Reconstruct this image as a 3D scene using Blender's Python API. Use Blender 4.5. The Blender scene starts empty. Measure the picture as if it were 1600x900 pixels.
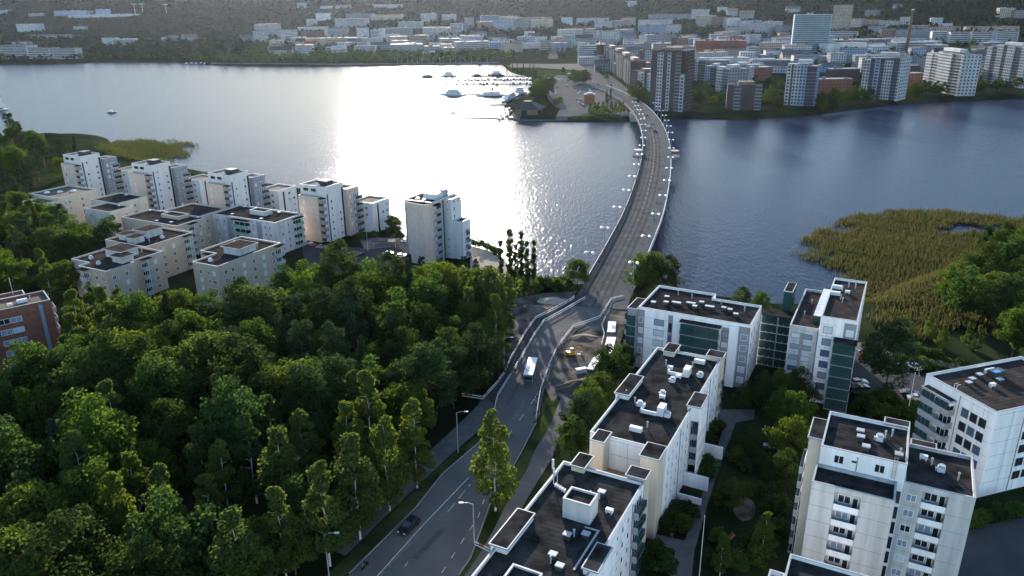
import bpy, bmesh, math, random
import numpy as np
from mathutils import Vector, Matrix
R=math.radians
scene=bpy.context.scene
random.seed(7); rng=np.random.default_rng(11)
# ---------------------------------------------------------------- camera
cam_data=bpy.data.cameras.new('camera'); cam=bpy.data.objects.new('camera',cam_data); scene.collection.objects.link(cam)
cam_data.sensor_width=36; cam_data.lens=27.0; cam_data.clip_start=1; cam_data.clip_end=20000
cam.matrix_world=Matrix.Translation((0,0,97))@Matrix.Rotation(R(90-20.4),4,'X')@Matrix.Rotation(R(-0.7),4,'Z')
scene.camera=cam
# ---------------------------------------------------------------- sky and sun
SUN_EL,SUN_AZ=13.0,-6.0
world=bpy.data.worlds.new('World'); scene.world=world; world.use_nodes=True
wn=world.node_tree; sky=wn.nodes.new('ShaderNodeTexSky'); sky.sky_type='NISHITA'; sky.sun_disc=False
sky.sun_elevation=R(SUN_EL); sky.sun_rotation=R(SUN_AZ); sky.air_density=1.0; sky.dust_density=0.3; sky.ozone_density=2.3
wn.links.new(sky.outputs[0],wn.nodes['Background'].inputs[0]); wn.nodes['Background'].inputs[1].default_value=0.15
sl=bpy.data.lights.new('sun','SUN'); sl.energy=5.0; sl.angle=R(0.5); sl.color=(1,.9,.78)
sun=bpy.data.objects.new('sun',sl); scene.collection.objects.link(sun)
sd=Vector((math.sin(R(SUN_AZ))*math.cos(R(SUN_EL)),math.cos(R(SUN_AZ))*math.cos(R(SUN_EL)),math.sin(R(SUN_EL))))
sun.rotation_euler=sd.to_track_quat('Z','Y').to_euler(); sun.location=(0,0,300)
scene.view_settings.view_transform='Standard'; scene.view_settings.look='None'
scene.view_settings.exposure=1.62; scene.view_settings.gamma=1
scene.cycles.max_bounces=5; scene.cycles.diffuse_bounces=2; scene.cycles.glossy_bounces=2; scene.cycles.transmission_bounces=3
scene.cycles.transparent_max_bounces=4; scene.cycles.volume_bounces=0; scene.cycles.caustics_reflective=False; scene.cycles.caustics_refractive=False
scene.cycles.use_denoising=True; scene.cycles.sample_clamp_indirect=4
# ---------------------------------------------------------------- helpers
COL=scene.collection
def link(o,parent=None):
    COL.objects.link(o)
    if parent is not None: o.parent=parent
    return o
def tag(o,label=None,cat=None,group=None,kind=None):
    for k,v in (('label',label),('category',cat),('group',group),('kind',kind)):
        if v: o[k]=v
    return o
def empty(name,loc,rz=0,label=None,cat=None,group=None):
    o=bpy.data.objects.new(name,None); o.location=loc; o.rotation_euler=(0,0,rz); o.empty_display_size=.5
    link(o); return tag(o,label,cat,group)
class MB:
    "collects shapes; build() links them as one mesh object"
    def __init__(s): s.v=[];s.f=[];s.m=[];s.k=0
    def mat(s,k): s.k=k; return s
    def quad(s,*p):
        n=len(s.v); s.v+=[tuple(q) for q in p]; s.f.append(tuple(range(n,n+len(p)))); s.m.append(s.k); return s
    def box(s,x0,x1,y0,y1,z0,z1,bottom=True):
        n=len(s.v)
        s.v+=[(x0,y0,z0),(x1,y0,z0),(x1,y1,z0),(x0,y1,z0),(x0,y0,z1),(x1,y0,z1),(x1,y1,z1),(x0,y1,z1)]
        F=[(4,5,6,7),(0,1,5,4),(1,2,6,5),(2,3,7,6),(3,0,4,7)]+([(3,2,1,0)] if bottom else [])
        for f in F: s.f.append(tuple(n+i for i in f)); s.m.append(s.k)
        return s
    def prism(s,poly,z0,z1,bottom=False):
        n=len(s.v);c=len(poly)
        s.v+=[(x,y,z0) for x,y in poly]+[(x,y,z1) for x,y in poly]
        s.f.append(tuple(range(n+c,n+2*c))); s.m.append(s.k)
        if bottom: s.f.append(tuple(range(n+c-1,n-1,-1))); s.m.append(s.k)
        for i in range(c):
            j=(i+1)%c; s.f.append((n+i,n+j,n+c+j,n+c+i)); s.m.append(s.k)
        return s
    def tube(s,p,q,r,r2=None,n=6,cap=True):
        p=Vector(p);q=Vector(q);r2=r if r2 is None else r2
        d=(q-p).normalized(); a=d.orthogonal().normalized(); b=d.cross(a)
        k=len(s.v)
        for c,rr in ((p,r),(q,r2)):
            for i in range(n):
                t=2*math.pi*i/n; w=c+(a*math.cos(t)+b*math.sin(t))*rr; s.v.append((w.x,w.y,w.z))
        for i in range(n):
            j=(i+1)%n; s.f.append((k+i,k+j,k+n+j,k+n+i)); s.m.append(s.k)
        if cap:
            s.f.append(tuple(range(k+n,k+2*n))); s.m.append(s.k); s.f.append(tuple(range(k+n-1,k-1,-1))); s.m.append(s.k)
        return s
    def mesh(s,name,mats):
        me=bpy.data.meshes.new(name); me.from_pydata(s.v,[],s.f)
        for m in (mats if isinstance(mats,(list,tuple)) else [mats]): me.materials.append(m)
        if any(s.m): me.polygons.foreach_set('material_index',s.m)
        me.update(); return me
    def build(s,name,mats,parent=None):
        return link(bpy.data.objects.new(name,s.mesh(name,mats)),parent)
def inst(name,mesh,parent,loc=(0,0,0),rz=0,scale=None):
    o=bpy.data.objects.new(name,mesh); o.location=loc
    if rz: o.rotation_euler=(0,0,rz)
    if scale: o.scale=scale
    return link(o,parent)
def copy_tree(o,parent=None):
    c=o.copy(); link(c,parent)
    for ch in o.children: copy_tree(ch,c)
    return c
# ---------------------------------------------------------------- materials
M={}
def mat(name,col,rough=.8,var=.12,scale=.6,spec=.3,metal=0,stretch=None,bump=0,col2=None,detail=4):
    m=bpy.data.materials.new(name); m.use_nodes=True; nt=m.node_tree; b=nt.nodes['Principled BSDF']
    b.inputs['Roughness'].default_value=rough; b.inputs['Specular IOR Level'].default_value=spec; b.inputs['Metallic'].default_value=metal
    b.inputs['Base Color'].default_value=(*col,1)
    if var or col2:
        geo=nt.nodes.new('ShaderNodeNewGeometry'); mp=nt.nodes.new('ShaderNodeMapping')
        nt.links.new(geo.outputs['Position'],mp.inputs[0])
        if stretch: mp.inputs['Scale'].default_value=stretch
        n=nt.nodes.new('ShaderNodeTexNoise'); n.inputs['Scale'].default_value=scale; n.inputs['Detail'].default_value=detail
        nt.links.new(mp.outputs[0],n.inputs['Vector'])
        cr=nt.nodes.new('ShaderNodeValToRGB')
        lo=tuple(max(0,c*(1-var)) for c in col); hi=tuple(min(1,c*(1+var)) for c in (col2 or col))
        cr.color_ramp.elements[0].position=.36; cr.color_ramp.elements[1].position=.66
        cr.color_ramp.elements[0].color=(*lo,1); cr.color_ramp.elements[1].color=(*hi,1)
        nt.links.new(n.outputs['Fac'],cr.inputs[0]); nt.links.new(cr.outputs[0],b.inputs['Base Color'])
        if bump:
            bp=nt.nodes.new('ShaderNodeBump'); bp.inputs['Strength'].default_value=bump; bp.inputs['Distance'].default_value=.3
            nt.links.new(n.outputs['Fac'],bp.inputs['Height']); nt.links.new(bp.outputs[0],b.inputs['Normal'])
    M[name]=m; return m
mat('render_white',(.76,.755,.75),.75,.1,.7,stretch=(1,1,.07),detail=7)
mat('tower_white',(.58,.555,.53),.8,.08,.6,stretch=(1,1,.1),detail=7)
mat('panel_white',(.46,.45,.44),.8,.17,.7,stretch=(1,1,.08),detail=7)
mat('cream',(.55,.48,.38),.8,.07,.4,stretch=(1,1,.3))
mat('beige_brick',(.42,.34,.255),.85,.06,.7,detail=8)
mat('pink_brick',(.54,.41,.34),.85,.05,.7,detail=8)
mat('tan_brick',(.5,.38,.3),.85,.06,.7,detail=8)
mat('red_brick',(.2,.075,.05),.85,.22,1.2,detail=8)
mat('dark_brick',(.085,.05,.042),.85,.2,1.2,detail=8)
mat('orange_brick',(.22,.09,.045),.85,.2,.8)
mat('grey_cladding',(.22,.23,.25),.7,.1,.5)
mat('felt',(.019,.018,.018),.95,.3,.35,spec=0,detail=9,col2=(.032,.031,.03))
mat('brown_felt',(.045,.036,.032),.95,.3,.45,spec=0,detail=8)
mat('gravel_roof',(.1,.08,.066),.95,.25,.6,spec=.1,detail=8)
mat('coping',(.3,.31,.325),.5,.12,.8)
mat('roof_metal',(.33,.36,.4),.45,.12,.3)
mat('white_metal',(.58,.59,.6),.4,.05,.5)
mat('grey_metal',(.3,.31,.33),.45,.1,.5)
mat('dark_metal',(.04,.042,.046),.5,.1,1)
mat('window_frame_white',(.75,.75,.74),.5,0)
mat('window_frame_dark',(.07,.075,.085),.5,0)
mat('blind',(.5,.53,.57),.5,.06,2)
mat('wood_deck',(.3,.21,.14),.8,.2,1.5)
mat('bench_wood',(.3,.12,.045),.7,.2,3)
def glass(name,col,rough=.06,spec=.7):
    m=mat(name,col,rough,0,spec=spec); return m
glass('glass_dark',(.018,.024,.03)); glass('glass_blue',(.07,.11,.17)); glass('glass_green',(.02,.055,.055),.05,.8)
glass('glass_pale',(.22,.27,.33),.1)
mat('asphalt',(.055,.055,.056),.9,.1,.3,spec=0,detail=8)
mat('asphalt_light',(.115,.108,.102),.9,.1,.15,spec=0,detail=8)
mat('path_paving',(.1,.098,.096),.9,.15,.5,detail=8,spec=0)
mat('gravel_path',(.17,.15,.13),.95,.15,.5,detail=8,spec=0)
mat('site_earth',(.06,.05,.042),.95,.3,.2,detail=9,col2=(.12,.105,.09),spec=0)
mat('sand',(.33,.27,.21),.95,.12,.4,detail=6,spec=0)
mat('lane_paint',(.55,.55,.53),.7,.25,1.5)
mat('concrete',(.24,.235,.23),.85,.12,.3,spec=0)
mat('bridge_stone',(.38,.36,.34),.85,.12,.3,spec=0)
mat('lawn',(.02,.034,.01),.95,.35,.12,detail=9,col2=(.045,.055,.02),spec=0)

import numpy as np
NEAR_SHORE= [(-583, 539), (-503, 579), (-427, 602), (-367, 628), (-317, 612), (-292, 575), (-256, 527), (-221, 490), (-184, 469), (-131, 431), (-89, 404), (-58, 363), (-42, 322), (-16, 309), (-6, 302), (4, 279), (14, 270), (25, 263), (38, 266), (49, 274), (60, 261), (69, 251), (87, 242), (118, 242), (132, 255), (153, 269), (177, 287), (202, 303), (234, 321), (336, 354), (494, 385), (1500, -300), (-1500, -300)]
MARSH= [(117, 239), (122, 263), (122, 297), (124, 307), (145, 335), (160, 350), (187, 361), (211, 360), (228, 347), (248, 341), (306, 355), (242, 273), (149, 216), (110, 199), (108, 217)]
LMARSH= [(-283, 531), (-304, 593), (-283, 603), (-244, 583), (-229, 555), (-225, 525), (-220, 490), (-240, 492)]
FAR_SHORE= [(-2052, 1513), (-1291, 1472), (-941, 1478), (-837, 1461), (-778, 1507), (-717, 1505), (-607, 1470), (-515, 1394), (-429, 1353), (-295, 1332), (-166, 1325), (-38, 1333), (-11, 1328), (4, 1176), (28, 1090), (32, 993), (27, 892), (17, 868), (-4, 791), (2, 687), (8, 675), (42, 672), (101, 667), (118, 673), (144, 679), (200, 670), (236, 678), (269, 692), (325, 730), (375, 759), (432, 774), (520, 792), (668, 816), (1138, 872), (9000, 9000), (-9000, 9000)]
POOLH=[(207,329,13,7),(196,325,9,4)]
def seg_dist(x,y,poly):
    # signed distance to a closed polygon, positive inside
    best=np.full(x.shape,1e18);ins=np.zeros(x.shape,bool);n=len(poly)
    for i in range(n):
        ax,ay=poly[i];bx,by=poly[(i+1)%n]
        dx,dy=bx-ax,by-ay
        t=np.clip(((x-ax)*dx+(y-ay)*dy)/(dx*dx+dy*dy+1e-9),0,1)
        best=np.minimum(best,(x-ax-t*dx)**2+(y-ay-t*dy)**2)
        if ay!=by:
            c=((ay>y)!=(by>y))&(x<dx*(y-ay)/(by-ay)+ax)
            ins^=c
    d=np.sqrt(best)
    return np.where(ins,d,-d)
def sstep(t):
    t=np.clip(t,0,1);return t*t*(3-2*t)
def wav(x,y,s,k):
    return (np.sin(x/s+1.3*k)*np.cos(y/s*1.17+.7*k)+.5*np.sin(x/s*2.3+y/s*1.9+k)+.25*np.cos(x/s*4.1-y/s*3.7+2*k))/1.75
def ground_z(x,y):
    # height of the ground above the lake
    sn=seg_dist(x,y,NEAR_SHORE)
    zn=-3+8*sstep((sn+6)/20)
    zn_=zn; m=seg_dist(x,y,MARSH)
    for px_,py_,rx_,ry_ in POOLH: m=np.minimum(m,8*(np.sqrt(((x-px_)/rx_)**2+((y-py_)/ry_)**2)+.45*wav(x,y,3.5,3)-1)*.8-5)
    zn=np.maximum(zn_,-3+2.85*sstep((m+5)/9)+.45*sstep((m-6)/14))
    m=seg_dist(x,y,LMARSH)
    zn=np.maximum(zn,-3+2.85*sstep((m+5)/9)+.45*sstep((m-6)/14))
    sf=seg_dist(x,y,FAR_SHORE)
    zf=-3+6*sstep((sf+12)/20)+14*sstep((sf-60)/700)
    az=x/np.maximum(y,1)
    hs=np.interp(az,[-.75,-.45,-.33,-.13,.04,.23,.38,.46,.6,.75],[2500,2450,2350,2050,1900,1850,1750,1500,1330,1250])
    hh=np.interp(az,[-.75,-.4,-.13,.04,.2,.35,.5,.75],[95,95,80,72,70,75,95,105])
    r=y-hs
    zf=zf+hh*sstep(r/900)*(1+.18*wav(x,y,330,1))+60*sstep((r-1200)/1800)*(1+.5*wav(x,y,700,2))+6*wav(x,y,160,3)*sstep((sf-250)/500)
    return np.where(y<520+.0*x,np.where(sn>-900,zn,-3),np.where(sf>-40,zf,np.maximum(zn,-3)))

# ---------------------------------------------------------------- ground sheet and lake
def axis(parts):
    out=[]
    for a,b,st in parts: out+=list(np.arange(a,b,st))
    return np.array(out+[parts[-1][1]])
def build_ground():
    xs=axis([(-9000,-2500,250),(-2500,-1200,60),(-1200,-420,16),(-420,300,4),(300,1000,14),(1000,2500,60),(2500,9000,250)])
    ys=axis([(-300,30,30),(30,430,4),(430,1560,11),(1560,3200,40),(3200,9000,200)])
    X,Y=np.meshgrid(xs,ys); Z=ground_z(X.ravel(),Y.ravel())
    nx,ny=len(xs),len(ys)
    v=np.stack([X.ravel(),Y.ravel(),Z],1)
    i=np.arange((ny-1)*(nx-1)); r,c=i//(nx-1),i%(nx-1); a=r*nx+c
    f=np.stack([a,a+1,a+nx+1,a+nx],1)
    me=bpy.data.meshes.new('ground'); me.vertices.add(len(v)); me.vertices.foreach_set('co',v.ravel())
    me.loops.add(f.size); me.loops.foreach_set('vertex_index',f.ravel()); me.polygons.add(len(f)); me.polygons.foreach_set('loop_start',np.arange(0,f.size,4)); me.polygons.foreach_set('loop_total',np.full(len(f),4))
    me.update(calc_edges=True); me.polygons.foreach_set('use_smooth',np.ones(len(f),bool))
    m=mat('ground_soil',(.009,.015,.007),.95,.3,.05,detail=9,col2=(.02,.027,.012),spec=0); me.materials.append(m)
    o=bpy.data.objects.new('ground',me); link(o); o['kind']='structure'
build_ground()
WATER_ROUGH,WATER_REFL=.1,.3
def build_water():
    m=bpy.data.materials.new('lake_water'); m.use_nodes=True; nt=m.node_tree; b=nt.nodes['Principled BSDF']
    b.inputs['Base Color'].default_value=(.014,.024,.045,1); b.inputs['Roughness'].default_value=.6; b.inputs['Specular IOR Level'].default_value=0
    gl=nt.nodes.new('ShaderNodeBsdfGlossy'); gl.inputs['Roughness'].default_value=WATER_ROUGH; gl.inputs['Color'].default_value=(.93,.95,1,1)
    fr=nt.nodes.new('ShaderNodeFresnel'); fr.inputs['IOR'].default_value=1.33
    mu=nt.nodes.new('ShaderNodeMath'); mu.operation='MULTIPLY'; mu.inputs[1].default_value=WATER_REFL; nt.links.new(fr.outputs[0],mu.inputs[0])
    mx=nt.nodes.new('ShaderNodeMixShader'); nt.links.new(mu.outputs[0],mx.inputs[0]); nt.links.new(b.outputs[0],mx.inputs[1]); g2=nt.nodes.new('ShaderNodeBsdfGlossy'); g2.inputs['Roughness'].default_value=.3; m2=nt.nodes.new('ShaderNodeMixShader'); m2.inputs[0].default_value=.14; nt.links.new(gl.outputs[0],m2.inputs[1]); nt.links.new(g2.outputs[0],m2.inputs[2]); nt.links.new(m2.outputs[0],mx.inputs[2]); nt.links.new(mx.outputs[0],nt.nodes['Material Output'].inputs['Surface'])
    geo=nt.nodes.new('ShaderNodeNewGeometry')
    prev=None
    for sc,st,dist,strength in ((.7,(1.0,.38,1),.4,.65),(.16,(1,.5,1),.8,.22),(2.4,(1,.55,1),.12,.55)):
        mp=nt.nodes.new('ShaderNodeMapping'); mp.inputs['Scale'].default_value=st; mp.inputs['Rotation'].default_value=(0,0,R(-32))
        nt.links.new(geo.outputs['Position'],mp.inputs[0])
        n=nt.nodes.new('ShaderNodeTexNoise'); n.inputs['Scale'].default_value=sc; n.inputs['Detail'].default_value=3; n.inputs['Roughness'].default_value=.55
        nt.links.new(mp.outputs[0],n.inputs['Vector'])
        bp=nt.nodes.new('ShaderNodeBump'); bp.inputs['Strength'].default_value=strength; bp.inputs['Distance'].default_value=dist
        nt.links.new(n.outputs['Fac'],bp.inputs['Height'])
        if prev: nt.links.new(prev.outputs[0],bp.inputs['Normal'])
        prev=bp
    for t in (b.inputs['Normal'],gl.inputs['Normal'],g2.inputs['Normal'],fr.inputs['Normal']): nt.links.new(prev.outputs[0],t)
    mb=MB(); mb.quad((-9000,150,0),(9000,150,0),(9000,2400,0),(-9000,2400,0))
    o=mb.build('lake',m); o['kind']='structure'
build_water()
# ---------------------------------------------------------------- roads, paths, yards (flat sheets just above the ground)
def sheet(name,pts,z,m,kind='structure'):
    bm=bmesh.new(); vs=[bm.verts.new((p[0],p[1],z)) for p in pts]; bm.faces.new(vs)
    bmesh.ops.triangulate(bm,faces=bm.faces); bmesh.ops.recalc_face_normals(bm,faces=bm.faces)
    if sum(f.normal.z for f in bm.faces)<0: bmesh.ops.reverse_faces(bm,faces=bm.faces)
    me=bpy.data.meshes.new(name); bm.to_mesh(me); bm.free(); me.materials.append(m)
    o=bpy.data.objects.new(name,me); link(o)
    if kind: o['kind']=kind
    return o
GZ=5.0
ROAD=[(-32.4,101.3,5.0),(-28.5,107.0,5.0),(-19.2,125.6,5.0),(-14.9,136.8,5.0),(-6.2,151.2,5.0),(-4.7,158.6,5.0),(-3.8,169.8,5.0),(3.2,194.5,5.0),(9.7,216.7,5.0),(20.3,232.3,5.0),(26.4,247.7,5.0),(43.3,248.4,5.0),(32.5,229.7,5.0),(29.2,219.6,5.0),(19.0,210.5,5.0),(12.7,196.3,5.0),(7.8,172.9,5.0),(6.0,160.1,5.0),(1.7,144.9,5.0),(-4.9,125.7,5.0),(-7.9,110.7,5.0),(-9.8,106.3,5.0),(-12.2,100.9,5.0)]
ROAD=[(p[0],p[1]) for p in ROAD]
sheet('road',ROAD,GZ+.02,M['asphalt_light'])
sheet('footway',[(-8.0,169.2,5.0),(-2.1,182.4,5.0),(1.4,198.8,5.0),(7.2,219.3,5.0),(20.5,236.4,5.0),(23.6,245.3,5.0),(26.0,247.7,5.0),(20.3,232.3,5.0),(9.7,216.7,5.0),(3.2,194.5,5.0),(-3.8,169.8,5.0),(-4.7,158.6,5.0),(-10.8,155.2,5.0)],GZ+.012,M['asphalt'])
sheet('cycle_path',[(-18.4,145.6,5.0),(-13.0,156.4,5.0),(-7.0,169.2,5.0),(-4.1,165.3,5.0),(-5.2,158.9,5.0),(-9.8,150.7,5.0),(-14.3,143.0,5.0),(-23.1,126.1,5.0),(-30.2,111.7,5.0),(-33.5,113.5,5.0),(-26.0,129.0,5.0)],GZ+.016,M['path_paving'])
sheet('pavement',[(10.5,170.1,5.0),(15.8,176.1,5.0),(16.4,169.9,5.0),(11.5,155.5,5.0),(8.1,142.0,5.0),(2.8,128.7,5.0),(-1.1,117.9,5.0),(-4.0,111.6,5.0),(-6.9,104.6,5.0),(-8.6,101.6,5.0),(-10.0,102.4,5.0),(-5.6,115.8,5.0),(-1.8,125.6,5.0),(2.5,137.6,5.0),(5.6,148.8,5.0),(9.0,160.0,5.0)],GZ+.016,M['asphalt_light'])
sheet('building_site',[(8.2,174.2,5.0),(12.7,195.5,5.0),(19.3,209.6,5.0),(26.5,218.2,5.0),(31.1,228.6,5.0),(36.6,234.1,5.0),(37.9,228.4,5.0),(31.0,190.8,5.0),(26.4,179.4,5.0),(16.3,168.6,5.0),(12.9,165.5,5.0),(9.8,164.9,5.0)],GZ+.008,M['site_earth'])
sheet('dirt_lot',[(-3.0,235.4,5.0),(10.8,242.1,5.0),(21.7,243.5,5.0),(20.1,237.0,5.0),(7.0,220.3,5.0),(0.9,200.1,5.0),(-1.1,191.7,5.0),(-3.8,198.1,5.0)],GZ+.008,M['site_earth'])
sheet('car_park_right',[(95.1,193.9,5.0),(97.0,192.2,5.0),(100.7,183.0,5.0),(107.1,177.3,5.0),(106.2,160.7,5.0),(94.9,156.5,5.0),(91.1,161.0,5.0),(84.3,170.2,5.0)],GZ+.016,M['asphalt'])
sheet('shore_path_right',[(97.6,199.9,5.0),(107.1,194.9,5.0),(116.7,186.0,5.0),(129.3,173.1,5.0),(126.1,168.1,5.0),(114.3,181.5,5.0),(104.8,190.0,5.0),(95.5,194.8,5.0)],GZ+.024,M['path_paving'])
sheet('car_park_left',[(-86.8,303.4,5.0),(-72.5,298.4,5.0),(-57.7,295.2,5.0),(-42.8,301.5,5.0),(-38.7,276.6,5.0),(-54.3,255.8,5.0),(-63.5,256.1,5.0),(-76.1,270.5,5.0)],GZ+.016,M['asphalt'])
sheet('shore_drive',[(-64.2,309.8,5.0),(-45.3,309.0,5.0),(-41.3,298.0,5.0),(-58.7,293.5,5.0)],GZ+.024,M['gravel_path'])
sheet('sand_court',[(-16.6,296.9,5.0),(-6.9,288.1,5.0),(-2.3,275.2,5.0),(-1.1,253.9,5.0),(-14.6,254.4,5.0)],GZ+.02,M['sand'])
sheet('garden_path',[(45.4,162.2,5.0),(57.8,161.9,5.0),(56.2,157.4,5.0),(51.6,156.0,5.0),(44.2,140.3,5.0),(37.4,124.9,5.0),(32.0,112.0,5.0),(28.7,101.0,5.0),(24.7,101.0,5.0),(28.6,112.0,5.0),(24.0,115.2,5.0),(25.0,117.0,5.0),(30.8,114.6,5.0),(40.6,135.6,5.0),(49.0,156.1,5.0)],GZ+.02,M['path_paving'])
sheet('garden_court',[(43.3,126.2,5.0),(44.6,127.2,5.0),(45.9,127.4,5.0),(46.6,126.3,5.0),(46.6,124.3,5.0),(45.8,121.9,5.0),(44.4,120.4,5.0),(42.8,120.0,5.0),(42.0,121.2,5.0),(42.0,123.2,5.0),(42.4,124.8,5.0)],GZ+.016,M['site_earth'])
sheet('yard_drive',[(78.5,114.6,5.0),(87.5,118.1,5.0),(101.7,121.6,5.0),(96.8,104.3,5.0),(76.6,95.9,5.0),(64.5,96.1,5.0)],GZ+.016,M['asphalt'])
sheet('lawn',[(-14.2,142.3,5.0),(-9.1,150.2,5.0),(-5.2,156.8,5.0),(-4.0,156.2,5.0),(-14.9,137.2,5.0),(-19.3,126.4,5.0),(-28.8,107.4,5.0),(-32.0,102.0,5.0),(-35.2,102.0,5.0),(-30.1,111.1,5.0),(-22.7,125.5,5.0)],GZ+.012,M['lawn'])
sheet('verge',[(11.2,170.1,5.0),(11.7,168.7,5.0),(8.2,154.8,5.0),(4.9,146.2,5.0),(0.5,131.5,5.0),(-1.8,125.6,5.0),(-4.1,117.9,5.0),(-6.8,110.6,5.0),(-9.1,105.4,5.0),(-9.8,105.9,5.0),(-7.6,110.7,5.0),(-4.5,125.3,5.0),(2.1,144.7,5.0),(6.6,159.5,5.0)],GZ+.026,M['lawn'])

# ---------------------------------------------------------------- the bridge
BC=[(28.0,228.0,5.1),(32.2,243,5.6),(45,283,7.6),(57.8,326,9.3),(70,376,10),(82,431,10.2),(93.5,493,10.1),(101.3,546,9.7),(107.4,598,9.1),(113,667,8.0),(115.6,733,6.8),(115.2,793,5.6),(112,860,4.6),(104,925,4.2)]
def smooth_line(pts,n=8):
    P=[Vector(p) for p in pts]; P=[P[0]*2-P[1]]+P+[P[-1]*2-P[-2]]; out=[]
    for i in range(1,len(P)-2):
        a,b,c,d=P[i-1:i+3]
        for k in range(n):
            t=k/n; out.append(.5*((2*b)+(c-a)*t+(2*a-5*b+4*c-d)*t*t+(3*b-a-3*c+d)*t**3))
    out.append(P[-2]); return out
def frames(line):
    out=[]
    for i,p in enumerate(line):
        d=(line[min(i+1,len(line)-1)]-line[max(i-1,0)]); d.z=0; d.normalize(); out.append((p,Vector((d.y,-d.x,0)),d))
    return out
def sweep(fr,prof,mb=None,closed=True,cap=True):
    "prof: (offset to the right, height) pairs"
    mb=mb or MB(); n=len(prof); k=len(mb.v)
    for p,r,d in fr:
        for o,h in prof: q=p+r*o; mb.v.append((q.x,q.y,q.z+h))
    m=n if closed else n-1
    for i in range(len(fr)-1):
        for j in range(m):
            a=k+i*n+j; b=k+i*n+(j+1)%n; mb.f.append((a,b,b+n,a+n)); mb.m.append(mb.k)
    if closed and cap:
        mb.f.append(tuple(k+j for j in range(n-1,-1,-1))); mb.m.append(mb.k); e=k+(len(fr)-1)*n; mb.f.append(tuple(e+j for j in range(n))); mb.m.append(mb.k)
    return mb
BLINE=smooth_line(BC,8); BF=frames(BLINE)
def bridge_at(s):
    "point and side direction s metres along the bridge"
    acc=0
    for i in range(len(BLINE)-1):
        L=(BLINE[i+1]-BLINE[i]).length
        if acc+L>=s:
            t=(s-acc)/L; return BLINE[i].lerp(BLINE[i+1],t),BF[i][1].lerp(BF[i+1][1],t).normalized(),BF[i][2]
        acc+=L
    return BLINE[-1],BF[-1][1],BF[-1][2]
def track_material():
    m=bpy.data.materials.new('bridge_asphalt'); m.use_nodes=True; nt=m.node_tree; b=nt.nodes['Principled BSDF']; b.inputs['Roughness'].default_value=.85; b.inputs['Specular IOR Level'].default_value=0
    uv=nt.nodes.new('ShaderNodeUVMap'); sx=nt.nodes.new('ShaderNodeSeparateXYZ'); nt.links.new(uv.outputs[0],sx.inputs[0])
    cr=nt.nodes.new('ShaderNodeValToRGB'); el=cr.color_ramp.elements
    stops=[(0,.10),(.06,.075),(.12,.10),(.19,.062),(.24,.1),(.34,.1),(.4,.062),(.46,.105),(.55,.1),(.61,.066),(.68,.105),(.78,.1),(.83,.066),(.89,.1),(1,.11)]
    el[0].position=0; el[0].color=(.1,.1,.1,1); el[1].position=1; el[1].color=(.11,.11,.11,1)
    for p,c in stops[1:-1]: e=el.new(p); e.color=(c,c*.95,c*.9,1)
    nt.links.new(sx.outputs[0],cr.inputs[0])
    n=nt.nodes.new('ShaderNodeTexNoise'); n.inputs['Scale'].default_value=.25; n.inputs['Detail'].default_value=6
    geo=nt.nodes.new('ShaderNodeNewGeometry'); nt.links.new(geo.outputs['Position'],n.inputs['Vector'])
    mr=nt.nodes.new('ShaderNodeMapRange'); mr.inputs[1].default_value=.3; mr.inputs[2].default_value=.7; mr.inputs[3].default_value=.8; mr.inputs[4].default_value=1.2; nt.links.new(n.outputs['Fac'],mr.inputs[0])
    mx=nt.nodes.new('ShaderNodeMix'); mx.data_type='RGBA'; mx.blend_type='MULTIPLY'; mx.inputs[0].default_value=1
    nt.links.new(cr.outputs[0],mx.inputs[6]); nt.links.new(mr.outputs[0],mx.inputs[7]); hs=nt.nodes.new('ShaderNodeHueSaturation'); hs.inputs['Value'].default_value=.98; nt.links.new(mx.outputs[2],hs.inputs['Color']); nt.links.new(hs.outputs[0],b.inputs['Base Color'])
    M['bridge_asphalt']=m
track_material()
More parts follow.
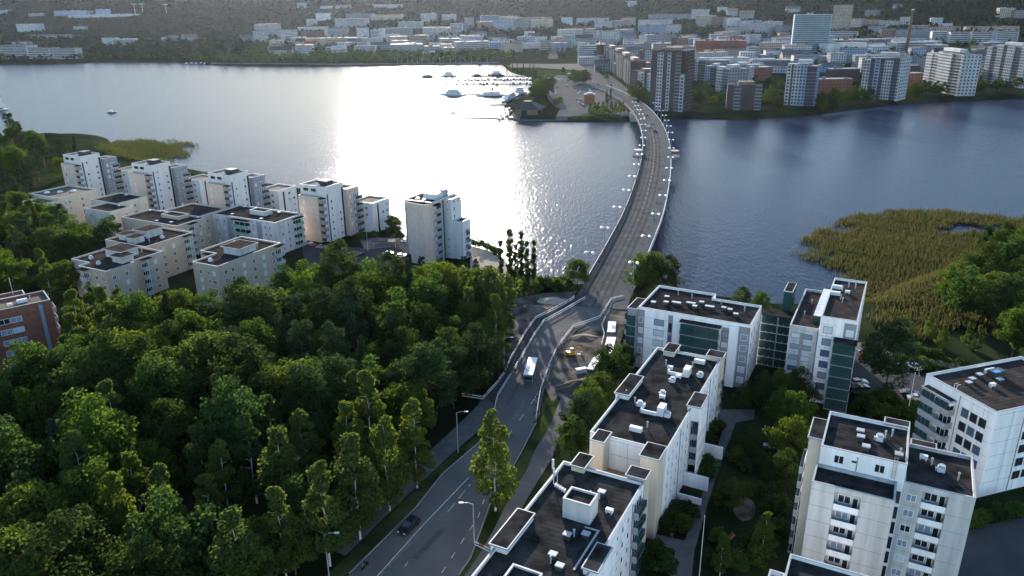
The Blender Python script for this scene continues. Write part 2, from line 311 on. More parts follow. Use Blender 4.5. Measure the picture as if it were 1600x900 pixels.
def build_bridge():
    root=empty('bridge',(82,431,0),0,'long curved concrete road bridge sweeping across the lake','bridge')
    def loc(mb,name,m): 
        o=mb.build(name,m,root); o.location=(-82,-431,0); return o
    loc(sweep(BF,[(-8.6,-.1),(-8.6,-.9),(-5.5,-1.9),(5.5,-1.9),(8.6,-.9),(8.6,-.1)]),'deck',M['concrete'])
    # carriageway with UVs across
    mb=sweep(BF,[(-6.2,.03),(3.8,.03)],closed=False); o=loc(mb,'carriageway',M['bridge_asphalt'])
    uv=o.data.uv_layers.new(name='UVMap')
    for l in o.data.loops: uv.data[l.index].uv=((l.vertex_index%2),l.vertex_index//2*.1)
    loc(sweep(BF,[(-8.6,-.1),(-8.6,.16),(-6.2,.16),(-6.2,-.1)]),'footway',M['asphalt'])
    loc(sweep(BF,[(3.8,-.1),(3.8,.17),(8.6,.17),(8.6,-.1)]),'footway',M['path_paving'])
    mb=MB()
    for i in range(0,460,9):
        p,r,d=bridge_at(i+4); q=p+d*3
        mb.quad(*[(v.x,v.y,v.z+.055) for v in (p-r*1.25,p-r*1.13,q-r*1.13,q-r*1.25)])
    k=loc(mb,'centre_line',M['lane_paint']); k['kind']='stuff'
    F2=[(p,r,d) for p,r,d in BF if p.y>243]
    for side in (-1,1):
        top=sweep(F2,[(side*8.45-.09,1.12),(side*8.45-.09,1.3),(side*8.45+.09,1.3),(side*8.45+.09,1.12)])
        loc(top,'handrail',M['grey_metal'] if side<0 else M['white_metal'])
        mb=MB(); L=0
        for i in range(0,520):
            p,r,d=bridge_at(16+i*1.1)
            if p.y>868: break
            q=p+r*side*8.45; mb.box(q.x-.05,q.x+.05,q.y-.05,q.y+.05,q.z+.16,q.z+1.13,False)
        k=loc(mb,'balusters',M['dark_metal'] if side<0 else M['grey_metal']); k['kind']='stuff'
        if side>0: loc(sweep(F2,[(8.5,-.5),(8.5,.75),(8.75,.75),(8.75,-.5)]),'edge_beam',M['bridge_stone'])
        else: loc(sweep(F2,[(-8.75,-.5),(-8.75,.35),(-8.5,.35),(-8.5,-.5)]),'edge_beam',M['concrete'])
    for s in (42,105,170,235,300,365,428):
        p,r,d=bridge_at(s); mb=MB(); n=14; k=[]
        for z,w,t in ((-2.5,5.6,1.5),(0,5.2,1.3),(p.z-3.2,4.6,1.1),(p.z-1.85,6.2,1.5)):
            ring=[]
            for i in range(n):
                a=2*math.pi*i/n; q=p+r*(w*math.copysign(abs(math.cos(a))**.6,math.cos(a)))+d*(t*math.sin(a)); ring.append((q.x,q.y,z))
            k.append(ring)
        for i in range(3):
            for j in range(n): mb.quad(k[i][j],k[i][(j+1)%n],k[i+1][(j+1)%n],k[i+1][j])
        loc(mb,'pier',M['concrete'])
    # abutment walls at both ends
    for s,w in ((14,9),(452,10)):
        p,r,d=bridge_at(s); mb=MB(); c=[p+r*w-d*5,p+r*w+d*5,p-r*w+d*5,p-r*w-d*5]
        mb.prism([(v.x,v.y) for v in c],-2,p.z-.95,True); loc(mb,'abutment',M['bridge_stone'])
    # two round lookout bays with small canopies
    for side in (-1,1):
        p,r,d=bridge_at(238); c=p+r*side*10.6; mb=MB(); n=16
        ring=[(c.x+math.cos(2*math.pi*i/n)*3.4,c.y+math.sin(2*math.pi*i/n)*4.2) for i in range(n)]
        mb.prism(ring,p.z-1.2,p.z+.12,True); bay=loc(mb,'lookout_bay',M['concrete'])
        mb=MB(); 
        for i in range(n):
            x,y=ring[i]; x2,y2=ring[(i+1)%n]; mb.tube((x,y,p.z+.1),(x,y,p.z+1.15),.05,n=4); mb.tube((x,y,p.z+1.15),(x2,y2,p.z+1.15),.07,n=4)
        k=mb.build('railing',M['dark_metal'],bay)
        mb=MB(); inner=[(c.x+(x-c.x)*.8,c.y+(y-c.y)*.8) for x,y in ring]; mb.prism(inner,p.z+2.9,p.z+3.15,True)
        for i in (1,5,9,13): x,y=inner[i]; mb.tube((x,y,p.z+.1),(x,y,p.z+2.95),.08,n=5)
        mb.build('shelter_roof',M['dark_metal'],bay)
build_bridge()
def lamp_meshes():
    d={}
    d['pole']=MB().tube((0,0,0),(0,0,9.7),.13,.08,8).mesh('pole',M['grey_metal'])
    d['base']=MB().tube((0,0,0),(0,0,.9),.22,.18,8).mesh('base',M['dark_metal'])
    d['arm']=MB().tube((-1.15,0,9.35),(1.15,0,9.35),.055,n=6).tube((0,0,9.7),(-1.1,0,9.4),.03,n=4).tube((0,0,9.7),(1.1,0,9.4),.03,n=4).mesh('arm',M['grey_metal'])
    mb=MB(); n=10
    prof=[(.14,-.36),(.42,-.24),(.55,0),(.4,.2),(.14,.34)]
    for i in range(4):
        for j in range(n):
            a,b=2*math.pi*j/n,2*math.pi*(j+1)/n; r0,z0=prof[i]; r1,z1=prof[i+1]
            mb.quad((r0*math.cos(a),r0*math.sin(a),z0),(r0*math.cos(b),r0*math.sin(b),z0),(r1*math.cos(b),r1*math.sin(b),z1),(r1*math.cos(a),r1*math.sin(a),z1))
    mb.quad(*[(.14*math.cos(2*math.pi*j/n),.14*math.sin(2*math.pi*j/n),.34) for j in range(n)])
    d['head']=mb.mesh('lamp_head',mat('lamp_white',(.85,.85,.85),.4,0))
    return d
LM=lamp_meshes()
def bridge_lamp(p,ang,label,group):
    o=empty('street_lamp',p,ang,label,'street lamp',group)
    inst('pole',LM['pole'],o); inst('base',LM['base'],o); inst('crossarm',LM['arm'],o)
    for x,y in ((-1.3,-.4),(-1.15,.4),(1.15,.4),(1.3,-.4)): inst('lamp_head',LM['head'],o,(x,y,9.35))
    return o
ordn=['first','second','third','fourth','fifth','sixth','seventh','eighth','ninth','tenth','eleventh','twelfth','thirteenth','fourteenth','fifteenth','sixteenth','seventeenth','eighteenth','nineteenth','twentieth']
for side,nm,s0 in ((-1,'darker left rail',24),(1,'pale right rail',18)):
    for i in range(16):
        s=s0+i*27.5
        p,r,d=bridge_at(s); q=p+r*side*8.2
        bridge_lamp((q.x,q.y,q.z+.15),math.atan2(r.y,r.x),'%s street lamp from the near end along the bridge\'s %s'%(ordn[i],nm),'lamps along the bridge')

# ---------------------------------------------------------------- apartment houses: a is metres to the right, b metres away, in the estate's own grid
EST=R(-27.5); CA,SA=math.cos(EST),math.sin(EST)
def est(a,b): return (a*CA-b*SA, a*SA+b*CA)
WMESH={}
def win_mesh(w,h,fr,gl,mull):
    key=(round(w,2),round(h,2),fr,gl,mull)
    if key in WMESH: return WMESH[key]
    t=.09; mb=MB(); d=-.07
    mb.box(-w/2,w/2,d,.0,-h/2,-h/2+t).box(-w/2,w/2,d,0,h/2-t,h/2).box(-w/2,-w/2+t,d,0,-h/2+t,h/2-t).box(w/2-t,w/2,d,0,-h/2+t,h/2-t)
    for k in range(1,mull): x=-w/2+w*k/mull; mb.box(x-t/2,x+t/2,d,0,-h/2+t,h/2-t)
    f=mb.mesh('window',M[fr])
    mb=MB(); mb.box(-w/2+t,w/2-t,-.025,0,-h/2+t,h/2-t); p=mb.mesh('pane',M[gl])
    WMESH[key]=(f,p); return f,p
ROT={'F':0,'R':math.pi/2,'L':-math.pi/2,'K':math.pi}
class House:
    def __init__(s,name,label,a,b,z=GZ,cat='building',frame=None,group=None):
        s.fr=frame or (0,0,EST); x,y=s.world(a,b); s.a,s.b,s.z=a,b,z
        s.root=empty(name,(x,y,z),s.fr[2],label,cat,group)
    def world(s,a,b):
        c,sn=math.cos(s.fr[2]),math.sin(s.fr[2]); return (s.fr[0]+a*c-b*sn,s.fr[1]+a*sn+b*c)
    def part(s,name,mb,m,parent=None,label=None):
        o=mb.build(name,m,parent or s.root)
        if parent is None: o.location=(-s.a,-s.b,-s.z)
        if label: o['label']=label
        return o
    def block(s,a0,a1,b0,b1,z1,wall,roof='felt',z0=None,par=.55,cop='coping',name='wall',cut=None):
        "walls, flat roof sunk behind a parapet, pale coping on top"
        z0=s.z-.3 if z0 is None else z0
        t=.24; mb=MB(); 
        mb.box(a0,a1,b0,b1,z0,z1-par,False)
        for q in ((a0,a1,b0,b0+t),(a0,a1,b1-t,b1),(a0,a0+t,b0+t,b1-t),(a1-t,a1,b0+t,b1-t)): mb.box(*q,z1-par,z1)
        w=s.part(name,mb,M[wall])
        mb=MB(); mb.box(a0+t,a1-t,b0+t,b1-t,z1-par-.05,z1-par+.012,False); s.part('roof',mb,M[roof])
        if b1-b0>5 and a1-a0>4:
            sm=MB(); n=int((b1-b0-.8)/1.0)
            for i in range(1,n): y=b0+t+i*(b1-b0-2*t)/n; sm.box(a0+t,a1-t,y-.03,y+.03,z1-par+.012,z1-par+.03,False)
            s.part('felt_seams',sm,M['seam'])['kind']='stuff'
        mb=MB(); e=.03
        for q in ((a0-e,a1+e,b0-e,b0+t+e),(a0-e,a1+e,b1-t-e,b1+e),(a0-e,a0+t+e,b0+t+e,b1-t-e),(a1-t-e,a1+e,b0+t+e,b1-t-e)): mb.box(*q,z1-.02,z1+.09)
        s.part('coping',mb,M[cop]); return w
    def poly_block(s,poly,z1,wall,roof='felt',par=.55,cop='coping',notches=(),z0=None):
        "one house body on a rectilinear outline (anticlockwise); notches (n0,n1,depth) are loggia recesses in its front"
        z0=s.z-.3 if z0 is None else z0; t=.24; n=len(poly)
        def inset(d):
            out=[]
            for i in range(n):
                p,q,r=Vector(poly[i-1]),Vector(poly[i]),Vector(poly[(i+1)%n]); u=(q-p).normalized(); v=(r-q).normalized(); nu=Vector((-u.y,u.x)); nv=Vector((-v.y,v.x)); k=nu+nv
                out.append(tuple(q+k*(d/max(.2,1+nu.dot(nv)))))
            return out
        body=list(poly)
        if notches:
            y0=min(p[1] for p in poly); out=[]
            for i,p in enumerate(poly):
                out.append(p); q=poly[(i+1)%n]
                if p[1]==y0 and q[1]==y0:
                    for a,b,d in notches:
                        if p[0]<a<b<q[0]: out+=[(a,y0),(a,y0+d),(b,y0+d),(b,y0)]
            body=out
        w=s.part('wall',MB().prism(body,z0,z1-par-.3),M[wall]); inn=inset(t)
        mb=MB().prism(poly,z1-par-.3,z1-par,True)
        for i in range(n):
            j=(i+1)%n; a,b,c,d=poly[i],poly[j],inn[j],inn[i]
            mb.quad((*a,z1-par),(*b,z1-par),(*b,z1),(*a,z1)).quad((*c,z1-par),(*d,z1-par),(*d,z1),(*c,z1))
        s.part('parapet',mb,M[wall]); s.part('roof',MB().prism(inn,z1-par-.02,z1-par+.012),M[roof])
        o2,i2=inset(-.03),inset(t+.03); mb=MB()
        for i in range(n):
            j=(i+1)%n; a,b,c,d=o2[i],o2[j],i2[j],i2[i]; zt,zb=z1+.09,z1-.02
            mb.quad((*a,zt),(*b,zt),(*c,zt),(*d,zt)).quad((*a,zb),(*b,zb),(*b,zt),(*a,zt)).quad((*c,zb),(*d,zb),(*d,zt),(*c,zt))
        s.part('coping',mb,M[cop])
        a0,a1=min(p[0] for p in poly)+.3,max(p[0] for p in poly)-.3; b0,b1=min(p[1] for p in poly)+.3,max(p[1] for p in poly)-.3; sm=MB(); y=b0+1
        while y<b1-.5:
            xs=sorted(poly[i][0] for i in range(n) if (poly[i][1]-y)*(poly[(i+1)%n][1]-y)<0 and poly[i][0]==poly[(i+1)%n][0])
            for k in range(0,len(xs)-1,2): sm.box(xs[k]+t,xs[k+1]-t,y-.03,y+.03,z1-par+.012,z1-par+.03,False)
            y+=1.0
        s.part('felt_seams',sm,M['seam'])['kind']='stuff'; return w
    def slab_roof(s,a0,a1,b0,b1,z1,wall,top='felt',z0=None,cop='coping',ov=.25):
        "small raised roof with an overhanging pale edge"
        z0=s.z-.2 if z0 is None else z0
        s.part('wall',MB().box(a0,a1,b0,b1,z0,z1-.3,False),M[wall])
        r=s.part('bay_roof',MB().box(a0-ov,a1+ov,b0-ov,b1+ov,z1-.3,z1),M[cop])
        k=MB().box(a0-ov+.2,a1+ov-.2,b0-ov+.2,b1+ov-.2,z1-.01,z1+.02,False).build('felt',M[top],r)
    def win(s,face,at,along,z,w,h,fr='window_frame_dark',gl='glass_blue',mull=2):
        f,p=win_mesh(w,h,fr,gl,mull)
        if face in 'FK': x,y=along-s.a,at-s.b
        else: x,y=at-s.a,along-s.b
        o=inst('window',f,s.root,(x,y,z-s.z),ROT[face]); inst('pane',p,o); return o
    def wins(s,face,at,alongs,zs,w,h,fr='window_frame_dark',gls=('glass_blue',),mull=2,skip=0):
        for z in zs:
            for al in alongs:
                if skip and random.random()<skip: continue
                s.win(face,at,al,z,w,h,fr,random.choice(gls),mull)
    def balcony(s,face,at,c,z,w,d,slab='coping',front='glass_green',fh=1.1,back='glass_dark',side='coping',bh=2.2,full=0):
        "one balcony: slab, parapet front, door glazing behind; full: glazed up to the next slab"
        key=('balc',round(w,2),d,slab,front,fh,side,full)
        if key not in WMESH:
            mb=MB().box(-w/2,w/2,-d,0,-.2,0).box(-w/2,-w/2+.1,-d,0,0,fh).box(w/2-.1,w/2,-d,0,0,fh)
            mb2=MB().box(-w/2+.1,w/2-.1,-d,-d+.09,-.05,fh); 
            mb3=None
            if full:
                mb3=MB(); n=max(2,int(w/1.1))
                for i in range(n): x=-w/2+.1+(w-.2)*i/n; mb3.box(x+.04,x+(w-.2)/n-.04,-d+.05,-d+.08,fh+.05,full)
            WMESH[key]=(mb.mesh('balcony',M[slab]),mb2.mesh('front_panel',M[front]),mb3.mesh('glazing',M['glass_green']) if mb3 else None)
        m1,m2,m3=WMESH[key]
        x,y=(c-s.a,at-s.b) if face in 'FK' else (at-s.a,c-s.b)
        o=inst('balcony',m1,s.root,(x,y,z-s.z),ROT[face]); inst('front_panel',m2,o)
        if m3: inst('glazing',m3,o)
        if back:
            f,p=win_mesh(w-.5,bh,'window_frame_white',back,3); k=inst('door_window',f,o,(0,-.02,bh/2+.05)); k2=inst('pane',p,o,(0,-.02,bh/2+.05))
        return o
    def vent(s,a,b,z,kind=0,rz=0):
        "roof fittings: 0 box hood, 1 pipe, 2 white cowl, 3 long duct"
        key=('vent',kind)
        if key not in WMESH:
            mb=MB()
            if kind==0: mb.box(-.5,.5,-.4,.4,0,.75).mat(1).box(-.62,.62,-.5,.5,.75,.95); m=[M['dark_metal'],M['grey_metal']]
            elif kind==1: mb.tube((0,0,0),(0,0,1.25),.13,n=8).tube((0,0,1.25),(0,0,1.45),.22,.12,8); m=[M['grey_metal']]
            elif kind==2: mb.box(-.55,.55,-.5,.5,0,.8).mat(1).tube((0,0,.8),(0,0,1.15),.42,.5,10).box(-.85,-.55,-.25,.25,0,.55); m=[M['white_metal'],M['grey_metal']]
            elif kind==3: mb.box(-1.2,1.2,-.45,.45,0,.9); m=[M['white_metal']]
            elif kind==4: mb.box(-.6,.6,-.35,.35,.35,.9).box(-.5,-.4,-.3,.3,0,.35).box(.4,.5,-.3,.3,0,.35); m=[M['white_metal']]
            elif kind==5: mb.box(-1.1,1.1,-.4,.4,0,.7).mat(1).box(-1.2,1.2,-.5,.5,.7,.85); m=[M['dark_metal'],M['grey_metal']]
            WMESH[key]=mb.mesh('roof_vent',m)
        return inst('roof_vent',WMESH[key],s.root,(a-s.a,b-s.b,z-s.z),rz)
FL=2.9
mat('joint',(.16,.16,.165),.9,.1,1); mat('downpipe',(.2,.21,.22),.5,0)
def skin(h,face,at,lo,hi,z0,z1,step=5.0,fl=2.9,pipes=()):
    "panel joints and downpipes on one facade"
    mb=MB(); o=.012
    def bx(p,q,za,zb):
        if face=='F': mb.box(p,q,at-o,at+.01,za,zb)
        elif face=='R': mb.box(at-.01,at+o,p,q,za,zb)
        else: mb.box(at-o,at+.01,p,q,za,zb)
    z=z0+fl
    while z<z1: bx(lo,hi,z-.025,z+.025); z+=fl
    x=lo+step
    while x<hi-1: bx(x-.025,x+.025,z0,z1); x+=step
    h.part('panel_joints',mb,M['joint'])['kind']='stuff'
    for p in pipes:
        c={'F':(p,at-.1),'R':(at+.1,p),'L':(at-.1,p)}[face]; h.part('downpipe',MB().tube((c[0],c[1],z0),(c[0],c[1],z1),.07,n=6),M['downpipe'])
mat('seam',(.034,.033,.033),.9,.2,1,spec=0)
# --- long white house at the bottom of the picture
h=House('apartment_house','long white five-storey house with black roof and square white penthouse, beside the road',-46,62)
h.block(-46,-31.3,58,107.3,21,'render_white')
RZ=20.46
h.slab_roof(-46.6,-43.9,81.6,90.7,21.7,'render_white'); h.slab_roof(-32.3,-30.2,82.9,88.6,21.7,'render_white'); h.slab_roof(-44,-41.6,106,110,21.7,'cream'); h.slab_roof(-34.4,-31.2,107.4,110.2,21.7,'cream')
pb=h.block(-40.1,-35.5,93.4,96.9,24,'panel_white',z0=20.4,par=.3,name='penthouse'); h.block(-41,-36.4,70,78.1,22.6,'panel_white',z0=20.4,par=.3,name='penthouse')
for a,b,k in ((-36.6,101.5,0),(-36.6,100.4,1),(-33.8,97.6,4),(-37.4,89,0),(-34.9,90.4,0),(-36.6,89.8,1),(-37.5,84,0),(-37.3,82.8,1),(-35.6,82.2,0),(-38,100,1)): h.vent(a,b,RZ,k)
pm=h.part('pipe_run',MB().box(-33.9,-33.6,83,92.5,20.47,20.6).box(-36,-33.6,92.5,92.8,20.47,20.6),M['grey_metal'])
am=MB().tube((-45,100.8,20.5),(-45,100.8,25.2),.07,n=6).tube((-44.5,101.2,20.5),(-44.5,101.2,23.6),.05,n=6).box(-45.25,-44.95,100.6,100.9,23.6,25.4).box(-45.2,-44.9,100.9,101.1,21.9,23.5)
for i in range(5): am.box(-44.6+i*.5,-44.3+i*.5,100.2-i*.2,100.7-i*.2,20.5,21.0)
h.part('antenna_mast',am,M['white_metal'])
zs=[7+FL*i for i in range(5)]
h.wins('R',-31.3,[99.6,97.0,80.2,77.8,76,73,70],zs,.9,1.25,'window_frame_white',('glass_blue','glass_dark','glass_pale'),1)
h.wins('R',-31.3,[94.6,91.4],zs,.6,.9,'window_frame_white',('glass_dark','glass_blue'),1)
for z in zs: h.balcony('R',-31.3,104.2,z-1.2,4.4,1.0,front='glass_green',back='glass_dark')
h.part('stair_glazing',MB().box(-31.31,-31.2,79.2,81.2,6,19),M['glass_blue'])
skin(h,'R',-31.3,60,107,5.2,20.4,4.6,pipes=(101.6,90.2,74.5))
# --- second white house behind it
h2=House('apartment_house','white five-storey house with black roof full of white vents, middle of the white row',-45.3,118)
h2.block(-45.3,-30.6,118,160,21.3,'render_white'); RZ=20.76
h2.slab_roof(-46,-43.2,133.7,142.8,22,'render_white'); h2.slab_roof(-31.4,-28.9,135,140.8,22,'render_white',z0=18.6); h2.slab_roof(-43.1,-40.6,157.4,162,22,'cream'); h2.slab_roof(-33.6,-30.2,159.4,162.5,22,'cream')
h2.slab_roof(-43.7,-41.4,114.8,118.5,22,'cream'); h2.slab_roof(-34.1,-30.8,113.7,118.2,22,'cream')
h2.part('terrace',MB().box(-43.9,-33.9,107.4,117.9,5,14.6),M['cream']); h2.part('terrace_deck',MB().box(-43.7,-34.2,107.6,117.8,14.6,14.68),M['wood_deck'])
pm=MB()
for i in range(24): pm.box(-43.6+i*.39,-43.25+i*.39,110.3,117.7,14.68,14.72)
k=h2.part('deck_boards',pm,M['wood_deck']); k['kind']='stuff'
for a,b,k in ((-34.6,157,3),(-35.4,154,1),(-32.8,150.5,2),(-41,152.5,1),(-39.6,151,4),(-36.8,147.6,4),(-37.5,145.6,2),(-37.6,138.8,2),(-37.2,137.3,4),(-41.6,133,1),(-40.4,132.6,2),(-34.2,130.8,2),(-38,123,3),(-36.4,125,1),(-44.2,135.2,1)): h2.vent(a,b,RZ,k)
for b0 in (148.6,130): 
    mm=MB().box(-39.6,-36.2,b0,b0+.3,20.7,21.5).box(-39.6,-39.3,b0,b0+3,20.7,21.5).box(-36.2,-34.9,b0+.2,b0+2.6,20.7,22.6); h2.part('roof_hatch',mm,M['white_metal'])
h2.wins('R',-30.6,[156.6,153.4,147.6,144],zs,.9,1.25,'window_frame_white',('glass_blue','glass_dark','glass_pale'),1)
h2.wins('R',-30.6,[132.6,129.4,125.4,122.6,119.8],zs,.8,1.2,'window_frame_white',('glass_blue','glass_dark'),1)
for i,z in enumerate(zs[:4]): 
    h2.balcony('R',-30.6,137.9,z-1.2,5.6,1.9,front='coping',side='coping',back='glass_dark'); h2.balcony('R',-30.6,160.6,z-1.2,2.4,.8,front='glass_green')
h2.part('stair_wall',MB().box(-28.9,-28.7,134.6,141,5,19),M['render_white'])
for (b0,hh) in ((145.2,3.0),(132.6,3.1),(127.5,1.4)): h2.part('garden_wall',MB().box(-30.55,-25.6,b0,b0+.25,5,5+hh),M['render_white'])
skin(h2,'R',-30.6,118.4,159.6,5.2,20.7,4.6,pipes=(150.4,142.4,127.4)); skin(h2,'F',118,-41.3,-34.2,14.8,20.7,3.5)
# --- white and grey house with the green glass balconies
h=House('apartment_house','white and grey five-storey house with wide green-glass balconies, nearest the bridge end',-56.6,180)
h.poly_block([(-56.6,180),(-28,180),(-28,194.5),(-40.7,194.5),(-40.7,198),(-56.6,198)],22.2,'render_white'); RZ=21.66
h.slab_roof(-59,-56.6,178.6,186.3,22.2,'grey_cladding',ov=.15)
zs=[7.2+FL*i for i in range(5)]
h.part('cladding',MB().box(-56.55,-54.8,179.9,180.02,5,21.6),M['grey_cladding'])
for q in ((-48.5,-47.3,21.4),(-34.9,-32.9,20.6),(-30.6,-28,21.6)): h.part('cladding',MB().box(q[0],q[1],179.9,180.02,5,q[2]),M['grey_cladding'])
h.part('pilaster',MB().box(-32.9,-30.7,179.2,180.05,5,21.6),M['render_white'])
h.wins('F',179.9,[-55.7],zs,1.2,1.6,'window_frame_white',('blind','glass_pale'),1); h.wins('F',180,[-50.9],zs,2.7,1.75,gls=('glass_pale','blind'),mull=1)
h.wins('F',179.9,[-47.9],[8.6,14.4,18],.9,2.6,gls=('glass_dark','glass_blue'),mull=1); h.wins('F',179.9,[-33.9],zs,1.7,1.7,gls=('blind','glass_pale'),mull=1); h.wins('F',179.9,[-29.3],zs,1.7,1.65,'window_frame_white',('blind','glass_pale'),1)
h.wins('R',-28,[182.5,186.2,190.2],zs,1.6,1.7,'window_frame_white',('glass_dark','glass_blue'),2)
for z in zs:
    h.balcony('F',180,-40.1,z-1.3,9.9,1.7,front='glass_green',full=2.75,back='glass_dark'); h.balcony('L',-59.2,182.4,z-1.3,7.4,.6,front='glass_green',full=2.75,back=None); h.balcony('F',178.4,-57.8,z-1.3,2.6,.4,front='glass_green',full=2.75,back=None)
h.part('balcony_roof',MB().box(-45.2,-34.9,178.2,180,20.7,20.95),M['felt'])
for a,b,k in ((-54,184.5,0),(-52,190,0),(-51,186,0),(-48.5,187,5),(-45,188.3,5),(-43.5,186.4,0),(-42.6,190,0),(-40,188,5),(-36.5,188.6,0),(-34.8,188,0),(-32.8,185.6,0),(-31.5,190,1),(-46,193,1),(-50,194,1),(-38,192.4,1)): h.vent(a,b,RZ,k)
skin(h,'F',180,-54.7,-48.6,5.2,21.6,3.1); skin(h,'R',-28,180.5,194,5.2,21.6,3.4,pipes=(194,))
# --- glazed stair link
g=House('glass_link','green glass stair link between the two grey and white houses',-28.9,195.2)
g.part('core',MB().box(-28,-19.3,196.4,199.4,5,19.6),M['glass_green']); g.part('roof',MB().box(-28.4,-19.2,195,199.6,19.6,19.9),M['felt'])
mm=MB()
for a in (-28,-23.7,-19.5): mm.box(a-.12,a+.12,195.1,195.4,5,19.6)
g.part('mullion',mm,M['grey_metal'])
for i in range(6):
    z=5.3+i*2.38
    g.part('floor_slab',MB().box(-27.9,-19.5,195.5,196.4,z-.2,z),M['lamp_white'])
    for a in (-27.8,-26.4,-25,-23.5,-22.1,-20.7): g.part('glass_panel',MB().box(a+.03,a+1.3,195.2,195.28,z+.08,z+1.15),M['glass_green']); 
# --- tall house by the marsh
h=House('apartment_house','tall grey and white house with stacked dark glass balconies beside the marsh',-19.2,180.4)
h.block(-19.2,-12.5,181.5,209,23.5,'panel_white','brown_felt'); h.block(-12.49,-4.6,180.4,210,27.4,'render_white','brown_felt')
zs=[6.6+FL*i for i in range(6)]
for a in (-17.6,-14.9): h.wins('F',181.5,[a],zs,2.1,1.35,gls=('glass_pale','blind','glass_blue'),mull=1)
h.part('spandrel',MB().box(-16.6,-15.9,181.42,181.52,5,22),M['grey_cladding'])
h.wins('F',180.4,[-10.6],zs+[24.2],2.0,1.75,gls=('blind','glass_pale','glass_blue'),mull=1)
h.part('cladding',MB().box(-7.2,-4.62,180.3,180.42,22,26.6),M['grey_cladding']); h.win('F',180.3,-5.9,24.2,1.6,1.6,'window_frame_white','blind',1)
for z in zs: h.balcony('F',180.4,-6.5,z-1.3,5.0,2.7,front='glass_green',full=2.75,back='glass_dark'); 
for z in zs: h.balcony('R',-4.6,178.9,z-1.3,2.2,.2,front='glass_green',full=2.75,back=None)
h.part('balcony_roof',MB().box(-9,-3.9,177.5,180.4,22.5,22.8),M['felt'])
h.wins('R',-4.6,[184,189,194,199,204],zs,1.5,1.5,'window_frame_white',('glass_dark','glass_blue'))
h.slab_roof(-23.6,-21.5,199.8,207,25.4,'glass_green',ov=.1,z0=19)
sk=MB()
for i in range(10): sk.box(-14.6,-12.8,186.5+i*2.05,188.4+i*2.05,24.9,25.0)
h.part('skylight_frame',MB().box(-14.7,-12.7,186.4,207,22.9,24.9),M['glass_green']); h.part('skylight_panes',sk,M['roof_metal'])['kind']='stuff'
for a,b,k,z in ((-8.5,200,4,26.87),(-9.6,195,1,26.87),(-9.8,201,1,26.87),(-8.6,205,1,26.87),(-7,205,1,26.87),(-11.2,198,3,26.87),(-11.2,203,3,26.87),(-9,193,1,26.87),(-17,190,1,22.97),(-16.4,199,1,22.97)): h.vent(a,b,z,k)
skin(h,'F',181.5,-19.1,-12.6,5.2,23,3.3,pipes=(-12.8,)); skin(h,'F',180.4,-12.4,-9.1,5.2,26.8,1.6); skin(h,'R',-4.6,180.6,209.8,5.2,26.8,4.2)
# --- white house at the right edge, turned 45 degrees to the others
fr=(0,0,EST+R(45)); s0,t0=124.3,-110.0   # local a runs along the right-hand side, b back-left
h=House('apartment_house','white house cut by the right edge, with glazed corner balconies and brown roof',124.3,93.2,frame=(0,0,EST+R(45)))
h.block(124.3,150,93.2,110,24,'render_white','brown_felt'); RZ=23.46
h.slab_roof(122.8,124.3,101.9,109,22,'render_white',ov=.15,z0=20.9)
zs=[20.2,17.2,14.2,11.2,8.2]
for z in zs:
    h.balcony('L',124.3,107.2,z-1.3,3.5,1.7,front='coping',full=2.7,back=None); h.balcony('L',124.3,103.6,z-1.3,3.5,1.9,front='coping',full=2.7 if z>19 else 0,back='glass_dark')
    for b in (99.6,97.6,95.6): h.win('L',124.3,b,z+.2,1.6,1.9,'window_frame_dark','glass_dark' if random.random()<.5 else 'glass_blue',1)
    for a in (133.2,135.6,138): h.win('F',93.2,a,z+.2,1.9,1.8,'window_frame_dark','glass_dark',2)
for a,b,k in ((131,105,0),(134,106,0),(136,103,0),(133,102,4),(138,107,3),(129,104,0)): h.vent(a,b,RZ,k)
h.part('roof_box',MB().box(136.2,139.2,104.5,106.3,23.4,24.9),M['dark_metal']); h.part('tarpaulin',MB().box(136.1,137.6,104.3,105.1,24.9,25.1),mat('blue_tarp',(.05,.25,.6),.5,.1,1))
h.part('roof_ladder',MB().tube((124.2,103,23.6),(124.2,103,25.2),.05).tube((124.2,102.4,23.6),(124.2,102.4,25.2),.05).tube((124.2,103,25.2),(125,103,25.2),.05).tube((124.2,102.4,25.2),(125,102.4,25.2),.05),M['white_metal'])
skin(h,'L',124.3,93.4,101,5.2,23.4,2.4,3.0,pipes=(101.2,)); skin(h,'F',93.2,124.5,149,5.2,23.4,4.2,3.0,pipes=(131.6,140))
